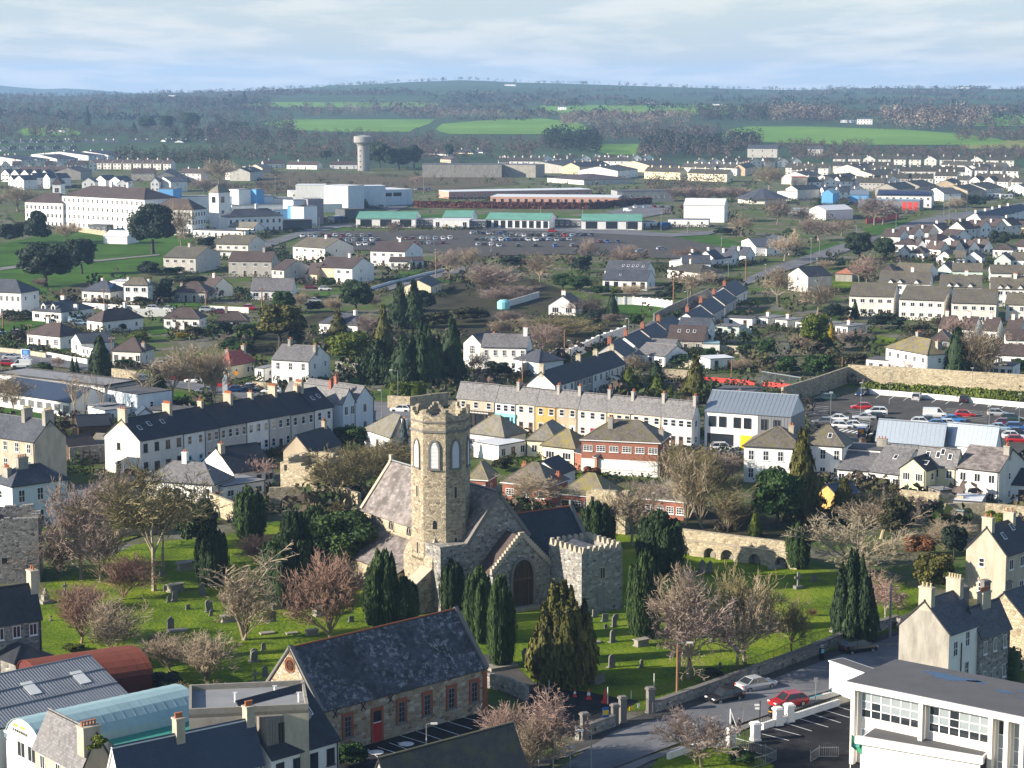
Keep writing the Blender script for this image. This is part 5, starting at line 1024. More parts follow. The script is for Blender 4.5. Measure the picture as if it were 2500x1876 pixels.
for fx in(.09,.21,.38,.5,.70,.84):put(zs,win_mesh(1.3,1.9,'n','framedark'),'window','f',fx*W,3.9,W,zd,.07)
m=MB();m.box(.5,-.05,.1,W*.34,.01,2.7);m.box(W*.42,-.05,.1,W*.56,.01,2.7,1);m.box(W*.58,-.05,.1,W*.62,.01,2.7,2);m.build('shop_window',['glass','yellow','teal'],zs)
tile(1860,1000)
for i,(a,b,rp,lb)in enumerate((((965,245),(1532,290),(1050,100),'left unit of the zinc-roofed stores beside the supermarket car park'),((1542,275),(1972,315),(1640,135),'right unit of the zinc-roofed stores with white gable end'))):
 d=dep(a,b,4.6,'rp',rp,3.0);o=H('zinc_roofed_store',lb,a,b,4.6,d,3.0,wall='metalgrey' if i==0 else 'white',rm='metalroof',**X,cat='shop',ridge='metalroof',fascia='metalgrey',group='zinc roofed stores');seams(o,o['W'],d,4.6,3.0)
 if i==0:
  for k in range(int(o['W']/1.2)):B1('cladding_seam','metalgrey',o,k*1.2,-.05,0,k*1.2+.06,0,4.3)
H('brown_roofed_villa','white two-storey villa with brown hipped roof behind the tall conifer',(-150,312),(345,338),5.8,9,2.8,'h','white','tile',n=4,ws=(.9,1.6),sty='b',door=None,ch=((.72,.5,.8,.8,1.4),(.98,.5,.8,.8,1.4)),chwall='sand');H('brown_roofed_villa','white villa wing with brown hipped roof and dark end slope near totem sign',(345,298),(690,320),5.8,('br',(840,275)),3.0,'h','white','tile',n=3,ws=(.9,1.6),sty='b',door=None,sky=((.62,.45),))
H('white_flat_extension','white flat-roofed two-storey extension between villa and slate cottages',(690,330),(1012,352),5.0,6,.2,'f','white','felt',n=4,cat='extension',ch=((.98,.6,1.6,.8,1.4,3),),chwall='cement');H('lean_to_cottage','low white cottage with grey lean-to slate roof below the flat extension',(638,505),(925,525),2.7,7,2.2,'m','white','slate_grey',n=4,st=1)
H('long_slate_cottage','long grey slate roofed cottage with one skylight left of cream gable',(905,520),(1160,552),2.9,('rp',(1110,318)),3.2,'g','white','slate_grey',n=4,st=1,sky=((.55,.6),),side=False)
H('cream_gabled_extension','cream gabled extension with tall window and black roof',(1168,492),(1382,518),5.2,('br',(1520,472)),1.6,'x','lemon','slate_dark',n=2,ws=(1.2,1.2),sty='p',sky=((.75,.5),(.85,.5)))
H('slate_terrace_house','lemon terrace house with four skylights in slate roof behind cream gable',(1300,452),(1640,488),5.5,('rp',(1370,325)),2.4,'g','lemon','slate_grey',n=3,sky=((.25,.5),(.5,.55),(.6,.75),(.8,.5)),side=False,door=None);H('slate_terrace_house','sand terrace house with purple-grey slate roof and end gable at right',(1640,488),(2002,528),5.5,('br',(2125,430)),2.6,'g','offwhite','slate_church',n=3,ch=((.99,.4,.9,1.0,1.3,3),),chwall='cement')
H('white_outhouse','small white outhouse with dark slate roof at right edge',(1990,625),(2260,640),2.8,7,1.8,'g','white','slate_dark',n=2,st=1);H('white_topped_shed','long shed with bright white roof below the lemon terrace',(1615,770),(1860,785),2.5,('bl',(1720,712)),.2,'f','concrete','whiteroof',**X,cat='shed');H('garden_shed','low shed with pale blue sheeting beside white-topped shed',(1520,845),(1700,868),1.9,4,.2,'f','greywood','blueroof',**X,cat='shed');H('slatted_store','small slatted store with pale roof behind cream gable',(1505,690),(1620,680),2.6,3.5,.2,'f','greywood','feltpale',**X,cat='shed')
H('orange_timber_cabin','small orange timber cabin with blue-black roof behind pointed conifer',(465,700),(640,735),2.2,5,1.4,'x','ochre','slate_new',**X,cat='shed')
wall('garden_wall','dark cement garden wall running down from the cream gable',[(1190,770),(1330,745),(1640,640)],1.9,.25,'grey');wall('garden_wall','long whitewashed stone garden wall below the lemon terrace',[(1170,840),(1480,870),(1700,900)],3.,.35,'rubble_pale');wall('garden_wall','tall tan stone wall behind the clipped yellow bush at right',[(1540,965),(1880,960),(2240,990)],3.,.4,'rubble_pale')
tile(0,600)
H('white_institution','white two-storey hipped building at left edge with small paired windows',(-200,386),(175,402),7.,('br',(382,380)),3.2,'h','white','slate',n=8,sn=2,ws=(.8,1.5),door=None)
db=H('dormer_bungalow','white bungalow with two gabled dormers and navy roof',(272,550),(515,566),2.8,('br',(720,522)),2.6,'h','white','slate',n=3,st=1,ws=(1.7,1.2),ch=((.45,.55),(.95,.5)),chwall='white')
for fx in(.32,.66):m=MB();x=fx*db['W'];m.box(x-.7,.8,3.1,x+.7,3.5,4.5,0);m.face([(x-.7,.8,4.5),(x+.7,.8,4.5),(x,.8,5.2)]);m.slab([(x-.85,.6,4.45),(x-.85,3.8,4.45),(x,3.8,5.3),(x,.6,5.3)],.08,1);m.slab([(x+.85,.6,4.45),(x+.85,3.8,4.45),(x,3.8,5.3),(x,.6,5.3)],.08,1);m.box(x-.45,.76,3.4,x+.45,.8,4.3,2);m.build('dormer',['white','slate','glass'],db)
sb_=H('solar_bungalow','bungalow with solar panels on its hipped roof below the hospital lawn',(690,382),(930,394),3.,('br',(1052,372)),2.8,'h','offwhite','slate',n=4,st=1,ws=(1.2,1.3),ch=((.4,.6),))
for i in range(5):
 y=1.4;m=MB();m.box(-.7,-1.,0,.7,1.,.05);o=m.build('solar_panel','solar',sb_);o.location=(sb_['W']*.28+i*1.5,2.3,4.55);o.rotation_euler=(rad(35),0,0)
H('bay_fronted_house','white two-storey house with porch and two white end chimneys',(1043,334),(1245,338),5.5,('br',(1338,328)),2.2,'h','white','tile',n=3,ws=(1.4,1.3),ch=((.1,.5),(.95,.5)),chwall='white',door='red');H('tiled_porch','brown porch with lean-to roof before the bay fronted white house',(1055,400),(1235,404),2.6,2.5,.9,'m','offwhite','tile_brown',n=4,st=1,ws=(.9,1.4),cat='porch',fr='red')
H('grey_bungalow','grey dashed bungalow with brown-black hipped roof above green lawn',(1464,392),(1742,398),2.9,('br',(1885,378)),2.9,'h','dash','tile_brown',n=4,st=1,ws=(1.3,1.3),ch=((.08,.6,.7,.7,1.6),));H('white_garage','flat roofed white garage behind the bay fronted house',(925,300),(1090,306),2.6,6,.2,'f','white','whiteroof',n=2,st=1,cat='garage')
H('brown_roofed_bungalow','white bungalow with dark brown hip roof and two white chimneys',(733,630),(862,646),2.9,('br',(1160,605)),2.8,'h','white','tile_brown',n=2,sn=3,st=1,ws=(1.,1.3),ch=((.5,.25,.7,.7,1.3),(.5,.75,.7,.7,1.3)),chwall='white');H('purple_roofed_bungalow','white bungalow with purple-brown hip roof behind white wall',(1382,614),(1680,620),2.8,('br',(1795,600)),2.6,'h','white','tile_brown',n=4,st=1,ws=(1.1,1.1));H('purple_roofed_bungalow','low purple-brown hipped bungalow roof half hidden by dark shrubs',(1822,636),(2080,636),2.7,('br',(2140,618)),2.3,'h','cement','tile_brown',n=3,st=1,ch=((.3,.5),))
H('long_brown_bungalow','long white bungalow with dark brown roof by the town road',(228,745),(505,773),3.0,('br',(665,742)),2.8,'h','white','tile_brown',n=4,st=1,ws=(1.6,1.4),sty='g',ch=((.3,.5,.8,.8,1.5),),chwall='white');H('white_gabled_cottage','white gabled cottage with navy roof beside ivy-dark cypress',(600,795),(685,826),2.9,8,1.8,'x','white','slate',n=1,st=1,ws=(1.5,1.5),sty='p',door=None);H('sun_room','white glazed sun room beside the white gabled cottage',(690,850),(790,868),2.4,3,.2,'f','white','feltpale',n=3,st=1,ws=(.9,1.2),door=None,cat='extension')
H('sun_porch_bungalow','grey bungalow with red-brown hip roof and glazed porch on a stone bank',(948,890),(1192,900),3.2,('br',(1310,872)),2.9,'h','offwhite','tile_brown',n=4,st=1,ws=(1.1,1.5),ch=((.95,.3,.8,.8,1.6),),chwall='cement');H('red_roofed_bungalow','cream bungalow with bright red hip roof behind tall bare trees',(1826,1010),(1942,1020),2.9,('br',(2180,986)),2.9,'h','cream','tile_red',n=2,st=1,sn=2,ws=(1.,1.2),ch=((.3,.3,.8,.8,1.5),(.6,.8,.8,.8,1.5)),chwall='cement')
school2=H('long_white_school','long low white school with blue-grey roof behind the green at left',(-60,1225),(595,1325),3.0,('rp',(-60,1085)),2.2,'g','white','slate_new',n=9,st=1,ws=(1.9,1.5),sty='w',door=None,cat='school')
H('white_school_hall','long bright white parapet hall with small vents behind the low school',(-80,1075),(880,1190),5.2,9,.3,'p','white','feltpale',**X,cat='school');H('blue_trimmed_hall','pale blue walled hall with dark blue doors at end of school',(880,1210),(1160,1260),4.6,8,.2,'f','paleblue','felt',n=3,st=1,door='blue',cat='school');H('portable_classroom','white flat-roofed portable classroom below the lopped trees',(740,1350),(890,1370),2.7,5,.2,'f','white','feltpale',n=1,st=1,cat='classroom',door=None);H('portable_classroom','pale blue-grey portable block right of the lopped trees',(885,1395),(1110,1370),2.7,5,.2,'f','paleblue','feltpale',n=2,st=1,cat='classroom',door=None)
H('green_roofed_shed','dark green-roofed open shed behind the tan chimney gable',(680,1510),(940,1500),2.4,6,1.2,'g','wood','slate_dark',**X,cat='shed');H('blue_roofed_shed','small white shed with blue roof behind terrace chimneys',(1165,1430),(1290,1425),2.4,4,1.1,'x','paleblue','slate_new',**X,cat='shed');H('dark_garage','flat dark garage roof behind the left terrace',(1240,1390),(1560,1400),2.4,6,.2,'f','grey','felt',**X,cat='garage')
SEMI=dict(n=4,ws=(1.3,1.1),sty='p');tile(0,600)
H('semi_detached_pair','pair of semi-detached houses, white and grey, nearest the holm oaks',(1378,100),(1650,106),5.2,('br',(1757,62)),2.8,'g','paledash','tile',ch=((.42,.5,.8,.8,1.3),),**SEMI);H('semi_detached_pair','long grey pair of semi-detached houses with white bays in the middle',(1928,128),(2290,134),5.2,8,2.8,'g','dash','tile_brown',ch=((.75,.5,.8,.8,1.3),),**SEMI);tile(0,160);H('semi_detached_pair','pair of semis with mossy roof just below the hospital east wing',(1825,1508),(2092,1514),5.2,('br',(2197,1486)),2.8,'g','offwhite','tile',ch=((.55,.5,.8,.8,1.3),),**SEMI);H('single_storey_annexe','white single-storey annexe in front of the mossy-roofed semis',(1790,1570),(2060,1574),2.6,4,1.,'m','white','tile_grey',n=4,st=1,cat='extension')
tile(600,160);H('semi_detached_pair','grey and cream pair of semis below the hospital car park wall',(398,1527),(668,1545),5.2,('br',(772,1515)),2.8,'g','offwhite','tile',ch=((.6,.5,.8,.8,1.3),),**SEMI);tile(600,600)
H('gabled_side_house','small grey gabled house at end of the long grey pair',(218,202),(322,208),4.6,('br',(428,172)),2.6,'g','paledash','tile_brown',n=2);sp_=H('semi_detached_pair','cream and white pair of semis with bay and blue-white gable',(600,182),(897,194),5.2,('br',(1005,160)),2.8,'g','white','tile_brown',ch=((.62,.5,.8,.8,1.3),),**SEMI);B1('cream_half','peach',sp_,-.02,-.03,0,sp_['W']*.5,.0,5.1);H('cream_side_wing','cream side wing with steep brown roof left of the cream semi',(507,235),(600,240),3.2,7,3.,'g','peach','tile_brown',n=2,st=1,door=None)
H('semi_detached_pair','white pair of semis beside the hospital car park with long side annexes',(1052,46),(1342,54),5.2,('br',(1440,22)),2.8,'g','white','tile_brown',ch=((.6,.5,.8,.8,1.3),),**SEMI);H('white_annexe','white brown-roofed annexe in front of the white semis',(1208,132),(1385,134),2.8,5,1.2,'g','white','tile_brown',n=3,st=1,cat='extension');H('white_annexe','low white annexe with blue plinth right of the white semis',(1385,128),(1500,126),2.6,5,1.,'g','white','tile_brown',n=2,st=1,cat='extension')
H('grey_roofed_bungalow','white bungalow with big plain grey slate roof beside red cars',(40,378),(390,380),2.8,8.5,3.2,'g','white','slate_grey',n=4,st=1,ws=(1.6,1.3));H('dark_blue_roofed_bungalow','white bungalow with navy hip roof hidden among conifers',(618,655),(942,678),2.8,('br',(1002,650)),2.6,'h','white','slate',n=3,st=1,ch=((.75,.5),),chwall='white');H('cream_gabled_bungalow','cream gabled bungalow with black roof beside the lane',(1562,347),(1650,306),2.8,('bl',(1366,332)),1.9,'g','cream','slate_dark',n=3,st=1,ws=(.9,1.2))
wh=H('white_farmhouse','white two-storey house with grey slate roof and twin side gables above the road',(218,960),(537,978),5.6,('br',(752,935)),2.6,'g','white','slate_grey',n=3,ws=(.9,1.5),sty='b',ch=((.22,.5),(.97,.35)),chwall='cement',sn=2);H('white_garage','white garage left of the white twin-gabled house',(75,1035),(158,1040),2.6,6,.2,'f','white','feltpale',n=1,st=1,door=None,cat='garage')
for i,(a,b,lb)in enumerate((((820,1332),(925,1314),'left gable of the double-gabled pale blue corner house'),((925,1314),(1082,1290),'right gable of the double-gabled pale blue corner house'))):H('gabled_corner_house',lb,a,b,6.4,15,2.4,'x','paleblue','slate_grey',n=2 if i==0 else 1,ws=(.9,1.6),door=None,side=False,ch=((.5,.3+.2*i,.7,.7,1.2,3),),chwall='brick',group='double gabled corner house')
H('blue_shopfront','small blue shop kiosk at foot of the double-gabled house',(1010,1420),(1095,1400),2.6,3,.2,'f','bluewall','felt',n=1,st=1,cat='shop',door=None)
H('white_gabled_house','tall white front gable with round window, left wing of white old house',(1838,818),(1988,835),5.8,8,2.,'x','white','slate',n=1,ws=(1.6,1.8),sty='g',door=None,ch=((.9,.6,.8,.8,1.7),));H('white_old_house','long white old house with grey slate roof and big white chimney',(1990,855),(2372,862),5.6,8,2.4,'g','white','slate_grey',n=5,ws=(.8,1.3),sty='b',ch=((.92,.5,.9,1.4,1.6),),chwall='white')
tile(1200,600);H('hipped_outbuilding','grey-roofed hipped outbuilding by the road wall right of the white old house',(176,955),(402,990),3.,('br',(492,950)),2.2,'h','paleblue','slate',**X,cat='outbuilding')
H('white_modern_house','front half of white modern house with slate roof and blue-grey right gable',(938,290),(1312,300),3.,('br',(1368,272)),2.8,'g','white','slate',n=5,st=1,ws=(1.4,1.9),fr='framedark',sky=((.35,.5),));H('white_modern_house','rear half of white modern house with five skylights',(955,208),(1302,222),4.8,8,2.8,'g','white','slate',front=False,sky=((.4,.5),(.52,.5),(.64,.5),(.74,.5),(.88,.5)),side=False);H('white_gable_bungalow','white bungalow gable with wide window above the scrub slope',(482,500),(708,506),3.,10,2.5,'x','white','tile_brown',n=2,st=1,ws=(1.8,1.5),sty='p',door=None,ch=((.5,.2),))
DT=[(10,'white','slate_dark','end house of diagonal black-roofed terrace with lit cream gable',dict(n=3,ch=((.0,.5,.7,1.1,1.3,4),))),(9,'dash','slate_dark','grey second house of the diagonal black-roofed terrace',dict(n=3)),(9,'white','slate_dark','white third house of the diagonal black-roofed terrace',dict(n=3)),(9,'offwhite','slate_dark','far house of the diagonal black-roofed terrace behind pink tree',dict(n=3))]
terrace('terrace_house',(535,1184),(1130,992),5.,dep((535,1184),(1130,992),5.,'bl',(280,1174)),2.5,DT,group='houses of the diagonal terrace',chwall='sand',pot='potpale',pots=3)
for i,(x,y,lb)in enumerate(((1130,905,'lowest'),(1262,838,'second lowest'),(1400,772,'third lowest'),(1530,706,'fourth lowest'),(1770,625,'fourth highest'),(1880,545,'third highest'),(1985,470,'second highest'),(2070,395,'highest'))):
 w=(100,130,130,140,130,110,100,110)[i]
 house('hill_cottage',lb+' of the navy-roofed cottages along the hill road, red brick chimney',(x-w*.15,y+30),(x+w*.8,y-28),2.9,7,2.5,'g','white' if i in(1,4,7)else 'paledash','slate',n=2,st=1,ch=((.1,.5,.9,.9,1.5),),chwall='brick',group='cottages along the hill road',side=False)
H('brown_tiled_bungalow','bungalow with brown tile roof and three skylights off the hill road',(1485,795),(1792,804),2.9,('br',(1838,772)),3.0,'g','cement','tile_brown',n=3,st=1,sky=((.28,.6),(.52,.6),(.7,.6)));H('slate_rear_house','white slate-roofed rear house behind brown tile bungalow',(1570,690),(1830,700),4.4,7,2.,'g','white','slate',n=3);H('grey_roofed_cottage','white cottage with grey roof below the hill road',(1215,910),(1467,936),2.6,('br',(1532,892)),2.,'g','white','slate_grey',n=3,st=1);H('grey_roofed_cottage','smaller grey-roofed cottage behind the white cottage below hill road',(1325,862),(1540,872),2.8,6,1.7,'g','paledash','slate_grey',n=2,st=1,side=False);H('white_store','white flat store with glass side beside brown tile bungalow',(1780,830),(1925,832),2.4,5,.2,'f','white','blueroof',**X,cat='shed')
for i,(a,b,wl,rf,lb)in enumerate((((1880,680),(2090,690),'palegreen','slate_grey','pale green long shed behind the hill road cottages'),((1960,610),(2200,620),'white','felt','white flat roofed store behind highest cottages'),((1845,960),(2060,950),'white','whiteroof','white polythene-roofed shed in the back gardens'),((1890,1215),(2212,1235),'concrete','felt','long low concrete shed behind the zinc-roofed shop'))):H('back_garden_shed',lb,a,b,2.4,6,.2,'f',wl,rf,n=2,st=1,cat='shed',group='back garden sheds',side=False)
tile(1860,600)
for a,b,c,lb in(((738,424),(1112,434),(1160,384),'leftmost of three pale two-storey blocks above the gardens'),((1160,454),(1537,468),(1582,404),'middle of three pale two-storey blocks above the gardens'),((1600,484),(1978,494),(2015,434),'rightmost of three pale two-storey blocks above the gardens')):H('paired_houses',lb,a,b,5.5,('br',c),2.8,'g','offwhite','tile',n=5,ws=(1.2,1.1),group='pale two-storey blocks',door=None)
H('paired_houses','pale block cut by right edge beside the three pale blocks',(2060,495),(2330,503),5.2,8,2.6,'g','offwhite','tile',n=3)
for a,b,c,lb in(((985,316),(1420,326),(1468,284),'leftmost white block with small front gables behind pale blocks'),((1497,348),(1852,356),(1892,314),'middle white block with small front gables behind pale blocks'),((1930,364),(2270,370),None,'right edge white block with small front gables')):
 o=H('gabled_block',lb,a,b,5.2,('br',c)if c else 8,2.8,'g','white','tile',n=6,ws=(1.1,1.1),ch=((.62,.5,.9,.9,1.3),),chwall='white',group='white blocks with small gables')
 for fx in(.22,.4,.72):m=MB();x=fx*o['W'];m.face([(x-1.3,-.05,5.0),(x+1.3,-.05,5.0),(x,-.05,6.4)]);m.slab([(x-1.45,-.2,4.95),(x-1.45,2.4,4.95),(x,2.4,6.55),(x,-.2,6.55)],.1,1);m.slab([(x+1.45,-.2,4.95),(x+1.45,2.4,4.95),(x,2.4,6.55),(x,-.2,6.55)],.1,1);m.build('front_gable',['white','tile'],o)
for a,b,k,lb in(((1000,222),(1110,226),'h','small brown-roofed bungalow right of pink birch'),((1112,212),(1405,226),'g','long white bungalow with black roof behind gabled blocks'),((1470,205),(1600,210),'x','pale green gable bungalow behind middle gabled block'),((1605,215),(1862,220),'g','long white bungalow right of the pale green gable'),((1930,232),(2240,236),'g','long brown-roofed bungalow at right edge behind gabled blocks'),((1145,58),(1247,60),'x','white gable bungalow with two windows beside dark evergreens'),((1250,62),(1370,66),'h','white hipped wing right of the white gable bungalow'),((1472,98),(1602,102),'x','white gable bungalow behind a white van'),((1605,105),(1710,108),'g','brown-roofed link between two white gable bungalows'),((1712,100),(1856,104),'x','white gable bungalow third along the top row'),((1962,120),(2100,124),'x','pale green gable bungalow near the right edge'),((2100,120),(2260,124),'g','brown-roofed bungalow wing at right edge of top row')):H('estate_bungalow',lb,a,b,2.9,9,2.2,k,'palegreen' if 'green gable' in lb else 'white','tile_brown' if k!='g' else 'tile',n=2,st=1,ws=(1.1,1.2),group='estate bungalows on the right')
H('red_roofed_shed','stone shed with orange-red hip roof left of pink birch',(622,238),(762,243),2.5,6,1.6,'h','cement','tile_rust',**X,cat='shed');H('pale_gabled_house','pale dashed gabled house with black roof beside hill road trees',(222,240),(390,262),5.,9,2.4,'x','paledash','slate_dark',n=1,door=None)
H('moss_roofed_house','white two-storey house with yellow mossy hip roof and two chimneys above car park wall',(1048,862),(1397,926),5.6,('br',(1535,886)),2.8,'h','white','tile_moss',n=5,ws=(1.0,1.2),ch=((.35,.6,.9,1.2,1.6),(.9,.5,.9,1.2,1.7)),chwall='cement',door=None);H('flat_roofed_kitchen','low white flat-roofed kitchen wing of the moss-roofed house',(880,960),(1215,985),2.8,6,.2,'f','white','felt',n=4,st=1,cat='extension');H('purple_roofed_house','purple-brown hip roof behind the moss-roofed house',(1430,800),(1585,806),4.,7,2.2,'h','cement','tile_brown',n=2)
for a,b,lb in(((2060,795),(2300,800),'white black-roofed house at right edge right of bare round tree'),((1960,920),(2280,935),'long dark-roofed house behind the bare round tree'),((1950,1010),(2120,1020),'small white flat garage under bare round tree')):H('garden_house',lb,a,b,2.8,7,2. if 'flat' not in lb else .2,'g' if 'flat' not in lb else 'f','white','tile_brown',n=3,st=1,group='houses right of the cypress')
wall('car_park_wall','long tall golden stone wall behind the supermarket car park',[(725,1160),(1300,1190),(1800,1225),(2300,1255)],4.0,.5,'rubble_pale');wall('car_park_wall','shaded stone wall slanting down beside the zinc-roofed shop',[(170,1345),(430,1265),(725,1160)],3.6,.5,'rubble');wall('retaining_wall','low white retaining wall along the back of the supermarket car park',[(890,1262),(1500,1312),(2300,1388)],1.3,.4,'white');hedge('long yellow-green clipped hedge above the white retaining wall',[(850,1235),(1500,1268),(2300,1320)],1.9,1.6,'limeleaf',dens=9,leaf=.22)
for a,b,lb,mt,h in(((0,1150),(330,1205),'pale blue-grey palisade fence behind the zinc-roofed shop','metalroof',2.4),((320,1205),(560,1165),'grey palisade fence meeting the shaded stone wall','metalroof',2.0)):railing(lb,[a,b],h,mat=mt,step=.3,cat='fence',name='palisade_fence',th=.05)
tile(1200,600);wall('red_fence','long red painted fence panel behind the golden conifers',[(1780,1145),(2000,1160),(2220,1180)],1.0,.12,'redpaint',cat='fence');tile(1860,600);wall('red_fence','red painted fence panel beyond the palisade fence',[(10,1185),(300,1215)],1.0,.12,'redpaint',cat='fence')
tile(1200,600);wall('boundary_wall','long whitewashed road wall climbing beside the hill road',[(665,965),(900,850),(1125,770)],2.6,.4,'white',piers=5);wall('boundary_wall','dark stone wall along upper hill road',[(1370,645),(1540,560),(1830,430)],2.4,.4,'rubble_grey');wall('garden_fence','curved white panel fence round the lawn above hill road',[(1040,500),(1200,500),(1400,515),(1525,535)],2.2,.15,'white',cat='fence',piers=2.4);wall('garden_wall','ivy-hung whitewashed garden wall beside left lawn',[(70,540),(250,490),(400,445)],2.,.3,'offwhite');wall('dark_garden_wall','tall shaded wall below the white old house',[(260,1100),(420,1060),(560,960),(665,975)],2.8,.4,'rubble_grey')
for a,b,lb,mt in(((1280,1000),(1700,1040),'tan garden wall below the grey-roofed cottages','sand'),((1560,890),(2212,920),'long tan wall behind back garden sheds','sand'),((1900,745),(2212,760),'pale green rendered garden wall','palegreen'),((1430,1110),(1760,1130),'brown stone wall behind the spruce','rubble')):wall('garden_wall',lb,[a,b],1.9,.25,mt)
tile(600,600);wall('road_wall','stone retaining wall topped by golden hedge at the junction',[(1200,1375),(1390,1385),(1700,1345)],2.6,.5,'rubble_pale');wall('garden_wall','pale garden wall beside the lane',[(1030,385),(1230,325),(1260,318),(1680,215)],1.0,.25,'paleblue');hedge('golden clipped hedge above the junction wall',[(1215,1310),(1380,1310),(1510,1300)],3.6,2.,'limeleaf',dens=9);hedge('dark green hedge before the white twin-gabled house',[(360,1170),(830,1185)],1.6,1.5,'bushleaf');wall('road_wall','sandy stone wall along the forecourt of white twin-gabled house',[(60,1210),(300,1230),(460,1215)],1.6,.4,'rubble_pale');wall('garden_wall','grey stone garden wall right of white twin-gabled house',[(760,1060),(960,1080)],2.2,.4,'rubble_grey')
tile(0,600);wall('road_wall','long sandy front wall beside the town road at left edge',[(-20,905),(200,925),(390,955)],1.3,.3,'sand');wall('garden_wall','white stone garden wall below the gabled cottage',[(400,945),(560,975),(740,1005)],1.3,.3,'white');wall('white_wall','long white rendered boundary wall below the bungalows',[(700,525),(1000,545),(1180,552)],1.5,.3,'white');wall('white_wall','white rendered wall behind parked cars in the middle of the bungalows',[(1120,600),(1460,600)],2.2,.3,'white');wall('white_wall','white wall beside the red parked cars',[(1760,555),(2100,570)],1.6,.3,'offwhite');wall('stone_bank','mossy stone retaining wall left of the bare pollards',[(950,1150),(1160,1180)],3.,.5,'rubble');hedge('dark clipped hedge along the left lawn',[(20,800),(220,785)],1.6,2.,'bushleaf');hedge('low hedge beside the long brown bungalow',[(20,850),(140,855)],1.2,1.5,'bushleaf');hedge('dark hedge in front of the long brown bungalow',[(240,880),(390,890)],1.3,1.5,'oakleaf')
tile(0,1000);hedge('clipped hedge curving below the white bungalow',[(1590,770),(1900,745),(2212,690)],1.4,1.4,'bushleaf');wall('churchyard_wall','mossy stone churchyard wall behind the left yews',[(1780,870),(1990,960)],3.,.5,'rubble_pale');wall('churchyard_wall','low mossy wall crossing behind the tall pale tree',[(330,1110),(700,1080),(1010,1085),(1440,1030)],1.2,.5,'rubble_pale');tile(600,1000);wall('churchyard_wall','golden old wall left of the nave gable',[(200,800),(560,790),(830,800),(960,850)],2.6,.6,'rubble_pale')
def rows(root,W,d,side,nx,zs,w=1.1,h=1.7,x0=0,x1=None,sty='s',fr='frame'):
 L=(W if side=='f' else d)if x1 is None else x1
 for z in zs:
  for i in range(nx):put(root,win_mesh(w,h,sty,fr),'window',side,x0+(L-x0)*(i+.5)/nx,z,W,d)
tile(0,160)
hm=H('hospital_block','long four-storey white hospital block with purple-brown hipped roof',(522,1100),(1218,1134),14.6,('br',(1455,1117)),4.4,'h','white','tile_brown',**X,cat='hospital',ch=((.42,.5,1.,1.,2.),(.62,.5,1.,1.,2.)),chwall='white',group='old hospital wings');rows(hm,hm['W'],14,'f',17,(1.2,4.8,8.4,12.0))
hl=H('hospital_block','left three-storey wing of the white hospital',(210,1153),(525,1163),11.4,14,4.,'h','white','tile_brown',**X,cat='hospital',group='old hospital wings');rows(hl,hl['W'],14,'f',9,(1.2,4.8,8.4))
hr=H('hospital_block','right wing of the white hospital behind round evergreen',(1290,1212),(1618,1222),10.8,('br',(1840,1214)),4.4,'h','white','tile_brown',**X,cat='hospital',group='old hospital wings');dr=dep((1290,1212),(1618,1222),10.8,'br',(1840,1214));rows(hr,hr['W'],dr,'f',8,(1.2,4.6,8.0));rows(hr,hr['W'],dr,'r',5,(1.2,4.6,8.0))
he=H('hospital_block','low two-storey east wing of the hospital in blue shade',(1922,1284),(2384,1270),7.2,10,3.2,'h','white','slate',**X,cat='hospital',ch=((.6,.5,1.2,1.,2.),),chwall='white',group='old hospital wings');rows(he,he['W'],10,'f',9,(1.0,4.4))
ht=H('hospital_tower','square white hospital tower with pyramid roof and three-light windows',(1762,1072),(1842,1075),16.6,('br',(1922,1068)),3.2,'h','white','tile_grey',**X,cat='tower');rows(ht,ht['W'],9,'f',1,(12.2,),2.2,2.6,sty='p',fr='framedark');rows(ht,ht['W'],ht['W'],'r',1,(12.2,),2.2,2.6,sty='p',fr='framedark');rows(ht,ht['W'],ht['W'],'r',1,(3.,7.),1.8,1.8,sty='b')
H('roof_tower','small white tower with pyramid roof behind left end of hospital',(442,1004),(512,1004),17.5,9,3.,'h','white','tile_brown',n=1,st=3,cat='tower',ws=(2.,2.2),sty='b',door=None);H('entrance_canopy','dark glazed entrance porch of the hospital',(752,1345),(900,1350),3.4,5,.2,'f','darkgrey','felt',n=3,st=1,cat='porch');H('white_marquee','white striped marquee tent on the hospital lawn',(872,1442),(1072,1447),3.,('br',(1142,1432)),1.9,'g','white','whiteroof',**X,cat='tent',ridge='whiteroof',fascia='frame');wall('terrace_wall','sandy terrace wall with steps before hospital front',[(560,1390),(900,1440)],2.,.4,'rubble_pale')
H('long_white_annexe','long low white annexe at foot of the hospital tower',(1630,1390),(2070,1402),3.,8,.2,'f','white','felt',n=8,st=1,cat='hospital');H('brown_gabled_annexe','small white annexe with brown roof below hospital tower',(1925,1365),(2140,1372),3.2,8,2.,'g','white','tile_grey',n=3,st=1,cat='hospital')
for a,b,h,d,wl,lb in(((1370,1040),(1460,1040),16,9,'white','white plant room cube behind hospital roof'),((1460,1045),(1532,1035),16,7,'bluewall','blue plant room cube behind hospital roof'),((1460,1110),(1760,1105),12,12,'white','white flat block left of hospital tower')):H('plant_room',lb,a,b,h,d,.2,'f',wl,'feltpale',**X,cat='hospital')
tile(600,160)
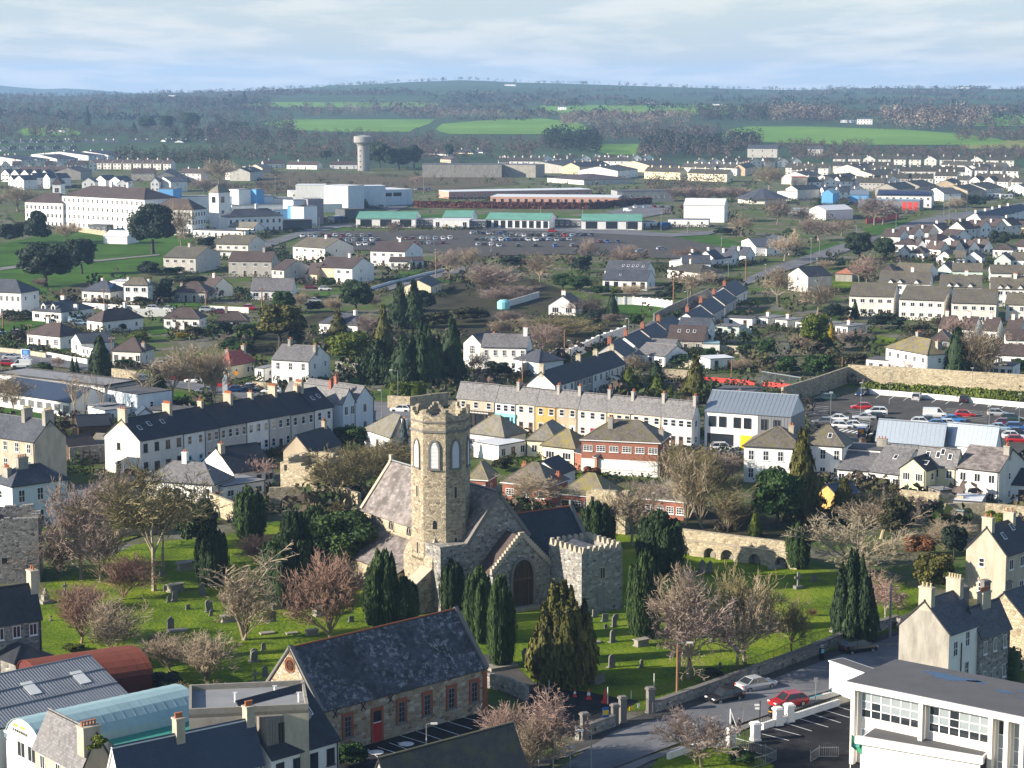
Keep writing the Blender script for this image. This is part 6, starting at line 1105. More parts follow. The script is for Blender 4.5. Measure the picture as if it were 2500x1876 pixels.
for a,b,h,d,wl,lb in(((-60,1050),(85,1045),15,9,'white','white roof tank room right of hospital tower'),((88,1048),(148,1044),15,8,'bluewall','blue roof tank room right of hospital tower'),((-230,1110),(230,1105),11.5,14,'paleblue','pale blue flat block behind the hospital east wing'),((40,1125),(400,1120),10.5,12,'offwhite','long grey-white flat block with roof plant'),((-120,1180),(370,1175),8.,10,'white','white rooftop plant row above east wing'),((400,1140),(530,1135),11.,9,'paleblue','pale blue stair block of the hospital'),((525,1132),(655,1130),11.5,12,'mauve','dark mauve block of the new hospital'),((380,1190),(490,1195),9.,9,'paleblue','pale blue corner of the bright blue block'),((488,1192),(558,1186),9.,9,'bluewall','bright blue hospital block'),((230,1222),(430,1218),7.,8,'paleblue','pale blue two-storey link of east wing')):H('hospital_unit',lb,a,b,h,d,.2,'f',wl,'feltpale',n=2,cat='hospital',fr='framedark',front='link' in lb,side=False,group='flat roofed hospital units')
nh=H('new_hospital_wing','long white modern hospital wing with dark strip windows',(665,1070),(1405,1045),8.4,22,.3,'f','paleblue','whiteroof',**X,cat='hospital',fascia='frame')
for fx,w in((.2,3.5),(.27,0),(.27,7),(.40,6),(.52,5.5),(.66,5.5),(.78,5)):
 if w:m=MB();x=fx*nh['W'];m.box(x,-.04,5.0,x+w,.02,6.9);m.build('strip_window','glass',nh)
for fx in(.35,.45,.55):m=MB();x=fx*nh['W'];m.box(x,-.04,.8,x+3,.02,2.6);m.build('strip_window','glass',nh)
H('new_hospital_wing','white end block of modern hospital wing facing the sun',(372,1066),(580,1064),8.6,14,.3,'f','white','whiteroof',n=3,cat='hospital',fascia='frame',door=None);H('new_hospital_wing','white upper storey box of the modern hospital wing',(420,1012),(665,1012),12.6,14,.3,'f','white','whiteroof',**X,cat='hospital',fascia='frame');H('new_hospital_wing','pale blue upper box right of white storey',(665,1012),(862,1020),12.6,12,.3,'f','paleblue','whiteroof',**X,cat='hospital');H('new_hospital_wing','thin white upper parapet at right end of modern wing',(862,1022),(1180,1018),11.,12,.3,'f','paleblue','whiteroof',**X,cat='hospital');H('white_plant_shed','small white shed in front of modern hospital wing',(652,1175),(815,1172),4.,7,.2,'f','white','whiteroof',**X,cat='shed');H('dark_link','dark clad block left of copper-roofed health centre',(835,1218),(1010,1212),5.6,10,.2,'f','darkgrey','felt',**X,cat='hospital');H('ambulance_canopy','dark canopy over a yellow ambulance bay',(310,1310),(560,1305),4.4,9,.2,'f','darkgrey','felt',**X,cat='canopy');H('blue_container','bright blue shipping container beside white store',(750,1282),(850,1280),2.6,3,.1,'f','blue','blue',**X,cat='container');H('white_store','white storage container left of the blue one',(690,1275),(750,1278),2.8,6,.1,'f','offwhite','whiteroof',**X,cat='shed');car('yellow ambulance parked under the dark hospital canopy','yellow',(460,1355),10,'van',group=None,cat='ambulance')
cps={}
for t,a,b,rp,lb,n in(((600,160),(930,1294),(1432,1296),(960,1236),'left copper-green roofed pavilion of the health centre',3),((600,160),(2022,1300),(2560,1308),(2050,1245),'middle copper-green roofed pavilion of the health centre',9),((1200,160),(758,1312),(1270,1314),(780,1256),'right copper-green roofed pavilion of the health centre',3),((600,160),(1660,1282),(1905,1284),(1680,1248),'small copper-green roof behind the health centre entrance',0)):
 tile(*t);d=dep(a,b,4.0,'rp',rp,2.4);o=H('copper_roofed_pavilion',lb,a,b,4.0,d,2.4,'g','white','copper',**X,cat='health centre',group='copper roofed health centre',ridge='copper',fascia='metalgrey');seams(o,o['W'],d,4.0,2.4,1.1,'copper')
 for i in range(n):m=MB();w=o['W']/(n*(1.75 if n<5 else 1.5));x=(i+.5)*o['W']/n;m.box(x-w/2,-.05,.5,x+w/2,.02,3.6);m.build('tall_window','glass',o)
tile(600,160);H('health_centre_link','dark grey clad link left of health centre entrance',(1430,1298),(1580,1300),3.6,9,.2,'f','darkgrey','feltpale',n=4,st=1,cat='health centre',door=None,fascia='frame');H('health_centre_entrance','white entrance block of the health centre with yellow panel',(1580,1304),(1885,1306),4.2,9,.3,'f','white','whiteroof',n=4,st=1,ws=(1.8,2.2),cat='health centre',door='yellow',fascia='frame');H('health_centre_link','dark clad link right of health centre entrance',(1885,1312),(2025,1312),3.8,9,.2,'f','darkgrey','feltpale',n=4,st=1,cat='health centre',door=None,fascia='frame');tile(1200,160);H('health_centre_link','dark clad link between middle and right copper pavilions',(475,1300),(760,1305),3.6,9,.2,'f','darkgrey','feltpale',n=6,st=1,cat='health centre',door=None,fascia='frame');H('white_cabin','small white cabin at the right end of the health centre',(1268,1318),(1372,1320),3.,6,.2,'f','white','feltpale',n=2,st=1,cat='cabin',door=None);H('blue_container','dark blue container beside the white cabin',(1436,1330),(1512,1328),2.7,3,.1,'f','blue','blue',**X,cat='container');H('white_cabin','long white and grey cabin with dark blue roof edge',(1490,1300),(1832,1304),3.2,7,.2,'f','white','felt',n=3,st=1,cat='cabin',fascia='blue',door=None)
pk=H('pink_care_unit','front of the low pink-walled care unit with wide white roof',(-10,1108),(1070,1116),3.8,26,.3,'f','pinkwall','whiteroof',**X,cat='hospital',fascia='frame',group='pink care unit');rows(pk,pk['W'],20,'f',16,(1.,),1.6,1.7,fr='framedark');H('pink_care_unit','rear of the low pink-walled care unit with wide white roof',(-360,1068),(850,1048),4.2,20,.3,'f','pinkwall','whiteroof',n=14,st=1,cat='hospital',fascia='frame',door=None,side=False,group='pink care unit');hedge('long dark red beech hedge before the pink care unit',[(-650,1200),(100,1210),(830,1215),(1340,1165)],3.2,2.,'rusthedge',leaf=.5,dens=3)
H('white_sports_hall','white metal-clad sports hall on grey block base',(1622,1178),(1965,1182),8.,('br',(2075,1168)),2.6,'g','white','whiteroof',**X,cat='hall',fascia='frame');H('grey_clad_store','long grey clad store behind the care unit hedge',(1060,1062),(1540,1058),6.,16,.2,'f','grey','felt',n=10,st=1,cat='store',door=None);tile(600,160);H('long_factory','long brown-grey factory with blue roof edge right of water tower',(1490,838),(2160,838),9.,24,.2,'f','cement','felt',**X,cat='factory',fascia='metalroof');tile(1200,160);H('long_factory','right end of the brown-grey factory',(70,838),(372,842),8.6,20,.2,'f','cement','felt',**X,cat='factory',fascia='metalgrey')
def block(label,A,B,bl=None,wl='white',rm='tile_dark',d=8,h=5.2,n=6,rise=2.8,nch=4,kind='g'):
 H('terrace_block',label,A,B,h,('bl',bl)if bl else d,rise,kind,wl,rm,n=n,ws=(1.1,1.2),ch=tuple(((i+.5)/nch,.5,.8,.8,1.2)for i in range(nch)),group='terrace blocks of the far estate',door=None,side=True)
for i,(a,b,bl,wl,lb)in enumerate((((150,808),(430,810),None,'white','first white terrace block behind the factory'),((615,852),(850,822),(515,815),'paledash','dark-roofed terrace block with pale gable behind the factory'),((742,858),(1000,840),(640,852),'peach','terrace block with peach gable left of the white gable'),((1065,893),(1235,876),(950,866),'white','terrace block with big white gable'),((1290,893),(1592,903),None,'lemon','lit lemon and white terrace block facing left'),((1655,908),(1987,918),None,'cream','lit cream terrace block right of the lemon block'),((1330,845),(1590,835),(1215,830),'peach','dark terrace block behind the lemon block'),((860,805),(1180,808),None,'white','distant row of white terrace behind peach gable'),((1600,858),(1840,866),None,'offwhite','low hipped terrace behind the cream block'),((1850,862),(2070,870),None,'white','white terrace block behind cream block'),((2140,870),(2230,850),(2100,855),'peach','peach gabled block right of white terrace'),((60,812),(150,812),None,'offwhite','tiny pale terrace at left of the far row'))):block(lb,a,b,bl,wl)
H('brown_hipped_hall','low hall with brown-black hipped roofs in front of white gable terrace',(470,948),(780,970),3.,('br',(1010,945)),3.,'h','paledash','tile_brown',n=8,st=1,cat='hall')
tile(1860,160)
for a,b,bl,wl,lb in(((830,876),(1038,862),(735,862),'paledash','dark-roofed block with solar panel in upper right estate'),((600,968),(835,948),(478,958),'offwhite','dark-roofed terrace block with large cream gable'),((392,938),(500,922),(300,915),'offwhite','dark-roofed block behind scaffolded building'),((1142,1044),(1295,1026),(1018,1032),'cement','dark block with brown gable behind solar roof'),((1332,1022),(1462,1008),(1256,1002),'cement','second dark block with brown gable behind solar roof'),((1640,1010),(1702,992),(1518,990),'tan','small dark block with tan gable'),((1738,1062),(1872,1048),(1588,1046),'tan','dark block with large tan gable by the caravans'),((1892,1044),(2038,1028),(1832,1015),'paledash','dark block right of the large tan gable'),((952,928),(1218,918),(915,908),'cream','dark long roof block with small cream gable'),((825,988),(1032,992),None,'dash','grey block with four dark windows facing left'),((1160,893),(1715,896),None,'offwhite','very long pale terrace in the upper right estate'),((1240,953),(1445,955),None,'offwhite','grey-roofed block below the very long terrace'),((1460,932),(1645,935),None,'white','white block with lit front below long terrace'),((1800,950),(2045,956),None,'cream','cream lit block near the right of the estate'),((600,846),(1112,850),None,'offwhite','far long row behind dark solar block'),((1510,838),(2030,858),None,'offwhite','farthest long row at the upper right'),((1060,952),(1235,954),None,'dash','grey block between solar roof and long terrace'),((1860,880),(1985,868),(1740,870),'paledash','dark-roofed block with pale fronts near farthest row'),((200,862),(560,868),None,'offwhite','far row above the scaffolded building'),((250,880),(440,884),None,'cement','brown low row left of dark-roofed block')):block(lb,a,b,bl,wl,nch=3)
sf=H('solar_roofed_station','white fire station with solar panels along its roof and red doors',(970,1098),(1432,1104),6.4,('br',(1500,1085)),2.4,'g','white','slate',n=8,cat='fire station',door='red',ws=(1.2,1.4))
for i in range(16):
 for j in range(2):m=MB();m.box(-.8,-.75,0,.8,.75,.05);o=m.build('solar_panel','solar',sf);o.location=(1.6+i*(sf['W']-3)/15.5,1.4+j*1.7,6.4+(1.4+j*1.7)*2.4/(max(4,sf['W']*.18))+.3);o.rotation_euler=(rad(22),0,0)
eb=H('engine_bays','low station engine bays with pale blue roof and red shutters',(812,1132),(1332,1142),5.,12,.3,'f','metalgrey','blueroof',**X,cat='fire station',fascia='blue')
for i in range(3):m=MB();x=eb['W']*(.72+i*.09);m.box(x,-.05,0,x+eb['W']*.07,.02,4.2);m.build('red_shutter','redpaint',eb)
for a,b,h,kk,wl,rf,lb in(((505,1078),(600,1080),6.4,'x','bluewall','blueroof','bright blue gabled warehouse with red door'),((740,1092),(900,1094),5.,'g','bluewall','metalroof','blue-walled workshop with pale roof'),((130,1062),(300,1066),5.,'f','white','feltpale','white scaffolded building with roof rails'),((300,1050),(500,1045),6.,'g','paledash','slate_dark','pale gabled building beside the scaffolding'),((540,1225),(770,1215),4.6,'g','white','whiteroof','white gabled hall below the blue warehouse'),((220,1215),(540,1222),3.4,'f','concrete','blueroof','long low pale-roofed shed left of white hall'),((265,945),(385,945),8.,'f','sand','redpaint','tall sand block with red roof edge')):H('works_building',lb,a,b,h,12,2. if kk!='f' else .2,kk,wl,rf,**X,cat='building',group='works buildings near the fire station')
m=MB();tile(1860,160);g_=G(*P((0,1160)));root=thing('conical_roofed_hall','hall with wide conical grey roof left of the works','hall',g_);m.lathe([(13,0),(13,2.6)],12);m.build('wall','offwhite',root);m=MB();m.lathe([(14.5,2.5),(14.5,2.8),(2.,7.6),(.3,7.8)],12);m.build('roof','slate',root)
wall('red_hoarding','bright red hoarding beside round bare trees',[(880,1335),(1000,1320),(1155,1290)],2.4,.2,'redpaint',cat='hoarding')
for a,b,lb in(((1770,1310),(1870,1325),'white gabled house by the upper road'),((1400,1062),(1535,1080),'white gabled house right of solar station'),((2078,1030),(2230,1040),'large white gabled house at right edge'),((1480,1500),(1680,1505),'white flat-fronted shop by the upper road')):H('white_gabled_house',lb,a,b,4.6,10,2.4,'x','white','slate',n=2,group='white gabled houses of the upper road')
for i,(x,y)in enumerate(((1900,1285),(1980,1272),(2040,1255),(2100,1240),(2170,1225))):H('upper_road_cottage',ORD[i]+' cottage from the left in dark-roofed row at right edge',(x-30,y+10),(x+90,y-8),4.6,8,2.4,'g','white','slate',n=2,ch=((.05,.5,.9,.9,1.3),),chwall='offwhite',group='dark-roofed upper road cottages',side=False)
for a,b,kk,lb in(((1500,1430),(1640,1440),'g','brown roofed bungalow left of pink-roofed one by the upper road'),((1700,1402),(1872,1402),'g','white bungalow below white gabled house by the upper road'),((1380,1470),(1480,1478),'h','low bungalow with orange-brown roof near upper road'),((2060,1360),(2240,1366),'g','cream bungalow with brown roof at right edge'),((1110,1510),(1310,1516),'h','brown hipped bungalow beside the dark evergreens'),((1310,1520),(1390,1520),'x','small pale green gable beside brown hipped bungalow'),((1950,1555),(2120,1560),'h','white bungalow in the trees near right edge'),((2140,1530),(2250,1535),'g','white house cut by right edge above pale green gable')):H('estate_bungalow',lb,a,b,2.9,9,2.2,kk,'white' if 'cream' not in lb else 'cream','tile_brown',n=3,st=1,group='estate bungalows on the right')
for a,b,lb in(((0,1478),(95,1500),'white bungalow at left of the upper road'),((-40,1530),(40,1545),'white bungalow below left of upper road')):H('estate_bungalow',lb,a,b,2.8,9,2.2,'g','white','slate',n=2,st=1,group='estate bungalows on the right')
tile(1200,600);H('dark_roofed_house','dark low-roofed bungalow left of the upper cottages',(1485,200),(1760,235),2.8,10,2.2,'h','paledash','tile_dark',n=4,st=1,ch=((.35,.5,.8,.8,1.4),));H('white_roofed_house','white house with pale flat roof near red shrub',(1500,130),(1600,135),3.4,8,.2,'f','white','whiteroof',n=2,st=1);H('blue_dark_house','dark navy roofed house beside red shrub',(1610,150),(1850,150),3.,8,2.4,'g','white','slate',n=3,st=1);tile(1200,160);H('pale_gabled_house','pale gabled house at end of the hospital road',(2110,1480),(2230,1530),3.4,9,2.,'x','white','slate',n=2,st=1)
tile(0,160)
for a,b,bl,wl,h,lb in(((843,652),(965,655),None,'white',5.5,'fourth white house in the far modern row'),((668,655),(790,660),None,'cream',5.5,'third house, cream lit, in the far modern row'),((1085,650),(1275,652),(1052,648),'white',5.4,'long white block in the far modern row'),((1415,652),(1515,650),(1385,648),'white',5.4,'white gabled house right of the long far block'),((1560,655),(1640,650),(1525,650),'white',5.6,'bright white gabled house in the far row'),((1640,652),(1740,655),None,'paledash',5.,'grey fronted house at right end of far modern row'),((512,648),(570,650),None,'white',4.6,'second white house in the far modern row'),((125,655),(300,655),None,'white',5.,'long white row at far left'),((745,762),(905,755),(668,735),'white',5.2,'black-roofed long block with white gable in second far row'),((912,757),(1105,748),(855,735),'white',5.2,'right black-roofed long block in second far row'),((180,800),(290,795),(100,775),'offwhite',5.2,'dark block with white end wall in third far row'),((310,795),(420,790),(215,765),'offwhite',5.2,'second dark block with pale end wall in third far row'),((480,790),(660,785),(410,770),'offwhite',5.2,'third dark block in third far row'),((160,890),(430,892),None,'sand',5.2,'tan lit terrace left of fourth far row'),((430,888),(590,890),None,'cement',5.2,'brown terrace in fourth far row'),((680,900),(775,885),(590,880),'cement',5.2,'grey gabled terrace end in fourth far row'),((1110,908),(1300,908),None,'cement',5.,'third terrace right of the grey gable'),((1480,935),(1520,905),(1350,905),'dash',5.,'terrace with plain grey gable'),((1520,908),(1695,912),None,'offwhite',5.2,'pale terrace left of the round bare tree'),((1900,900),(2080,906),None,'offwhite',5.2,'pale terrace right of round bare tree'),((2110,905),(2220,890),(2080,885),'paledash',5.6,'large pale gable house at right of fourth far row')):block(lb,a,b,bl,wl,'tile_brown' if 'brown' in lb or 'purple' in lb or 'terrace' in lb else 'slate_dark',h=h,nch=2,n=4)
for a,b,h,lb in(((120,965),(200,968),6.,'white gabled house behind hospital at far left'),((235,945),(300,948),6.,'white house with two small gables at far left behind hospital'),((365,950),(420,952),6.4,'narrow white gable left of roof tower'),((425,950),(500,952),6.2,'white gabled house above the roof tower'),((690,985),(800,985),6.,'white gable behind left part of hospital roof'),((805,965),(890,968),6.,'twin white gable behind hospital roof'),((920,975),(1020,978),6.,'white gable behind first hospital chimney'),((985,1000),(1075,1000),5.,'low white gable behind second hospital chimney'),((1270,985),(1340,985),6.,'white gable right of hospital chimneys'),((1320,975),(1440,985),6.,'white and blue gable at right behind hospital roof'),((70,965),(115,968),5.,'small white gable at left edge behind hospital')):H('white_gabled_house',lb,a,b,h,11,2.6,'x','white','slate',n=2,group='white gabled houses behind the hospital',door=None)
tile(600,160)
for a,b,kk,wl,lb in(((345,838),(600,842),'g','white','long white bungalow left of the water tower'),((708,838),(940,838),'g','white','red-roofed white row just left of water tower'),((25,860),(140,868),'x','sand','tan gable house left of white bungalow'),((150,830),(330,828),'g','offwhite','brown-roofed row behind the tan gable'),((1530,742),(1690,748),'g','white','white bungalow beyond the factory'),((1750,735),(1920,738),'h','cream','cream hipped house beyond the factory'),((1910,730),(2000,732),'h','white','white house with two chimneys beyond the factory'),((2130,800),(2230,802),'g','white','white row right of the factory'),((685,615),(740,620),'x','white','lone white house among far trees'),((1640,790),(1730,795),'g','tan','brown roof row behind factory')):H('far_house',lb,a,b,3.6,9,2.4,kk,wl,'tile_brown' if kk=='g' else 'slate',n=4,st=1,group='houses beyond the water tower',ch=((.3,.5,.8,.8,1.3),))
def est(phrase,A,B,n,h=5.,wl='white',rm='slate_dark',kind='g',gap=.22,turn=0.,st=2):
 a,b=G(*A,h),G(*B,h)
 for i in range(n):
  p=a.lerp(b,(i+gap/2)/n);q=a.lerp(b,(i+1-gap/2)/n);c=(p+q)/2;v=(q-p)/2;v.rotate(Matrix.Rotation(rad(turn+R.uniform(-4,4)),3,'Z'))
  if any(abs(c.x-x)+abs(c.y-y)<9 for x,y,*_ in FOOT):continue
  house('estate_house',f'{ORD[i]} from the left of {phrase}',None,None,h,8,2.7,kind if kind!='m' else R.choice('gx'),R.choice((wl,wl,'offwhite')),rm,pts=(c-v,c+v),n=2,st=st,ws=(1.2,1.2),ch=((.3,.5,.8,.8,1.2),),group='rows of estate houses',door=None)
for a in(('the farthest left white estate row',(0,338),(330,336),14,5,'white','slate_dark','m'),('the dark-roofed row below the farthest left row',(0,352),(200,350),9,5,'offwhite','slate_dark','m'),('the black-roofed left estate row',(0,366),(190,364),9,5,'offwhite','slate_dark','m'),('the brown-roofed left estate row',(0,404),(240,402),9,5,'offwhite','tile_brown','m'),('the brown-roofed row left of round bare tree',(225,398),(420,400),8,5,'offwhite','tile_brown','g'),('the left estate row with white gables',(0,424),(120,426),5,5.4,'white','slate','x'),('the row behind peach gable terrace',(1290,388),(1600,386),10,5,'white','tile_dark','m'),('the row beyond the cream lit terrace',(1700,396),(1960,394),8,5,'offwhite','tile_dark','m'),('the farthest right estate row',(2030,388),(2480,392),12,5,'offwhite','tile_dark','m'),('the right estate row below the farthest',(2080,412),(2490,418),11,5,'white','tile_dark','m'),('the middle right estate row',(1930,446),(2200,440),7,5,'white','tile_dark','m'),('the estate row above the caravans',(2330,440),(2500,446),5,5,'white','tile_dark','m'),('the bungalow row right of the upper road',(2290,610),(2500,600),6,2.9,'white','tile_brown','x',.3,0,1),('the bungalow row below the upper road',(2190,580),(2330,560),4,2.9,'white','tile_brown','m',.3,0,1),('the garden sheds behind hill cottages',(1790,770),(2080,800),6,2.3,'offwhite','feltpale','f',.4,0,1),('the low houses above the golden wall',(2280,800),(2500,812),4,3,'white','tile_brown','g',.4,0,1),('the semis row right of the upper road',(2350,560),(2500,548),4,5,'white','tile_brown','m',.3),('the houses left of hill road top',(1700,640),(1850,620),4,2.9,'white','slate','m',.4,0,1),('the white row behind fire station',(2010,470),(2120,468),3,4.6,'white','slate','m'),('the low houses behind purple bungalows',(480,700),(640,712),3,3.,'offwhite','tile_brown','g',.4,0,1)):est(*a)
g_=G(888,418);wt=thing('water_tower','tall round concrete water tower with wide flared tank','water tower',g_);hh=hgt(888,418,330);k=mpp(g_)
m=MB();m.lathe([(14.5*k,0),(14.5*k,hh*.66),(15*k,hh*.72)],20);m.build('shaft','concrete',wt);m=MB();m.lathe([(15*k,hh*.71),(18*k,hh*.755),(23*k,hh*.795),(23.4*k,hh*.80),(23.4*k,hh*.955),(22*k,hh*.965),(1,hh)],24);m.build('tank','concrete',wt);m=MB();m.lathe([(23.7*k,hh*.87),(23.7*k,hh*.88),(23*k,hh*.88)],24);m.build('band','grey',wt)
for i in range(4):m=MB();m.box(-.8,-14.7*k,hh*(.1+.15*i),.2,-14.2*k,hh*(.14+.15*i));m.build('slot_window','ironblack',wt,None,rad(-25))
for(x,y,w,h,lb)in((2110,304,36,7,'white country mansion above the bright green field'),(2070,300,36,4,'long white stable wing left of the mansion'),(1372,270,20,6,'lone white farmhouse in the green field below the ridge'),(1245,211,26,5,'white farm sheds high on the ridge'),(2195,270,26,5,'white farmhouse right of the mansion trees'),(1990,380,36,6,'dark timbered villa left of far right wood'),(1860,385,70,8,'big grey-roofed hall behind the far terrace'),(1590,254,30,4,'pale farm buildings on the middle slope'),(1750,260,24,4,'small white farmhouse on the middle slope'),(420,238,16,5,'tiny white house on the left ridge'),(2350,217,30,5,'white farm on the right ridge'),(140,324,40,3,'white caravans and sheds at far left')):
 g=GT(x,y);W=w*mpp(g);house('hill_house',lb,None,None,h,W*.5,h*.35,'h' if 'mansion' in lb else 'g','white' if 'grey-roofed' not in lb and 'dark' not in lb else 'paledash','slate',pts=(Vector((g.x-W/2,g.y,0)),Vector((g.x+W/2,g.y-W*.2,0))),n=5 if 'mansion' in lb else 3,st=2 if h>5 else 1,ws=(1.1,1.5),group='country houses on the hill').location.z=g.z-.3
g=GT(1140,194);m=MB();m.tube([(0,0,0),(0,0,16)],[1.2,.5],6);m.tube([(0,0,12),(0,0,15)],2.,6);tag(m.build('radio_mast','metalgrey',None,g),'slender radio mast on the highest point of the ridge','mast')
T=tree
tile(0,1000)
T('twoway',(1300,1530),430,760,'tallest pale-stemmed bare tree on the left of the churchyard','bark_olive','bark_pale',seed=1);T('twoway',(1375,1330),560,460,'slimmer pale bare stem just behind the tallest pale tree','bark_olive','bark_pale',seed=2)
T('ball',(690,1430),570,560,'wide purple-brown bare tree beside the ivy-topped ruin','bark_purple');T('tall',(905,1200),410,340,'thin tall bare tree above the purple-brown tree','bark_purple','bark_pale');T('vase',(845,1460),860,330,'bare tree with pale stem between purple tree and red shrub','bark_purple','bark_pale');T('shrub',(470,1420),1010,330,'low purple bare scrub against the ivy-topped ruin','bark_purple');T('shrub',(90,1420),1080,330,'bare climbing scrub at foot of the ruin at left edge','bark_purple')
T('shrub',(1040,1610),1180,400,'big upright red-twigged shrub left of the tallest pale tree','bark_red');T('shrub',(700,1680),1440,330,'red-twigged shrub near the low tomb at left','bark_red');T('round',(1080,1050),810,250,'olive evergreen bush behind the tallest pale tree','olive');T('bush',(500,930),760,190,'dark ivy bush on the hip-roofed grey house','oakleaf')
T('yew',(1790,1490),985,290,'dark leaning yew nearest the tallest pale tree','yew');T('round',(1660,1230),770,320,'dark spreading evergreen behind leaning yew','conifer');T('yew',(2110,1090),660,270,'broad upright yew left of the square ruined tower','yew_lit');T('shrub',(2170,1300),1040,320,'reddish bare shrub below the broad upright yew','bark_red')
T('ball',(400,560),430,170,'small pink bare tree before the three-storey house','bark_pink');T('bush',(1140,560),500,200,'low olive hedge bush by the white parked car','olive');T('shrub',(1010,690),560,200,'brown bare shrub beside orange hedge','bark_purple')
tile(0,1400)
T('vase',(690,590),90,400,'wide red-tipped bare tree left of the churchyard path','bark_red');T('shrub',(950,690),190,420,'tan many-stemmed bare tree in left churchyard','bark_tan');T('vase',(1440,830),490,380,'bare lime tree nearest the red barn','bark_tan');T('vase',(1750,950),480,400,'bare lime tree above the flat-roofed block','bark_tan');T('shrub',(1640,1110),920,420,'tangled tan shrub against the flat-roofed block','bark_olive');T('bush',(620,650),590,180,'yellow-green creeper on the red barn roof end','limeleaf');T('shrub',(1320,700),500,260,'pale bare shrub right of the tan many-stemmed tree','bark_tan');T('bush',(1400,1000),830,260,'dark ivy bush beside the red barn','oakleaf')
tile(600,1000)
T('pollard',(-15,1945),1165,460,'pollarded bare tree with upright stems in middle of the grass','bark_tan',seed=1);T('vase',(-10,1950),1330,380,'spreading lower boughs of the pollarded tree','bark_tan')
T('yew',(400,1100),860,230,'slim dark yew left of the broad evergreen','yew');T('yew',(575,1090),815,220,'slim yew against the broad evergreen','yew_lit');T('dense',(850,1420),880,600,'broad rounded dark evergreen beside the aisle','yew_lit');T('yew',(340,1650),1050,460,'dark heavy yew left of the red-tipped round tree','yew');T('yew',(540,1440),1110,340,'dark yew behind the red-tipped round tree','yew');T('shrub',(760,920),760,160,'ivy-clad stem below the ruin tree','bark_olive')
T('spread',(770,830),250,640,'olive spreading bare tree in front of the square ruin','bark_olive','bark_pale');T('shrub',(1170,480),240,480,'mass of tan bare scrub behind nave gable','bark_olive');T('shrub',(950,560),300,420,'olive bare scrub left of the nave gable','bark_olive');T('shrub',(1290,560),380,260,'dark bare scrub beside the tower','bark_olive');T('cypress',(1335,440),90,110,'narrow blue-green conifer just left of the tower top','bluespruce');T('bush',(640,640),540,300,'ivy mass on top of the square ruin','olive')
T('vase',(725,1960),1165,560,'round red-tipped bare tree left of the hall ridge','bark_red','bark_tan',seed=0)
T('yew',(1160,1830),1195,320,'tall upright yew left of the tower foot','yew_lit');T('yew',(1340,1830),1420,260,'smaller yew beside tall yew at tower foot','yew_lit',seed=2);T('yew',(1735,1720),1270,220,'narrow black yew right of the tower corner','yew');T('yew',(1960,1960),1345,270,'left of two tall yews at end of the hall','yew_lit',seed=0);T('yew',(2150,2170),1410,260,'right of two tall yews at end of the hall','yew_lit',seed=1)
T('ball',(110,650),395,250,'pink bare tree before the left terrace','bark_pink',px=False);T('round',(640,210),40,260,'pale green bush right of pink bare tree','bushleaf');T('bush',(960,300),140,300,'bright green laurel behind the square ruin','bushleaf');T('bush',(110,300),210,110,'yellow-green bush beside parked cars','limeleaf');T('bush',(820,250),140,180,'green shrub left of bright laurel','bushleaf')
tile(1200,1400)
T('weep',(590,935),100,580,'olive bronze weeping yew left of the gate yard','bronze','bark_pink',seed=0)
T('yew',(1290,540),-170,300,'upright yew right of the vestry beside wide bare tree','yew_lit')
tile(1500,1240);TS=500/2212
T('spread',(800,1845),540,860,'widest bare tree right of vestry, near the wooden pole','bark_purple','bark_tan',seed=0);T('tall',(700,1760),560,520,'upright bare stems within the widest tree','bark_tan',seed=1);T('ball',(1405,1700),620,720,'olive-stemmed bare tree right of the widest bare tree','bark_olive','bark_pale',seed=0);T('ball',(1320,1770),700,600,'darker bare tree beside the olive-stemmed tree','bark_tan',seed=1);T('ball',(1905,1600),960,460,'small bare tree by the churchyard railing','bark_olive',seed=2);T('shrub',(2140,1170),1085,90,'tiny copper shrub on the right grass','copperleaf')
T('yew',(480,690),45,560,'largest broad dark yew right of the vestry','yew',seed=1);T('conifer',(1520,330),20,150,'thin yellow-green conifer behind arched wall','limeleaf')
T('poplar',(950,230),-690,420,'pale multi-stemmed poplar behind the arched wall','bark_olive','bark_pale',name='bare_poplar',cat='tree');T('poplar',(1200,280),-345,440,'second pale poplar clump behind the arched wall','bark_olive','bark_pale');T('poplar',(760,200),-640,480,'tallest tan bare poplar behind the arched wall','bark_tan','bark_pale');T('shrub',(1330,250),-120,380,'olive bare scrub right of second poplar clump','bark_olive')
TS=640/2212;tile(1200,1000)
T('yew',(890,1170),780,320,'dark yew behind the transept gable','yew',seed=2);T('spread',(1180,1150),540,420,'ivy-clad bare tree behind large dark yew','bark_tan','bark_pale');T('tall',(350,880),480,400,'sparse pale bare tree before the brick bungalow','bark_tan','bark_pale');T('shrub',(1580,660),230,440,'wide tan bare crown beside the big red brick house','bark_olive');T('shrub',(1850,620),330,400,'purple bare scrub in front of the street','bark_purple');T('bush',(240,800),720,150,'dark green clipped bush by brick bungalow','bushleaf');T('bush',(850,590),490,160,'copper shrub on lawn below brick house','copperleaf');T('shrub',(1450,900),560,320,'bare purple tree before the half-hidden brick bungalow','bark_purple');T('bush',(85,520),400,190,'olive shrub beside bungalow lawn','olive');T('bush',(740,870),760,300,'pale ivy hummock on the ruined wall','olive')
tile(1860,1000)
T('conifer',(330,950),190,360,'tallest dark conifer right of the poplars','bronze',seed=0);T('dense',(130,1010),510,440,'broad glossy evergreen at foot of tallest conifer','bushleaf');T('cypress',(690,960),590,250,'pointed bronze cypress behind wide pale bare tree','bronze');T('yew',(300,1340),960,210,'columnar yew at right end of arched wall','yew_lit',seed=0)
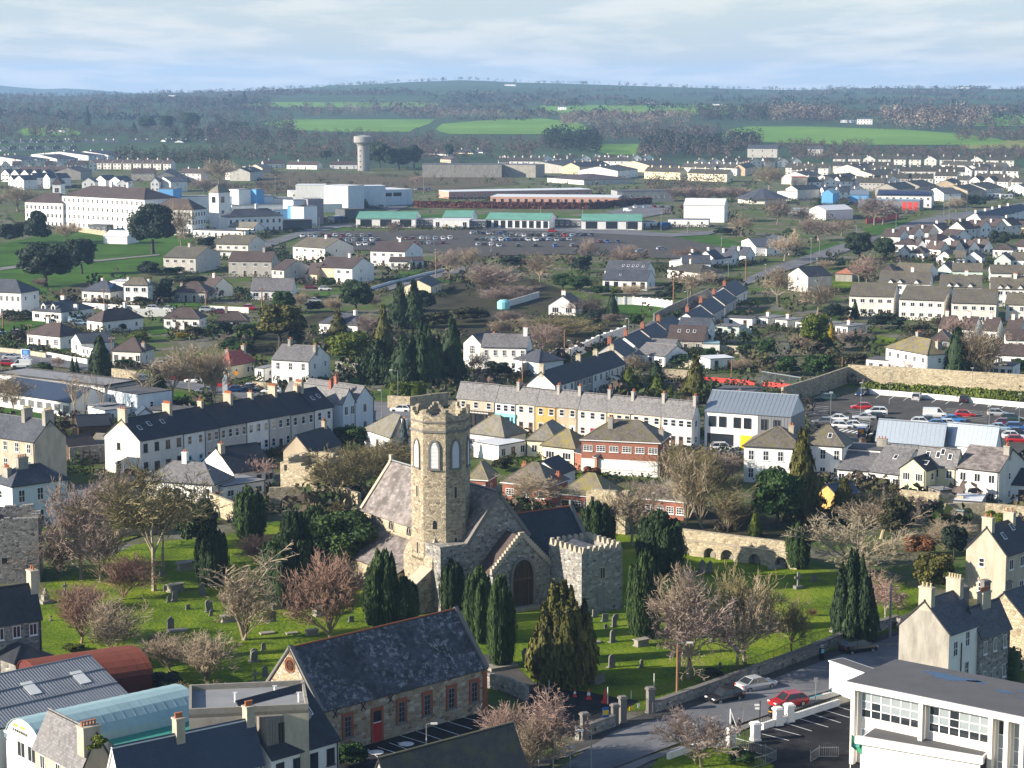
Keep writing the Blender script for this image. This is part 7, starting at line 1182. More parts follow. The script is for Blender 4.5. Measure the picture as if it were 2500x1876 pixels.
T('spread',(740,1420),830,800,'widest pale bare tree in right of churchyard','bark_pale',seed=2);T('spread',(1010,1090),690,560,'brown bare tree behind widest pale tree','bark_tan');T('round',(1130,1130),760,300,'olive evergreen in the bare trees at right','olive');T('shrub',(900,960),680,420,'olive bare thicket left of garden walls','bark_olive');T('bush',(1330,1240),1070,260,'copper-orange shrub at right of churchyard','copperleaf');T('round',(1620,1270),990,210,'dark mottled bush below tan stone wall','oakleaf');T('bush',(1960,1010),870,190,'yellow clipped bush before tan stone wall','limeleaf');T('round',(1440,1580),1220,330,'olive-green rounded evergreen near right gates','bronze');T('weep',(770,1950),1220,400,'dark weeping conifer by railing and white birch','conifer',seed=1);T('birch',(1040,1815),1280,300,'white-stemmed birch with pink twigs by the road','bark_pink','bark_white',seed=1);T('spread',(960,1700),1350,260,'tan small bare tree beside the white birch','bark_olive');T('shrub',(1520,1190),900,380,'brown bare shrubs below the tan stone wall','bark_tan');T('bush',(1820,690),600,110,'spiky yellow-green palm-like shrub by the lemon terrace','limeleaf')
T('shrub',(560,560),450,260,'bare purple shrubs behind villa','bark_purple');T('bush',(800,660),570,300,'dark shrubs below lean-to cottage','oakleaf');T('shrub',(70,420),240,260,'pale bare tree in front of brown-roofed villa','bark_pale')
tile(1200,1400)
T('birch',(520,1660),880,380,'pink-twigged birch clump with white stems by the gate','bark_pink','bark_white',seed=0);T('birch',(400,1640),950,320,'left birch of the pink clump by the gate','bark_pink','bark_white',seed=2);T('shrub',(120,1640),1060,430,'mass of pink twiggy shrubs beside the dark tiled roof','bark_pink');T('shrub',(330,1720),1180,380,'tan bare shrub at bottom edge below the birches','bark_tan');T('ball',(1770,1640),1080,540,'round purple-twigged bare tree on the school lawn','bark_purple','bark_olive',seed=1);T('bush',(2120,1610),1500,240,'low clipped dark round bush bed on the school lawn','bushleaf');T('bush',(1880,880),800,170,'dark ivy clump on the churchyard railing','oakleaf')
tile(600,1400);T('bush',(860,1640),1440,330,'rounded green shrub at corner of the hall car park','bushleaf');tile(1860,1400);hedge('dark clipped hedge behind the school roof',[(1640,850),(1900,885),(2150,930)],3.6,2.2,'bushleaf')
tile(0,600)
T('dense',(385,345),-15,450,'largest rounded dark holm oak on the hospital lawn','oakleaf',seed=0);T('dense',(690,240),-50,240,'holm oak just right of the largest one','oakleaf',seed=1);T('shrub',(350,350),270,130,'brown bare shrub at the foot of largest holm oak','bark_purple')
T('cypress',(850,1130),775,220,'tall dark ivy cypress above the lopped trunks','conifer',seed=0);T('pollard',(860,1455),1070,120,'lopped trunks directly below the ivy cypress','bark_tan',seed=0);T('pollard',(640,1485),1040,190,'lopped multi-stem tree left of portable classroom','bark_tan',seed=1);T('pollard',(725,1450),1060,110,'lopped tree between classroom and multi-stem tree','bark_tan',seed=2);T('pollard',(960,1445),1170,60,'single lopped leaning stem on portable block','bark_dark',seed=0);T('pollard',(1240,1390),1000,170,'pale lopped tree left of the dark round conifer','bark_pale',seed=1);T('cypress',(1320,1370),1030,240,'dark bushy conifer behind pale lopped tree','conifer',seed=2)
T('tall',(1450,1360),790,330,'big bare tree left of the red-roofed bungalow','bark_tan',seed=0);T('tall',(1600,1260),830,190,'bare tree second of the roadside group','bark_tan',seed=1);T('tall',(1740,1320),840,220,'olive bare tree third of the roadside group','bark_olive',seed=2);T('vase',(1820,1330),795,240,'rightmost bare tree of the roadside group','bark_tan',seed=1);T('tall',(120,1470),1020,220,'bare tree at left edge above slate roofs','bark_tan',seed=0);T('ball',(10,1350),1020,200,'bare tree cut by left edge near white school','bark_tan');T('conifer',(612,1070),935,45,'left of two slim dark cypresses','conifer');T('conifer',(650,1070),950,40,'right of two slim dark cypresses','conifer');T('bush',(380,1080),990,150,'green rounded shrub beside the blue sign','bushleaf');T('ball',(490,1050),920,120,'small bare street tree beside the town road','bark_purple')
for i,(x,y,t,w,mt,lb)in enumerate(((1250,250,140,200,'oakleaf','dark shrubbery left of nearest semi-detached pair'),(1460,240,180,160,'bushleaf','clipped green hedge before nearest semi-detached pair'),(1000,720,660,140,'oakleaf','dark shrub right of brown hip bungalow'),(1160,810,730,220,'limeleaf','yellow-green hedge bushes below bungalows'),(1540,790,735,130,'goldleaf','golden flowering gorse beside lawn'),(1650,760,680,220,'olive','olive thicket below purple bungalows'),(1900,780,640,260,'oakleaf','dark thicket below the low purple roof'),(2100,800,660,260,'bushleaf','green thicket left of the cedar'),(1210,500,430,200,'oakleaf','dark shrub bank beneath the grey bungalow'),(1380,480,290,180,'oakleaf','purple-dark shrubs right of bay fronted house'),(150,620,550,250,'oakleaf','dark hedge mass left of dormer bungalow'),(1600,320,250,300,'oakleaf','dark shrub row above the grey bungalow'),(2000,900,800,320,'bushleaf','green bank of shrubs behind red-roofed bungalow'),(1050,1020,960,160,'bushleaf','green shrub beside sun porch bungalow'))):T('bush' if not mt.startswith('bark')else 'shrub',(x,y),t,w,lb,mt)
tile(600,600)
T('round',(290,850),505,420,'big cedar with layered dark boughs left of centre','bronze',seed=1);T('round',(310,570),390,210,'green rounded evergreen above the cedar','bushleaf');T('dense',(930,570),300,280,'dense dark evergreen beside the white wall lane','conifer');T('conifer',(1300,700),320,220,'left of two tall black cypresses above the scrub','conifer',seed=0);T('conifer',(1420,700),310,220,'right of two tall black cypresses above the scrub','conifer',seed=1);T('spruce',(780,760),555,200,'pointed conifer before navy-roofed bungalow','bronze',seed=0);T('spruce',(1160,890),510,190,'slender tall conifer left of the black cypresses','bronze',seed=2);T('dense',(870,1020),735,400,'bright yellow-green rounded evergreen beside white house','limeleaf')
T('weep',(1130,1160),800,360,'left conifer of the great dark row at the junction','conifer',seed=2);T('cypress',(1330,1190),775,300,'second conifer of the great dark row at the junction','conifer',seed=1);T('weep',(1520,1180),670,300,'third tall conifer of the great dark row','conifer',seed=0);T('cypress',(1740,1150),630,250,'tallest right conifer of the great dark row','conifer',seed=2)
T('bush',(650,1570),1430,250,'pale green shrub behind the left terrace end','bushleaf');T('ball',(1720,275),15,210,'brown bare tree on small lawn beside the lane','bark_purple','bark_tan');T('ball',(1890,230),0,200,'tan bare tree right of the lane','bark_tan');T('shrub',(2090,380),120,320,'brown bare thicket above scrub slope','bark_purple');T('shrub',(2000,370),210,200,'pale bare thicket left of the brown one','bark_tan');T('bush',(1820,300),210,90,'dark round bush at the end of small lawn','oakleaf');T('shrub',(1060,780),560,200,'grey bare tree among the tall conifers','bark_purple');T('bush',(2140,960),880,200,'golden-green bush before the white old house','limeleaf');T('bush',(2120,1110),980,250,'dark shrub bank below white old house','oakleaf');T('ball',(1960,1100),880,170,'dark bare tree before the tall white gable','bark_dark');T('shrub',(2140,760),610,190,'pale bare tree behind white old house','bark_tan')
for i,(x,y,t,w,mt,lb)in enumerate(((470,520,390,160,'bark_tan','tan bare shrubs beside the green evergreen'),(590,560,470,160,'oakleaf','dark shrub behind parked silver car'),(760,570,420,150,'bark_tan','bare tan tree left of dense dark evergreen'),(1090,520,400,180,'bark_purple','purple bare shrubs right of dense dark evergreen'),(690,350,270,150,'bushleaf','clipped green hedge before cream semi'),(450,300,245,100,'bushleaf','green hedge right of small gabled house'),(420,860,720,200,'oakleaf','dark shrub right of the cedar'),(700,850,730,200,'bark_dark','dark thicket before navy-roofed bungalow'),(1520,560,380,200,'oakleaf','dark shrub right of the black cypresses'),(1640,700,560,260,'scrubby','brambles on the scrub slope near cypresses'),(1900,650,520,320,'scrubby','wide bramble bank on the scrub slope'))):T('shrub' if mt.startswith('bark')else 'bush',(x,y),t,w,lb,{'scrubby':'olive'}.get(mt,mt))
tile(1200,600)
T('ball',(410,310),40,280,'pale round bare tree above the scrub slope','bark_tan',seed=0);T('dense',(600,370),240,190,'bright green laurel left of white modern house','bushleaf');T('dense',(740,385),258,240,'bigger bright green laurel left of white modern house','bushleaf',seed=1);T('ball',(790,600),400,270,'bronze bare tree before white gable bungalow','bark_purple');T('cypress',(1020,610),405,115,'dark pointed cypress beside the white curved fence','conifer');T('shrub',(600,770),580,420,'olive bare thicket above the white road wall','bark_olive');T('shrub',(400,870),630,300,'brown bare thicket right of white old house','bark_purple');T('round',(860,690),560,160,'dark round evergreen above white road wall','oakleaf');T('round',(1205,700),575,130,'rounded dark evergreen at top of the white road wall','bushleaf');T('ball',(1680,420),215,220,'pale bare tree beside the upper hill road','bark_tan');T('tall',(1850,330),200,150,'tan bare tree by the upper bend of hill road','bark_tan')
T('gold',(1160,1270),1035,220,'left golden-green conifer behind cream terrace','limeleaf',seed=0);T('conifer',(1390,1150),975,150,'dark pointed conifer between golden ones','conifer');T('gold',(1400,1300),1095,190,'middle bright golden conifer behind cream terrace','limeleaf',seed=1);T('gold',(1510,1305),1185,120,'small right golden conifer behind cream terrace','limeleaf',seed=2);T('spruce',(1720,1330),935,250,'tall open spruce behind the cream terrace end','bronze',seed=1);T('ball',(1080,1190),960,200,'pink bare tree behind the cream terrace','bark_pink');T('ball',(1210,1110),915,230,'tan bare tree behind pink bare tree','bark_tan');T('shrub',(960,1230),1110,110,'tan bare shrub at the foot of pink tree','bark_tan');T('round',(1830,990),865,110,'round clipped green bush in the back gardens','bushleaf');T('shrub',(2130,1070),940,190,'tan bare tree in back gardens','bark_tan');T('shrub',(1790,490),410,90,'purple bare shrub beside hill cottages','bark_purple')
for i,(x,y,t,w,mt,lb)in enumerate(((1000,640,570,160,'bark_purple','purple bare shrub left of round dark evergreen'),(1210,430,320,230,'bark_tan','tan bare shrub before white modern house'),(1460,450,380,180,'oakleaf','dark shrubs right of white modern house'),(920,420,340,160,'bushleaf','green shrubs before white modern house'),(1050,420,345,130,'limeleaf','yellow-green shrub before white modern house'),(1120,200,20,200,'bark_purple','brown bare tree behind white modern house'),(760,230,90,170,'oakleaf','dark ivy tree left of white modern house'),(200,200,90,260,'oakleaf','dark hedge mass below hospital car park'),(1560,1020,920,260,'bushleaf','green hedge below grey-roofed cottages'),(1700,900,850,380,'oakleaf','dark garden shrubs behind brown tile bungalow'),(2150,960,830,150,'bushleaf','dark green evergreen in back gardens'),(250,720,600,200,'bark_tan','pale bare scrub on lower scrub slope'),(120,660,540,220,'bark_purple','brown bramble thicket on lower scrub slope'),(60,480,350,300,'bark_purple','purple bramble mass on upper scrub slope'),(250,420,320,260,'bark_purple','purple scrub below the pale round tree'))):T('shrub' if mt.startswith('bark')else 'bush',(x,y),t,w,lb,mt)
tile(1860,600)
T('ball',(130,490),155,230,'grey bare tree beside pale gabled house','bark_tan');T('ball',(470,580),245,270,'big tan bare tree right of pale gabled house','bark_tan',seed=1);T('birch',(880,325),50,170,'right pink birch above the green bank','bark_pink','bark_pale');T('birch',(820,325),60,170,'left pink birch above the green bank','bark_pink','bark_pale');T('dense',(440,890),585,260,'tall yellow-green evergreen in right gardens','limeleaf',seed=2);T('conifer',(520,880),720,190,'dark lower evergreen beside the yellow-green one','conifer');T('cypress',(582,810),650,80,'small bright golden conifer in right gardens','goldleaf');T('cypress',(1640,1130),705,260,'tall dark cypress above the golden stone wall','conifer',seed=1);T('shrub',(1890,1130),630,360,'big rounded bare tree right of tall dark cypress','bark_tan','bark_pale',name='bare_tree',cat='tree',seed=0);T('ball',(1660,800),600,240,'pale pink bare tree behind tall dark cypress','bark_pink');T('conifer',(785,610),465,75,'slim dark conifer before leftmost pale block','conifer');T('shrub',(1290,1110),920,280,'reddish bare tree before the moss-roofed house','bark_pink');T('shrub',(350,890),730,170,'tan bare shrub left of yellow-green evergreen','bark_tan');T('shrub',(1400,1100),970,150,'pink bare shrub above golden wall','bark_pink')
for i,(x,y,t,w,mt,lb)in enumerate(((200,1080),)and((190,1090,945,260,'bushleaf','green shrub mass left of long hedge'),(480,1110,920,280,'bushleaf','green shrub mass above palisade fence'),(720,1020,900,330,'olive','long olive clipped hedge mass above stone wall'),(760,860,700,260,'bark_purple','purple bare thicket left of moss-roofed house'),(620,620,500,260,'oakleaf','dark thicket below tan bare tree'),(1050,700,580,300,'oakleaf','dark garden thicket between pale blocks'),(1300,750,660,220,'olive','olive hedge beside white shed in right gardens'),(40,940,790,140,'bushleaf','green evergreen at left of right gardens'),(520,200,110,160,'bark_tan','tan hedge trees beside the junction'),(620,190,110,170,'oakleaf','dark green hedge beside junction'),(2160,1070,960,140,'bushleaf','rounded green bush at right edge'))):T('shrub' if mt.startswith('bark')else 'bush',(x,y),t,w,lb,mt)
tile(1860,160)
T('dense',(820,1640),1415,260,'left dark evergreen mass beside the upper road','conifer');T('dense',(1030,1650),1455,190,'right dark evergreen mass beside the upper road','conifer',seed=1);T('ball',(950,1345),1085,300,'round bare tree before the red hoarding','bark_purple',seed=2);T('ball',(1020,1340),1120,200,'second round bare tree before red hoarding','bark_purple');T('ball',(130,1345),1105,190,'dark bare tree left of low pale-roofed shed','bark_purple');T('ball',(480,1480),1240,280,'purple bare tree mass right of conical hall','bark_purple',seed=1);T('ball',(60,1060),780,210,'bare tree left of the scaffolded building','bark_tan');T('ball',(190,1650),1365,230,'tan bare tree beside junction road','bark_tan');T('ball',(670,1440),1290,170,'tan bare tree beside white hall','bark_tan');T('ball',(340,1340),1180,160,'bare tree before the low pale-roofed shed','bark_purple');T('ball',(1640,1240),1105,140,'pale bare street tree right of fire station','bark_tan');T('bush',(1780,1200),1100,240,'green shrub bank below the caravans','oakleaf');T('conifer',(475,1190),1120,60,'small cone tree before the works','conifer');T('bush',(2000,1530),1400,160,'dark shrubs by right edge bungalows','oakleaf');T('bush',(1800,1580),1480,220,'green garden shrubs near right edge','oakleaf')
tile(1200,160)
T('ball',(2110,1440),1225,180,'brown bare tree right of white sports hall','bark_tan');T('ball',(1650,1640),1525,200,'red-twigged rounded shrub by the hospital road','bark_red');T('ball',(1140,1680),1500,200,'brown bare tree below the hospital car park','bark_purple');T('ball',(820,1660),1440,120,'thin bare tree by the hospital car park edge','bark_purple');T('bush',(1960,1430),1370,200,'dark shrubs beside the hospital verge','oakleaf')
for i in range(7):T('shrub',(1560+i*95,1150),1010,140,ORD[i]+' brown bare tree from left in the line behind the sports hall','bark_purple',cat='tree',name='bare_tree')
tile(0,160)
T('dense',(1290,1590),1180,390,'rounded dark evergreen right of the marquee','oakleaf',seed=2);T('ball',(1530,1560),1140,210,'bare tree before the hospital right wing','bark_tan');T('ball',(560,1490),1275,170,'bare tree before hospital left wing','bark_tan');T('ball',(150,1230),1010,300,'wide bare tree at left edge behind hospital','bark_tan');T('bush',(300,1510),1240,240,'dark tangled evergreen before hospital left wing','oakleaf');T('bush',(90,1500),1330,230,'dark shrub mass at left edge of hospital lawn','oakleaf');T('bush',(1740,1540),1450,160,'dark shrub below hospital tower','oakleaf');T('ball',(1850,1010),780,260,'round bare tree above the hospital tower','bark_tan');T('ball',(1950,1080),960,140,'bare tree right behind hospital tower','bark_purple');T('ball',(1720,1080),940,200,'bare trees left behind hospital tower','bark_purple')
for i,(x,y,t,w)in enumerate(((740,510,350,60),(1240,560,430,160),(1410,565,425,120),(1610,560,400,150),(2060,330,225,70),(1130,570,480,60))):T('dense' if w>80 else 'conifer',(x,y),t,w,ORD[i]+' dark pine from the left standing out in the far left woods' if i!=4 else 'lone dark pine high in the far left woods','conifer',group='far dark pines')
tile(600,160)
for i,(x,y,t,w,lb)in enumerate(((1130,870,655,200,'dark evergreen clump just right of water tower'),(1290,880,700,280,'wide dark evergreen clump right of water tower'),(1420,870,680,150,'right dark evergreen beside the factory'),(680,800,720,120,'dark round tree left of water tower'),(1720,790,665,80,'ivy-dark tree beyond the factory'))):T('dense',(x,y),t,w,lb,'conifer')
T('ball',(1440,1010),930,110,'bare bush on rough ground before factory','bark_purple');T('conifer',(1010,1200),1130,60,'small dark conifer before the modern wing','conifer');T('ball',(1250,1440),1310,100,'bare tree in the hospital car park','bark_purple')
def in_poly(x,y,p):
 c=False;j=len(p)-1
 for i in range(len(p)):
  if(p[i][1]>y)!=(p[j][1]>y)and x<(p[j][0]-p[i][0])*(y-p[i][1])/(p[j][1]-p[i][1])+p[i][0]:c=not c
  j=i
 return c
TINT=dict(brown=((.075,.055,.045),(.13,.10,.08)),purple=((.07,.056,.05),(.125,.10,.088)),dark=((.012,.022,.014),(.03,.045,.025)),pale=((.17,.135,.10),(.28,.225,.17)),green=((.03,.045,.015),(.06,.08,.03)),mixed=((.04,.038,.03),(.12,.095,.075)),olive=((.06,.06,.03),(.11,.10,.05)))
def woods(name,items,q=22,leaf=.36):
 rg=np.random.default_rng(len(items));C,U,V,K=[],[],[],[]
 for g,h,w,tn in items:
  lo,hi=TINT[tn];base=np.array(lo)+(np.array(hi)-np.array(lo))*rg.random();d=unit(rg.normal(0,1,(q,3)));r=rg.uniform(.35,1.,(q,1))**.5
  c=np.array([g.x,g.y,g.z+h*.56])+d*r*np.array([w/2,w/2,h*.46]);s=leaf*w/5
  a,b=leaf_frames(rg,d,s,s*1.1,.3,.5);C.append(c);U.append(a);V.append(b);K.append(np.clip(base*rg.uniform(.7,1.3,(q,1)),0,1))
 c,u,v,k=[np.concatenate(z)for z in(C,U,V,K)];me=quads(c,u,v,np.zeros(len(c)),name,'wood_far')
 at=me.attributes.new('tint','FLOAT_COLOR','FACE');at.data.foreach_set('color',np.concatenate([k,np.ones((len(k),1))],1).astype(np.float32).ravel());return tag(obj(name,me),kind='stuff')
RW=random.Random(77)
def band_items(x0,x1,y0,y1,n,hr,tints,ww=.8):
 out=[]
 for _ in range(n):
  y=RW.uniform(y0,y1);g=GT(RW.uniform(x0,x1),y);h=RW.uniform(*hr);out.append((g,h,h*ww*RW.uniform(.7,1.2),RW.choice(tints)))
 return out
ridge=[]
for i in range(760):
 x=RW.uniform(-80,2580);sk=np.interp(x,SKX,SKY);y=sk+RW.uniform(1.0,7);dens=.5+.5*math.sin(x/90)*math.sin(x/37+1)
 if RW.random()<.45+.55*dens:g=GT(x,y+1.5);h=RW.uniform(6,13)*(1.25 if 1180<x<1290 or 1390<x<1450 else 1);ridge.append((g,h,h*RW.uniform(.7,1.3),RW.choice(('brown','mixed','dark'))))
woods('ridge_trees',ridge,22,.45)
hd_=[]
for _ in range(95):
 y=RW.uniform(203,300)if RW.random()<.7 else RW.uniform(225,262);x=RW.uniform(-60,2560)
 if y<np.interp(x,SKX,SKY)+3:continue
 L=RW.uniform(70,380);sl_=RW.uniform(-.04,.04);tn=RW.choice((('mixed',),('brown','mixed'),('dark','mixed')))
 for k in range(int(L/(3.2 if y<240 else 4.5))):
  px=x+k*(3.2 if y<240 else 4.5)+RW.uniform(-1,1);py=y+(px-x)*sl_+RW.uniform(-.5,.5)
  if py<np.interp(px,SKX,SKY)+2:continue
  g=GT(px,py);h=RW.uniform(3,9)if RW.random()<.8 else RW.uniform(9,15);hd_.append((g,h,h*RW.uniform(.8,1.4),RW.choice(tn)))
woods('hedgerows',hd_,18,.5)
W1=band_items(-30,660,246,292,420,(9,16),('mixed','brown','purple','dark'))+band_items(-30,620,236,250,160,(8,14),('mixed','brown'))+band_items(-30,190,292,340,120,(9,15),('mixed','brown'))+band_items(420,720,292,352,230,(9,16),('mixed','purple','dark'))+band_items(190,430,318,335,90,(6,11),('mixed','brown'))
W2=band_items(640,1060,332,400,320,(6,12),('mixed','purple','brown'))+band_items(900,1460,348,374,300,(5,10),('purple','purple','brown'))+band_items(1000,1300,368,392,90,(6,10),('mixed','brown'))+band_items(740,1080,262,290,170,(8,14),('brown','pale','mixed'))
W3=band_items(1370,1690,285,312,170,(9,15),('pale','pale','brown'))+band_items(1050,1340,280,291,110,(7,12),('pale','brown'))+band_items(1440,1760,318,350,190,(8,14),('purple','brown','mixed'))+band_items(1335,1460,345,378,90,(12,19),('dark',))+band_items(1570,1850,345,385,190,(10,18),('dark','dark','purple'))+band_items(1560,1780,372,392,90,(8,12),('purple',))
W4=band_items(1700,1870,278,302,90,(12,18),('dark','mixed'))+band_items(1880,2060,280,305,90,(14,22),('purple','brown','pale'))+band_items(2150,2420,285,322,150,(15,24),('purple','brown','pale'))+band_items(1930,2520,370,396,420,(5,9),('purple','purple','brown'))+band_items(2330,2520,330,348,90,(7,13),('mixed','brown'))+band_items(1900,2130,358,368,70,(6,10),('brown','mixed'))+band_items(2400,2520,305,318,40,(7,12),('mixed',))
for it in(W1,W2,W3,W4):woods('woodland',it,64,.27)
W5=band_items(-30,600,335,350,110,(5,9),('brown','mixed'))+band_items(280,560,378,412,170,(6,11),('mixed','olive','dark'))+band_items(500,760,455,480,60,(3,6),('brown',))+band_items(640,1280,405,450,160,(1.5,4),('purple','brown','olive'))+band_items(1580,1760,445,480,70,(5,8),('purple','brown'))+band_items(500,640,330,400,80,(7,12),('mixed','purple'))
woods('scrub_woodland',W5,56,.28)
def blocked(x,y,pad=1.2):
 for ax,ay,an,W,d in FOOT:
  dx,dy=x-ax,y-ay
  if abs(dx)+abs(dy)>120:continue
  lx=dx*math.cos(an)+dy*math.sin(an);ly=-dx*math.sin(an)+dy*math.cos(an)
  if-pad<lx<W+pad and-pad<ly<d+pad:return True
 return any(in_poly(x,y,p)for p in PAVED)
sh=[]
for _ in range(7000):
 px,py=RW.uniform(-20,2520),RW.uniform(430,1290)if RW.random()<.75 else RW.uniform(430,700)
 g=G(px,py);nz=math.sin(g.x/17)*math.sin(g.y/29+1)+math.sin(g.x/41+2)*math.cos(g.y/37)
 if nz<-.25 or blocked(g.x,g.y):continue
 h=RW.uniform(.8,2.4)if RW.random()<.8 else RW.uniform(2.4,4.5);sh.append((g,h,h*RW.uniform(.9,1.7),RW.choice(('green','green','mixed','brown','olive','dark','purple'))))
for ax,ay,an,W,d in FOOT:
 if not 290<ay<1300:continue
 for _ in range(3):
  o=RW.uniform(3,8);horiz=RW.random()<.55;tn=RW.choice(('green','dark','olive','mixed','green'));L=(W if horiz else d)+10
  for k in range(int(L/1.3)):
   lx,ly=(k*1.3-5,-o if o<6 else d+o)if horiz else(-o if o<5.5 else W+o,k*1.3-5);x,y=ax+lx*math.cos(an)-ly*math.sin(an),ay+lx*math.sin(an)+ly*math.cos(an)
   if not blocked(x,y,.8):h=RW.uniform(1.1,1.9);sh.append((Vector((x,y,0)),h,h*1.2,tn))
woods('garden_shrubs',sh,26,.44)
def arched_wall(label,A,B,h,bays,mat):
 a,b=G(*A),G(*B);v=b-a;W=v.length;root=thing('arched_wall',label,'wall',a,math.atan2(v.y,v.x));m=MB();hl=h*.62;t=.9;x0=0.
 for cx,r in bays:
  cx*=W;m.face([(x0,0,0),(cx-r,0,0),(cx-r,0,hl),(x0,0,hl)]);N=10;zs=.55
  ar=[(cx-r*math.cos(math.pi*i/N),zs+r*math.sin(math.pi*i/N))for i in range(N+1)];ar=[(cx-r,0)]+ar+[(cx+r,0)]
  for(xa,za),(xb,zb)in zip(ar,ar[1:]):
   if xb>xa+1e-6:m.face([(xa,0,za),(xb,0,zb),(xb,0,hl),(xa,0,hl)])
   m.face([(xa,t,za),(xb,t,zb),(xb,0,zb),(xa,0,za)])
  m.face([(cx-r-.02,t,0),(cx+r+.02,t,0),(cx+r+.02,t,zs+r+.02),(cx-r-.02,t,zs+r+.02)],1);x0=cx+r
 m.face([(x0,0,0),(W,0,0),(W,0,hl),(x0,0,hl)]);m.face([(0,0,hl),(W,0,hl),(W,.5,hl),(0,.5,hl)]);m.build('arcade',[mat,'rubble_grey'],root)
 m=MB();m.box(0,.5,hl-.05,W,1.3,h);m.build('upper_wall',mat,root);B1('ledge','dressed',root,-.05,-.1,hl,W+.05,.48,hl+.1)
 for cx,r in bays[1::2]:B1('wall_tablet','slab',root,cx*W-.2,t-.25,0,cx*W+.45,t-.1,1.1)
 return root
arched_wall('golden stone wall with row of arched burial recesses at right of churchyard',(1640,1352),(1945,1392),3.4,((.1,.85),(.31,.9),(.45,.95),(.67,.85),(.88,.9)),'rubble_pale')
GS={}
def stone_mesh(kind):
 if kind in GS:return GS[kind]
 m=MB();mat='headstone'
 if kind=='round':pl=[(-.35,0),(.35,0),(.35,.95)]+[(.35*math.cos(math.pi*i/8),.95+.28*math.sin(math.pi*i/8))for i in range(1,8)]+[(-.35,.95)]
 elif kind=='point':pl=[(-.38,0),(.38,0),(.38,1.15),(0,1.5),(-.38,1.15)]
 elif kind=='square':pl=[(-.4,0),(.4,0),(.4,.9),(-.4,.9)]
 if kind in('round','point','square'):
  extr(m,pl,-.08,.08);m.face([(x,.08,z)for x,z in reversed(pl)]);m.box(-.5,-.2,0,.5,.2,.12)
 elif kind=='cross':m.box(-.4,-.3,0,.4,.3,.3);m.box(-.1,-.09,.3,.1,.09,1.6);m.box(-.4,-.085,1.0,-.1,.085,1.22);m.box(.1,-.085,1.0,.4,.085,1.22)
 elif kind=='tomb':m.box(-1.05,-.55,0,1.05,.55,.16);m.box(-.92,-.42,.16,.92,.42,.8);m.box(-1.08,-.58,.8,1.08,.58,.94);mat='slab'
 elif kind=='obelisk':m.box(-.55,-.55,0,.55,.55,.35);m.box(-.4,-.4,.35,.4,.4,1.0);m.tube([(0,0,1.),(0,0,3.)],[.38,.2],4);mat='slab'
 elif kind=='ledger':m.box(-1.,-.5,0,1.,.5,.22);mat='slab'
 elif kind=='urn':m.box(-.9,-.9,0,.9,.9,.5);m.box(-.5,-.5,.5,.5,.5,1.3);m.lathe([(.2,1.3),(.4,1.5),(.42,1.8),(.2,2.),(.25,2.2),(.05,2.4)],10);mat='slab'
 GS[kind]=m.mesh('gravestone',mat);return GS[kind]
def grave(kind,p,label,s=1.,rz=None):
 g=G(*P(p),.02);o=obj({'tomb':'chest_tomb','ledger':'ledger_stone','obelisk':'stone_obelisk','urn':'urn_monument'}.get(kind,'headstone'),stone_mesh(kind),None,g,rad(34+R.uniform(-14,14))if rz is None else rad(rz));s*=.78;o.scale=(s,s,s);o.rotation_euler.x=rad(R.uniform(-7,7))if kind in('round','point','square')else 0;o.rotation_euler.y=rad(R.uniform(-6,6))if kind in('round','point','square')else 0
 return tag(o,label,'gravestone' if kind not in('tomb',)else 'tomb','gravestones of the churchyard')
tile(600,1400)
for k,p,lb,s in(('point',(228,408),'tall pointed grey headstone alone on bright grass left of red-tipped tree',1.25),('tomb',(265,300),'pale chest tomb below the dark heavy yew',.9),('tomb',(640,350),'long pale chest tomb behind red-tipped tree',1.4),('tomb',(560,520),'small pale chest tomb left of red-tipped tree foot',.9),('square',(1035,400),'square headstone just left of the tall tower yew',1.2),('square',(890,410),'brown headstone right of the red-tipped tree stems',1.),('round',(150,650),'tan rounded headstone near the hall gable',.9),('round',(70,750),'dark leaning headstone at left of hall gable',1.4),('cross',(80,930),'ivied stone stump beside the flat-roofed block',1.2),('point',(165,870),'dark headstone touching the hall gable',1.1),('ledger',(180,510),'mossy ledger stone in the middle of the grass',1.1),('ledger',(390,510),'second mossy ledger stone nearer the red-tipped tree',.9)):grave(k,p,lb,s)
tile(0,1400)
for k,p,lb,s in(('urn',(385,250),'urn monument in railed plot left of red-twigged shrubs',1.),('round',(1395,150),'small pale headstone right of the tallest pale trunk',.8),('round',(1545,160),'small grey headstone between pale trunk and leaning yew',.8),('point',(1710,185),'tall dark headstone at foot of the leaning yew',1.3),('round',(1475,235),'dark rounded headstone on bright grass, larger of a pair',1.3),('round',(1425,245),'dark rounded headstone, smaller of a pair',.9),('square',(1585,305),'dark square headstone below the grave heap',.9),('round',(1770,325),'dark leaning headstone left of the pollarded tree',1.6),('round',(1780,360),'small dark headstone beside the leaning one',.8),('square',(1945,330),'broad headstone behind the pollarded tree',1.2),('tomb',(1930,410),'ruined pale chest tomb left of the pollarded trunk',1.1),('point',(1440,480),'pointed headstone above the bare lime',1.4),('ledger',(1500,490),'long mossy slab below the pointed headstone',1.4),('round',(2140,740),'dark headstone right of the second bare lime',1.5),('round',(1910,985),'small dark headstone beside the tangled shrub',.9),('cross',(430,400),'low stone post near the stone corner house',.6),('tomb',(1480,150),'pale broken chest tomb behind the leaning yew',1.3),('tomb',(1570,-30),'pale table tomb behind the leaning yew',1.5),('square',(1370,20),'dark upright slab by the tallest pale trunk',1.2),('cross',(550,175),'thin stone cross beside the red-twigged shrubs',1.2)):grave(k,p,lb,s)
tile(1200,1400)
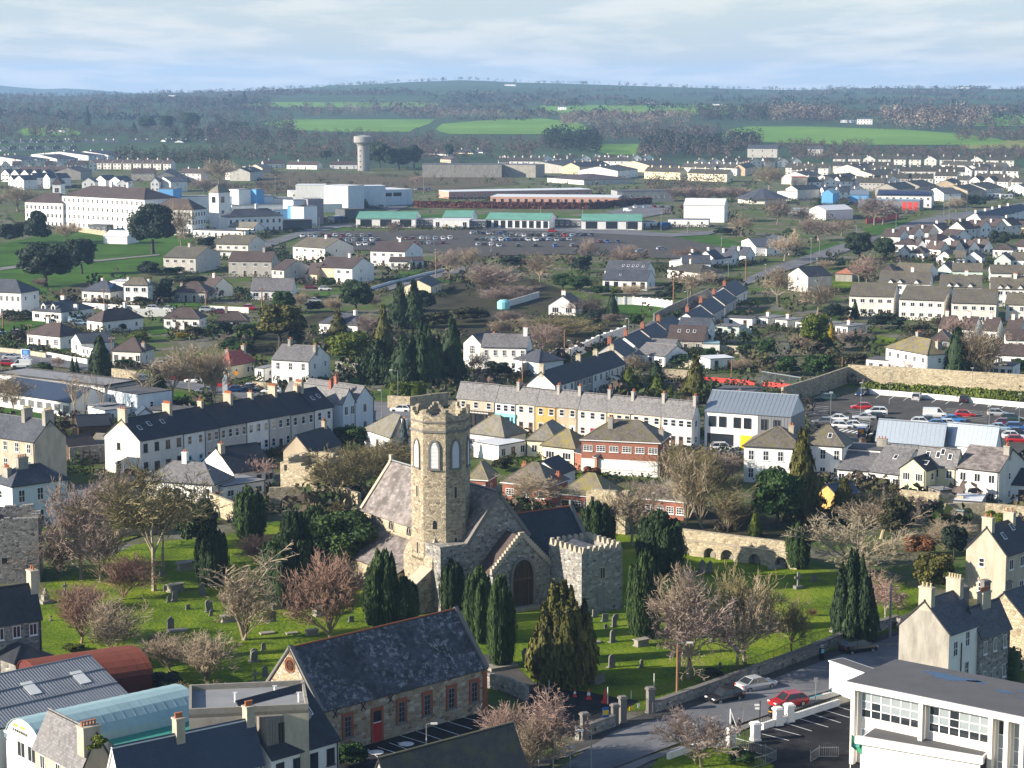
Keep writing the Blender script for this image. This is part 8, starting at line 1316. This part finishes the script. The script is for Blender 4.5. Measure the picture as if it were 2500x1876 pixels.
for k,p,lb,s in(('round',(1020,580),'tall rounded headstone on the shaded lawn before the vestry',1.5),('point',(1035,450),'pale-edged headstone below the vestry door',1.2),('square',(965,465),'small square tan headstone below the vestry door',.7),('square',(958,405),'broad slab leaning at the vestry foot',1.3),('square',(1050,390),'second slab at the vestry foot',1.),('square',(875,370),'wide slab at left foot of the vestry',1.3),('round',(835,420),'thin headstone left of vestry foot',.9),('tomb',(1265,610),'pale chest tomb left of the widest bare tree',1.1),('round',(1013,795),'leaning dark headstone mid lawn',1.5),('round',(1262,795),'dark headstone left of widest bare tree trunk',1.),('point',(890,935),'dark headstone nearest the gate yard, left of three',1.),('round',(915,930),'middle small headstone of three near gate yard',.8),('point',(938,915),'right headstone of three near gate yard',.9),('point',(295,750),'dark headstone left of the bronze weeping yew',1.4),('square',(350,800),'dark block headstone under the bronze weeping yew',1.2),('point',(455,870),'leaning slab under the bronze weeping yew',1.1),('point',(495,865),'thin slab beside the leaning one under weeping yew',.9),('ledger',(850,590),'dark low slab right of bronze weeping yew',1.2),('round',(1930,800),'small headstone by churchyard railing',.7),('ledger',(80,800),'pale stone kerb round the right hall yew',2.2)):grave(k,p,lb,s)
tile(1860,1400)
for k,p,lb,s in(('obelisk',(612,495),'pale stone obelisk beside the dark weeping conifer',1.),('cross',(306,130),'tall dark stone cross on the right grass',1.7),('round',(755,430),'small white headstone under dark weeping conifer',.8),('round',(905,440),'grey headstone right of the weeping conifer',1.2),('round',(935,455),'second grey headstone right of weeping conifer',1.),('square',(440,70),'dark headstone under the widest pale tree',1.3),('tomb',(90,480),'pale broken tomb below olive-stemmed tree',1.1)):grave(k,p,lb,s)
tile(1500,1240);TS=500/2212
for k,p,lb,s in(('point',(940,700),'dark pointed headstone behind widest bare tree',1.5),('point',(1020,690),'second pointed headstone behind widest bare tree',1.3),('square',(240,740),'dark railed slab right of vestry',1.4),('round',(180,700),'small white stone beside the vestry wall',.7),('tomb',(1700,1340),'pale heap tomb right of the olive-stemmed tree',1.2),('ledger',(1750,650),'flat slab below the arched wall',1.4),('point',(955,1400),'tan headstone inside the widest bare tree',1.6),('round',(1060,1440),'small tan headstone behind widest tree trunk',1.)):grave(k,p,lb,s)
TS=640/2212;tile(0,1400)
tile(1200,1400)
wall('roadside_wall','long low stone churchyard wall along the road',[(1340,1190),(1700,1065),(2212,880),(2281+340,730),(2281+700,580),(2281+1140,440)],1.15,.55,'rubble_grey',cap=.12)
railing('black iron railing along the churchyard inside the road wall',[(1370,1010+70),(1640,940+60),(2000,830+55),(2281+100,755),(2281+420,610),(2281+720,545),(2281+1150,370)],1.5,zb=.0,step=.17)
wall('roadside_wall','short stone wall left of the churchyard gate',[(720,1410),(1030,1300)],1.2,.5,'rubble_grey',cap=.1);railing('black railing on short wall left of gate',[(820,1360),(1020,1290)],1.0,zb=1.2)
def pillar(p,h,w,label,mat='dressed_grey',cap=True):
 g=G(*P(p));root=thing('gate_pillar',label,'gate pillar',g,rad(20),'gate pillars');m=MB();m.box(-w/2,-w/2,0,w/2,w/2,h);m.build('shaft',mat,root);m=MB();m.box(-w/2-.1,-w/2-.1,h,w/2+.1,w/2+.1,h+.18);m.box(-w/2,-w/2,h+.18,w/2,w/2,h+.3);m.build('cap',mat,root);m=MB();m.box(-w/2-.07,-w/2-.07,0,w/2+.07,w/2+.07,.25);m.build('plinth',mat,root)
for p,h,w,lb in(((1040,1290),2.0,.62,'outermost left stone gate pillar of the churchyard'),((1105,1265),2.5,.65,'left main stone gate pillar of the churchyard'),((1340,1185),2.5,.7,'right main stone gate pillar of the churchyard'),((785,1410),2.5,.7,'mossy-capped stone pillar left of gate near birches')):pillar(p,h,w,lb)
gt=railing('double black iron entrance gate with notice boards',[(1125,1255),(1325,1185)],1.7,name='iron_gate',cat='gate',step=.14);g0,g1_=G(*P((1125,1255))),G(*P((1325,1185)));an=math.atan2(g1_.y-g0.y,g1_.x-g0.x);L_=(g1_-g0).length
for fx,mt,w in((.22,'yellow',.5),(.55,'frame',.32)):m=MB();m.box(-w/2,-.04,1.05,w/2,0,1.45);o=m.build('notice_board',mt,gt,(fx*L_*math.cos(an)+.05*math.sin(an),fx*L_*math.sin(an)-.05*math.cos(an),0),an)
m=MB();m.box(-.35,-.04,1.0,.35,.0,2.0);m.box(-.3,-.045,1.25,.3,-.04,1.75,1);g=G(*P((960,1318)));tag(m.build('notice_board',['blue','yellow'],None,(g.x,g.y-.35,.35),rad(20)),'blue and yellow notice board on railing left of gate','notice board')
for i,(p,t)in enumerate((((485,1010),900),((980,1110),960),((1178,1060),990),((1371,1000),845))):
 bx,by=P(p);g=G(bx,by);h=hgt(bx,by,TY+t*TS);m=MB();m.tube([(0,0,0),(0,0,h)],[.06,.045],6);tag(m.build('pale_pole','lamp',None,g),ORD[i]+' thin pale pole from the left inside the gate yard','pole','thin pale poles in the gate yard')
for i,(p,s)in enumerate((((703,1040),.8),((820,1060),1.05),((958,1090),1.35))):
 g=G(*P(p),.08);root=thing('traffic_cone',ORD[i]+' traffic cone from the left in the gate yard','traffic cone',g,0,'traffic cones');root.scale=(s*1.4,)*3;B1('base','cone',root,-.2,-.2,0,.2,.2,.04);m=MB();m.lathe([(.15,.04),(.03,.75)],10);m.build('body','cone',root)
 if i<2:m=MB();m.lathe([(.125,.28),(.085,.5)],10);m.build('band','frame',root)
wall('yard_wall','dark ivied stone wall between hall path and gate yard',[(-40,960),(150,1010),(300,1080)],1.6,.5,'rubble_grey')
tile(1640,1640);TS=360/2212
wall('school_wall','white school boundary wall along the yard and road',[(1360,880),(1600,800),(1800,745),(2212,610),(2500,520)],.75,.3,'white');railing('black railing on the school wall',[(1360,885),(1600,805),(1800,750),(2212,615),(2500,525)],.55,zb=.75,step=.3);wall('school_wall','curved white wall before the school lawn',[(-60,1330),(300,1200),(620,1120),(840,1110)],.7,.3,'white')
for p,lb in(((1255,1040),'white school gate pier with yellow paint'),((1590,810),'white school pier left of the pair by the litter bin'),((1760,755),'white school pier right of the pair by the litter bin'),((890,1130),'white school gate pier beside the flagpole')):pillar(p,1.6,.75,lb,'white')
railing('black school entrance gate',[(930,1070),(1100,1070),(1230,1045)],1.2,name='iron_gate',cat='gate',step=.2);railing('white steel railing curving round the school lawn',[(900,1130),(1150,1200),(1400,1270),(1565,1345)],1.1,mat='steel',step=.2,th=.02);railing('steel railing at bottom edge of school lawn',[(1565,1345),(1400,1410),(1230,1450)],1.1,mat='steel',step=.2,th=.02);railing('steel crowd barrier in the school yard',[(2080,1370),(2212,1290),(2500,1290)],1.1,mat='steel',step=.2,th=.02)
g=G(*P((870,1300)));h=hgt(*P((870,1300)),TY+560*TS);root=thing('flagpole','white flagpole on the school lawn','flagpole',g);m=MB();m.tube([(0,0,0),(0,0,h)],[.07,.05],8);m.build('pole','frame',root);m=MB();m.tube([(0,0,h-.1),(.9,0,h-2.6)],.05,5);m.build('halyard','frame',root)
g=G(*P((1065,790)));h=hgt(*P((1065,790)),TY+460*TS);root=thing('road_sign','grey diamond road sign seen from behind by the school gate','road sign',g);m=MB();m.tube([(0,0,0),(.1,0,h)],.045,6);m.build('post','steel',root);m=MB();s_=.42;m.face([(.1-s_,-.05,h-.45),(.1,-.05,h-.45-s_*1.2),(.1+s_,-.05,h-.45),(.1,-.05,h-.45+s_*1.2)]);m.face([(.1-s_,-.03,h-.45),(.1,-.03,h-.45+s_*1.2),(.1+s_,-.03,h-.45),(.1,-.03,h-.45-s_*1.2)]);m.build('plate','steel',root)
g=G(*P((1320,800)));h=hgt(*P((1320,800)),TY+465*TS);root=thing('direction_sign','black post with white sign arm near school gate','road sign',g);m=MB();m.tube([(0,0,0),(0,0,h)],.05,6);m.lathe([(.05,h),(.09,h+.08),(.02,h+.17)],8);m.build('post','ironblack',root);m=MB();m.box(-.55,-.03,h-.35,-.05,.03,h-.15);m.box(-.5,-.03,h-.7,-.05,.03,h-.5);m.build('sign_arm','frame',root)
g=G(*P((2155,460)));h=hgt(*P((2155,460)),TY+90*TS);root=thing('parking_sign','thin parking sign post beside the blue bay','road sign',g);m=MB();m.tube([(0,0,0),(0,0,h)],.04,6);m.build('post','steel',root);B1('plate','steel',root,-.2,-.03,h-.55,.2,.03,h)
g=G(*P((1500,700)));root=thing('litter_bin','black litter bin with orange band on the pavement','litter bin',g);m=MB();m.lathe([(.3,0),(.32,1.0)],12);m.build('body','ironblack',root);m=MB();m.lathe([(.325,.7),(.325,.8)],12);m.build('band','orange',root);m=MB();m.lathe([(.34,1.),(.34,1.12),(.1,1.3)],12);m.build('lid','ironblack',root)
def person(p,label,top,legs,face):
 g=G(*P(p),.12);me=bpy.data.meshes.new('person');st=.28
 V=[(0,0,.9),(0,0,1.15),(0,.01,1.38),(0,.01,1.50),(0,.0,1.62),(0,0,1.70),(-.1,0,.86),(-.11,st*.55,.48),(-.11,st*.5,.1),(-.11,st*.5-.14,.04),(.1,0,.86),(.11,-st*.5,.48),(.11,-st*.2,.1),(.11,-st*.2-.14,.04),(-.19,.02,1.38),(-.25,.1,1.12),(-.23,.02,.88),(.19,.02,1.38),(.25,-.06,1.12),(.23,-.18,.9)]
 E_=[(0,1),(1,2),(2,3),(3,4),(4,5),(0,6),(6,7),(7,8),(8,9),(0,10),(10,11),(11,12),(12,13),(2,14),(14,15),(15,16),(2,17),(17,18),(18,19)]
 RR=[.15,.16,.17,.065,.1,.075,.1,.07,.05,.045,.1,.07,.05,.045,.08,.06,.04,.08,.06,.04];me.from_pydata(V,E_,[]);o=obj('person',me,None,g,rad(60));md=o.modifiers.new('skin','SKIN');me.skin_vertices[0].data[0].use_root=True
 for i,r in enumerate(RR):me.skin_vertices[0].data[i].radius=(r,r*.85)
 o.modifiers.new('sub','SUBSURF').levels=1;m,nt,n,l,b=nodemat('clothes_'+face);oc=n.new('ShaderNodeTexCoord').outputs['Object'];sp=n.new('ShaderNodeSeparateXYZ');l.new(oc,sp.inputs[0])
 r=ramp(n,[(0,(.02,.02,.02)),(.07,legs),(.52,top),(.89,(.38,.24,.17)),(.965,(.03,.02,.015))]);r.color_ramp.interpolation='CONSTANT';mr=rng(n,l,sp.outputs['Z'],0,1.75);l.new(mr,r.inputs[0]);l.new(r.outputs[0],b.inputs['Base Color']);iv(b,'Roughness',.8);me.materials.append(m);return tag(o,label,'person','people on the pavement')
person((925,930),'person in dark jacket with pale bare legs walking, left of two',(.02,.02,.025),(.5,.36,.28),'a');person((1010,945),'person in dark jacket walking, right of two by the school gate',(.025,.022,.025),(.45,.33,.26),'b')
TS=640/2212;tile(1200,600);person((238,1500),'person in dark clothes walking past the blue shop',(.02,.02,.02),(.03,.03,.04),'c')
tile(1860,1400)
g=G(*P((505,740)));root=thing('parking_meter','dark parking ticket machine with pale blue panel by the stone wall','parking meter',g,rad(20));B1('cabinet','ironblack',root,-.22,-.18,0,.22,.18,1.5);B1('panel','tealpale',root,-.18,-.2,.95,.18,-.18,1.4);B1('hood','steel',root,-.2,-.15,1.5,.2,.15,1.8)
g=G(*P((745,1720)));root=thing('green_flag','green flag with pale emblem waving at the bottom edge','flag',g);m=MB();m.tube([(0,0,0),(0,0,4.2)],.04,6);m.build('pole','frame',root);fl=MB()
for i in range(8):xa,xb=i*.16,(i+1)*.16;f=lambda x:.12*math.sin(x*4);fl.face([(xa,f(xa),2.9-xa*.75),(xb,f(xb),2.9-xb*.75),(xb,f(xb),4.1-xb*.8),(xa,f(xa),4.1-xa*.8)])
fl.build('cloth','green',root);m=MB();m.tube([(.5,-.16,3.1),(.5,-.13,3.1)],.2,12);m.build('emblem','tealpale',root)
for i,(p,h)in enumerate((((1700,330),3.),((1880,290),3.2),((2060,250),2.6))):pillar(p,h,.9,ORD[i]+' tall grey stone gate pillar from the left beyond the road')
wall('roadside_wall','low grey stone wall beyond the road at right',[(1150,470),(1500,350),(1690,310)],1.2,.5,'rubble_grey',cap=.1);railing('black railing above the far roadside wall',[(1150,470),(1500,350),(1690,310)],1.2,zb=1.2)
wall('yard_wall','dark rubble yard wall right of the grey roadside house',[(2075,770),(2240,720)],3.,.4,'rubble_grey')
tile(1200,1400);lamp('galvanised street lamp at the bottom edge by the road',(840,1680),1320,arm=-1.3,ang=12);telegraph('brown wooden pole with lamp by churchyard wall',(1565,1090),600,arms=0);lamp('small lamp head on top of the brown wooden pole',(1566,1091),585,arm=1.0,ang=0)
tile(600,1400);o=lamp('tall light column with floodlights in the hall car park',(1526,1500),1268,arm=.5);tile(1200,1400);root=lamp('short globe lamp post at bottom edge near shrubs',(662,1660),1470,arm=0)
tile(1860,1400);telegraph('grey utility pole with transformer by the road right of birch',(1080,555),90,mat='concrete',arms=0);tile(0,1000)
telegraph('telegraph pole with insulators beside the purple bare tree',(765,600),335,arms=2);lamp('street lamp beside the three-storey house',(385,480),200,arm=1.0);lamp('street lamp before the left terrace',(2000,335),40,arm=-.6)
tile(600,600);lamp('tall curved street lamp at junction',(1285,1370),1050,arm=-1.6);lamp('short street lamp left of the junction wall',(1147,1460),1220,arm=-.6);telegraph('telegraph pole right of white garage',(515,1170),970);telegraph('telegraph pole beside the lane',(1605,270),50);telegraph('telegraph pole among dark shrubs',(787,560),430);telegraph('thin pole left of the grey-roofed bungalow',(138,560),350)
tile(1200,600);telegraph('telegraph pole behind left end of cream terrace',(262,1210),955);lamp('street lamp beside white road wall lower end',(672,990),800,arm=-.8);lamp('street lamp beside white road wall upper end',(1157,830),615,arm=-.8);telegraph('wooden pole right of white old house',(615,910),715,arms=0);telegraph('pole in front of cream terrace pub',(133,1480),1190);telegraph('telegraph pole before cream terrace right part',(1497,1600),1385,arms=0);lamp('street lamp before cream terrace right end',(1667,1640),1310,arm=-.6);telegraph('second pole at the white end of cream terrace',(1712,1620),1320,arms=0);lamp('street lamp on the middle hill road',(1655,590),390,arm=-1.);telegraph('dark pole by the upper garden fence',(1535,500),240,arms=0);telegraph('pole in back gardens',(2025,1110),950,arms=0);telegraph('pole beside far hill cottages',(2145,300),100);lamp('far street lamp by hill road top',(1998,260),140,arm=-.8)
tile(1860,600)
for i,(x,y,t)in enumerate(((578,1545,1240),(833,1435,1160),(905,1650,1430),(1075,1350,1065),(1770,1265,1035),(1917,1520,1355),(2170,1500,1255))):lamp(ORD[i]+' slim light column from the left in the supermarket car park' if i else 'slim double light column beside the zinc-roofed shop',(x,y),t,arm=0,group='supermarket car park light columns')
telegraph('pale pole above the palisade fence',(676,1095),940,arms=0);telegraph('pole behind palisade fence',(576,1010),880,arms=0);lamp('very tall white light mast by junction',(412,200),-60,arm=0);lamp('street lamp by junction left',(28,330),160,arm=0);lamp('street lamp right of the very tall mast',(462,240),110,arm=0)
tile(1860,160)
for i,(x,y,t)in enumerate(sorted(((1130,1440,1240),(1535,1270,1110),(1727,1240,1050),(2130,1140,990),(485,1610,1470),(798,1420,1350),(1578,1340,1180),(500,960,860),(1972,1090,1000)))):lamp(ORD[i]+' street lamp from the left in the upper right estate',(x,y),t,arm=-.8,group='upper right street lamps')
tile(0,600);telegraph('telegraph pole beside blue supermarket sign',(247,870),660);telegraph('pole at left edge above hedge',(28,750),560);telegraph('pole beside solar bungalow',(880,540),360);telegraph('pole by grey bungalow right corner',(1738,530),380);telegraph('pole beside the ivy cypress',(945,960),770);lamp('lamp post beside the town road',(350,1010),890,arm=0)
tile(1200,160)
for i,(x,y,t)in enumerate(sorted(((1430,1400,1250),(1655,1420,1240),(1145,1410,1270),(415,1250,1195),(770,1250,1200),(1940,1530,1460)))):lamp(ORD[i]+' slim lamp from the left along the hospital road',(x,y),t,arm=0,group='hospital road lamps')
tile(600,160)
for i,(x,y,t)in enumerate(sorted(((250,1100,940),(1500,1080,925),(372,1060,980),(1370,1180,1070),(2070,1580,1465),(1600,1640,1555),(620,1400,1290)))):lamp(ORD[i]+' tall thin lamp post from the left in the hospital grounds',(x,y),t,arm=0,group='hospital grounds lamps')
tile(1860,1000);g=G(*P((843,285)));h=hgt(*P((843,285)),TY+140*TS);root=thing('totem_sign','tall totem sign with round orange panel at car park entrance','sign',g,rad(-30));B1('board','metalroof',root,-.75,-.2,0,.75,.2,h);B1('panel','blue',root,-.62,-.24,h*.42,.62,-.2,h*.93);m=MB();m.tube([(0,-.24,h*.68),(0,-.27,h*.68)],.55,20);o=m.build('disc','orange',root);o.scale=(1,1,1)
tile(0,600);g=G(*P((224,1000)));root=thing('supermarket_sign','blue supermarket sign board on two white legs by the town road','sign',g,rad(-20));h=hgt(*P((224,1000)),TY+875*TS);s_=mpp(g)
m=MB();m.box(-.9,-.1,0,-.7,.1,h);m.box(.1,-.1,0,.3,.1,h);m.build('leg','frame',root);B1('board','frame',root,-1.25,-.2,h*.42,1.0,.2,h);B1('panel','blue',root,-1.0,-.24,h*.45,.95,-.2,h*.98);B1('emblem','bluewall',root,-.6,-.27,h*.68,.55,-.24,h*.92);text(root,'ALDI',.8,'frame',(-.02,-.28,h*.56),(math.pi/2,0,0))
g=G(*P((1900,1285)));m=MB();m.box(-.5,-.1,0,.5,.1,4.6);tag(m.build('totem_sign','paleblue',None,g),'slim pale blue totem beside town road trees','sign');g=G(*P((1992,1150)));m=MB();m.box(-.05,-.05,0,.05,.05,2.);m.face([(-.6,-.06,1.9),(0,-.06,1.3),(.6,-.06,1.9),(0,-.06,2.5)],1);tag(m.build('warning_sign',['steel','orange'],None,g),'orange diamond warning sign by the town road','road sign')
tile(600,600);g=G(*P((2175,540)));m=MB();m.lathe([(1.6,0),(1.8,.4),(1.8,2.2),(1.0,2.8)],14);tag(m.build('blue_tank','lightblue' if 'lightblue' in MATS else 'tealpale',None,g),'pale blue tank at the edge of the scrub slope','tank');tile(1860,160)
for i,(x,y)in enumerate(((1950,1125),(2060,1130))):
 g=G(*P((x,y)));root=thing('caravan',('left' if i==0 else 'right')+' white caravan on the right estate','caravan',g,rad(8),'white caravans');B1('body','white',root,-3.6,-1.1,.5,3.6,1.1,2.9);m=MB();[m.box(x_-.6,-1.14,1.5,x_+.6,-1.1,2.3)for x_ in(-2.4,0,2.4)];m.build('windows','glass',root);m=MB();m.box(-1.5,-1.12,0,-.7,-.8,.5);m.box(.7,-1.12,0,1.5,-.8,.5);m.build('wheels','tyre',root)
tile(1640,1640);TS=360/2212
car('silver saloon parked by the churchyard wall seen from behind','silver',(1260,270),32,'saloon',True);car('black hatchback parked behind silver saloon facing left','black',(800,450),212,'hatch',True);car('bright red hatchback with dark roof in front of the blue bay','red',(1750,520),205,'hatch',True)
TS=640/2212;tile(1860,1400);car('black estate car parked by the wall under weeping conifer','black',(810,670),26,'suv',True)
tile(0,1000);car('white hatchback parked at left end of the terrace','white',(1105,515),195,'hatch',True);car('light blue hatchback parked before the terrace, left of two','lightblue',(1650,425),205,'hatch',True);car('light blue estate parked before the terrace, right of two','lightblue',(1700,390),28,'suv',True);car('dark blue car parked against the grey terrace houses','navy',(1890,330),205,'suv',True);car('blue-grey car parked by the lamp before the terrace','lightblue',(2070,305),205,'hatch',True);tile(600,1000);car('silver car parked near the pink bare tree','silver',(310,255),30,'saloon',True)
tile(1200,1000);car('white suv parked in front of the zinc-roofed shop','white',(1950,355),0,'suv',True);car('dark grey car before the ochre terrace house','grey',(440,140),-12,'saloon');car('dark car before the brown terrace house','grey',(640,150),-12,'saloon');tile(600,600);car('white car beside the junction wall','white',(1310,1405),165,'hatch');car('white hatchback on the town road forecourt','white',(215,1255),180,'suv');car('grey car at left of the white forecourt hatchback','grey',(30,1230),-20,'saloon');car('white car under the grey-roofed bungalow','white',(670,380),0,'hatch');car('silver car on gravel below the cream semi','silver',(580,480),0,'hatch');car('maroon car behind the hedge of cream semi','maroon',(550,365),0,'hatch');car('red car at left of the grey-roofed bungalow','red',(45,535),0,'hatch');car('white van before the pale blue gabled corner house','white',(980,1540),180,'van')
tile(0,600)
for x,y,c,hd_a,k,lb in((105,960,'silver',0,'saloon','silver saloon on the town road at left'),(75,1015,'red',0,'hatch','red hatchback beside blue sign'),(185,1030,'white',180,'van','white van beside blue sign'),(1490,1135,'red',170,'hatch','red car among roadside bare trees'),(1870,1195,'red',170,'hatch','red car beside slim totem'),(1965,1240,'blue',190,'hatch','blue car right of slim totem'),(2090,1220,'white',175,'saloon','white car right of blue car on town road'),(1730,1250,'grey',170,'hatch','dark grey car behind the bare trees'),(1640,1160,'white',170,'hatch','white car behind the bare trees'),(1300,550,'white',0,'suv','white car behind the white wall, left'),(1440,550,'white',0,'hatch','white car behind the white wall, middle'),(1750,560,'silver',0,'suv','silver car above purple-roofed bungalow'),(1850,320,'red',0,'hatch','red car beside nearest semi-detached pair'),(2110,545,'red',0,'suv','red car right of the white wall'),(1870,575,'maroon',0,'hatch','maroon car behind low purple roof'),(650,650,'lightblue',0,'van','pale blue van beside dormer bungalow'),(680,670,'lightblue',0,'hatch','pale blue car beside the pale blue van'),(1080,560,'grey',0,'suv','dark car by the round clipped bush'),(40,775,'blue',10,'hatch','blue car behind hedge at left edge'),(150,755,'navy',10,'hatch','navy car behind hedge near left edge'),(1360,1030,'white',0,'hatch','white car under roadside bare trees')):car(lb,c,(x,y),hd_a,k)
tile(1860,600)
for x,y,c,hd_a,k,lb in((840,1385,'red',170,'hatch','red hatchback in left part of supermarket car park'),(965,1430,'white',172,'suv','white estate right of the red hatchback'),(865,1475,'silver',172,'saloon','silver saloon below white estate'),(945,1468,'black',172,'hatch','black car right of silver saloon'),(635,1485,'white',172,'saloon','white saloon by the double light column'),(525,1512,'grey',172,'saloon','dark grey saloon at left front of car park'),(678,1545,'white',-10,'hatch','white hatchback at car park front, left'),(788,1540,'white',-10,'saloon','white saloon at car park front, right'),(535,1315,'green',175,'suv','dark green suv under the shaded wall'),(845,1272,'navy',240,'suv','navy car in the top left corner bay'),(1310,1308,'silver',70,'suv','silver car backed against white retaining wall'),(1710,1328,'black',70,'suv','black car backed against white retaining wall'),(1460,1450,'white',-8,'van','white van in the middle of supermarket car park'),(1715,1450,'red',-10,'hatch','red hatchback right of the white van'),(1990,1440,'silver',-8,'hatch','silver hatchback at right of car park'),(2110,1488,'green',-8,'suv','dark green car at right of car park'),(1350,1512,'white',-8,'hatch','white car behind zinc stores, left'),(1420,1500,'grey',-8,'hatch','grey car behind zinc stores'),(1615,1492,'cobalt',-8,'saloon','bright blue saloon behind zinc stores'),(1585,1528,'white',-8,'hatch','white car below the bright blue saloon'),(1495,1532,'cobalt',-8,'hatch','blue car peeping over the zinc roof'),(2055,1522,'maroon',-8,'hatch','maroon car at right of car park'),(2010,1562,'lightblue',-8,'saloon','pale blue saloon behind right zinc unit'),(2150,1562,'blue',-8,'suv','blue suv near right edge of car park'),(2155,1602,'black',-8,'saloon','black saloon near right edge of car park'),(2120,1632,'white',-8,'hatch','white car nearest the right zinc unit end'),(2155,1665,'red',-8,'hatch','red car right of zinc store terrace'),(275,90,'silver',20,'suv','silver car on the junction road'),(1615,140,'white',90,'van','white van before white gable bungalow')):car(lb,c,(x,y),hd_a,k,group='cars in the supermarket car park' if y>1200 else 'parked cars')
CC=['white','silver','grey','black','navy','silver','grey','blue','maroon','white','green','lightblue','red']
def row(t,x0,x1,y,n,nm):
 tile(*t)
 for i in range(n):
  c=R.choice(CC);car(f'{c} car, {ORD[i]} from the left in the {nm} of hospital car park',c,(x0+(x1-x0)*(i+R.uniform(-.12,.12))/(n-1),y+R.uniform(-2,2)),R.choice((100,100,280))+R.uniform(-3,3),R.choice(('hatch','hatch','suv','saloon')),group='cars in the hospital car park')
L_,R_=(600,160),(1200,160)
for a in((L_,480,1040,1450,11,'top left row'),(L_,745,1115,1484,8,'second left row'),(L_,770,1070,1522,6,'front left row'),(L_,1290,1725,1472,8,'upper middle row'),(L_,1425,1660,1513,5,'lower middle row'),(L_,1910,2185,1427,7,'top centre row'),(L_,1945,2195,1480,6,'second centre row'),(L_,1955,2130,1524,4,'front centre row'),(R_,110,840,1446,14,'top right row'),(R_,20,660,1484,12,'second right row'),(R_,830,1060,1502,4,'short right row'),(R_,50,690,1534,5,'front right row'),(R_,1215,1590,1204,6,'rear yard row'),(L_,1430,1550,1054,5,'far upper row')):row(*a)
tile(1200,160);car('silver car alone on the hospital exit road','silver',(1435,1558),20,'hatch');car('pale blue car near the hospital exit road','lightblue',(1260,1582),20,'hatch')
tile(1200,160);car('red suv parked along the health centre front','red',(515,1410),0,'suv');car('white van behind the right copper pavilion','white',(1150,1235),-10,'van');tile(600,160);car('white van at health centre entrance','white',(1795,1390),180,'van');car('white car on the drive of modern hospital wing','white',(1340,1145),0,'hatch');tile(1860,160);car('dark car in front of the fire station','grey',(1255,1250),0,'suv')
m=MB();m.box(-4200,-320,-1.5,4200,9800,150)
hz=m.build('haze','gutter');hz.data.materials.clear();hm_=bpy.data.materials.new('haze');hm_.use_nodes=True;hn=hm_.node_tree.nodes;hn.clear();ho=hn.new('ShaderNodeOutputMaterial');hv=hn.new('ShaderNodeVolumePrincipled')
iv(hv,'Color',(.40,.62,1.0,1));iv(hv,'Density',0.00009);iv(hv,'Anisotropy',.1);hm_.node_tree.links.new(hv.outputs[0],ho.inputs['Volume']);hz.data.materials.append(hm_);tag(hz,kind='stuff')
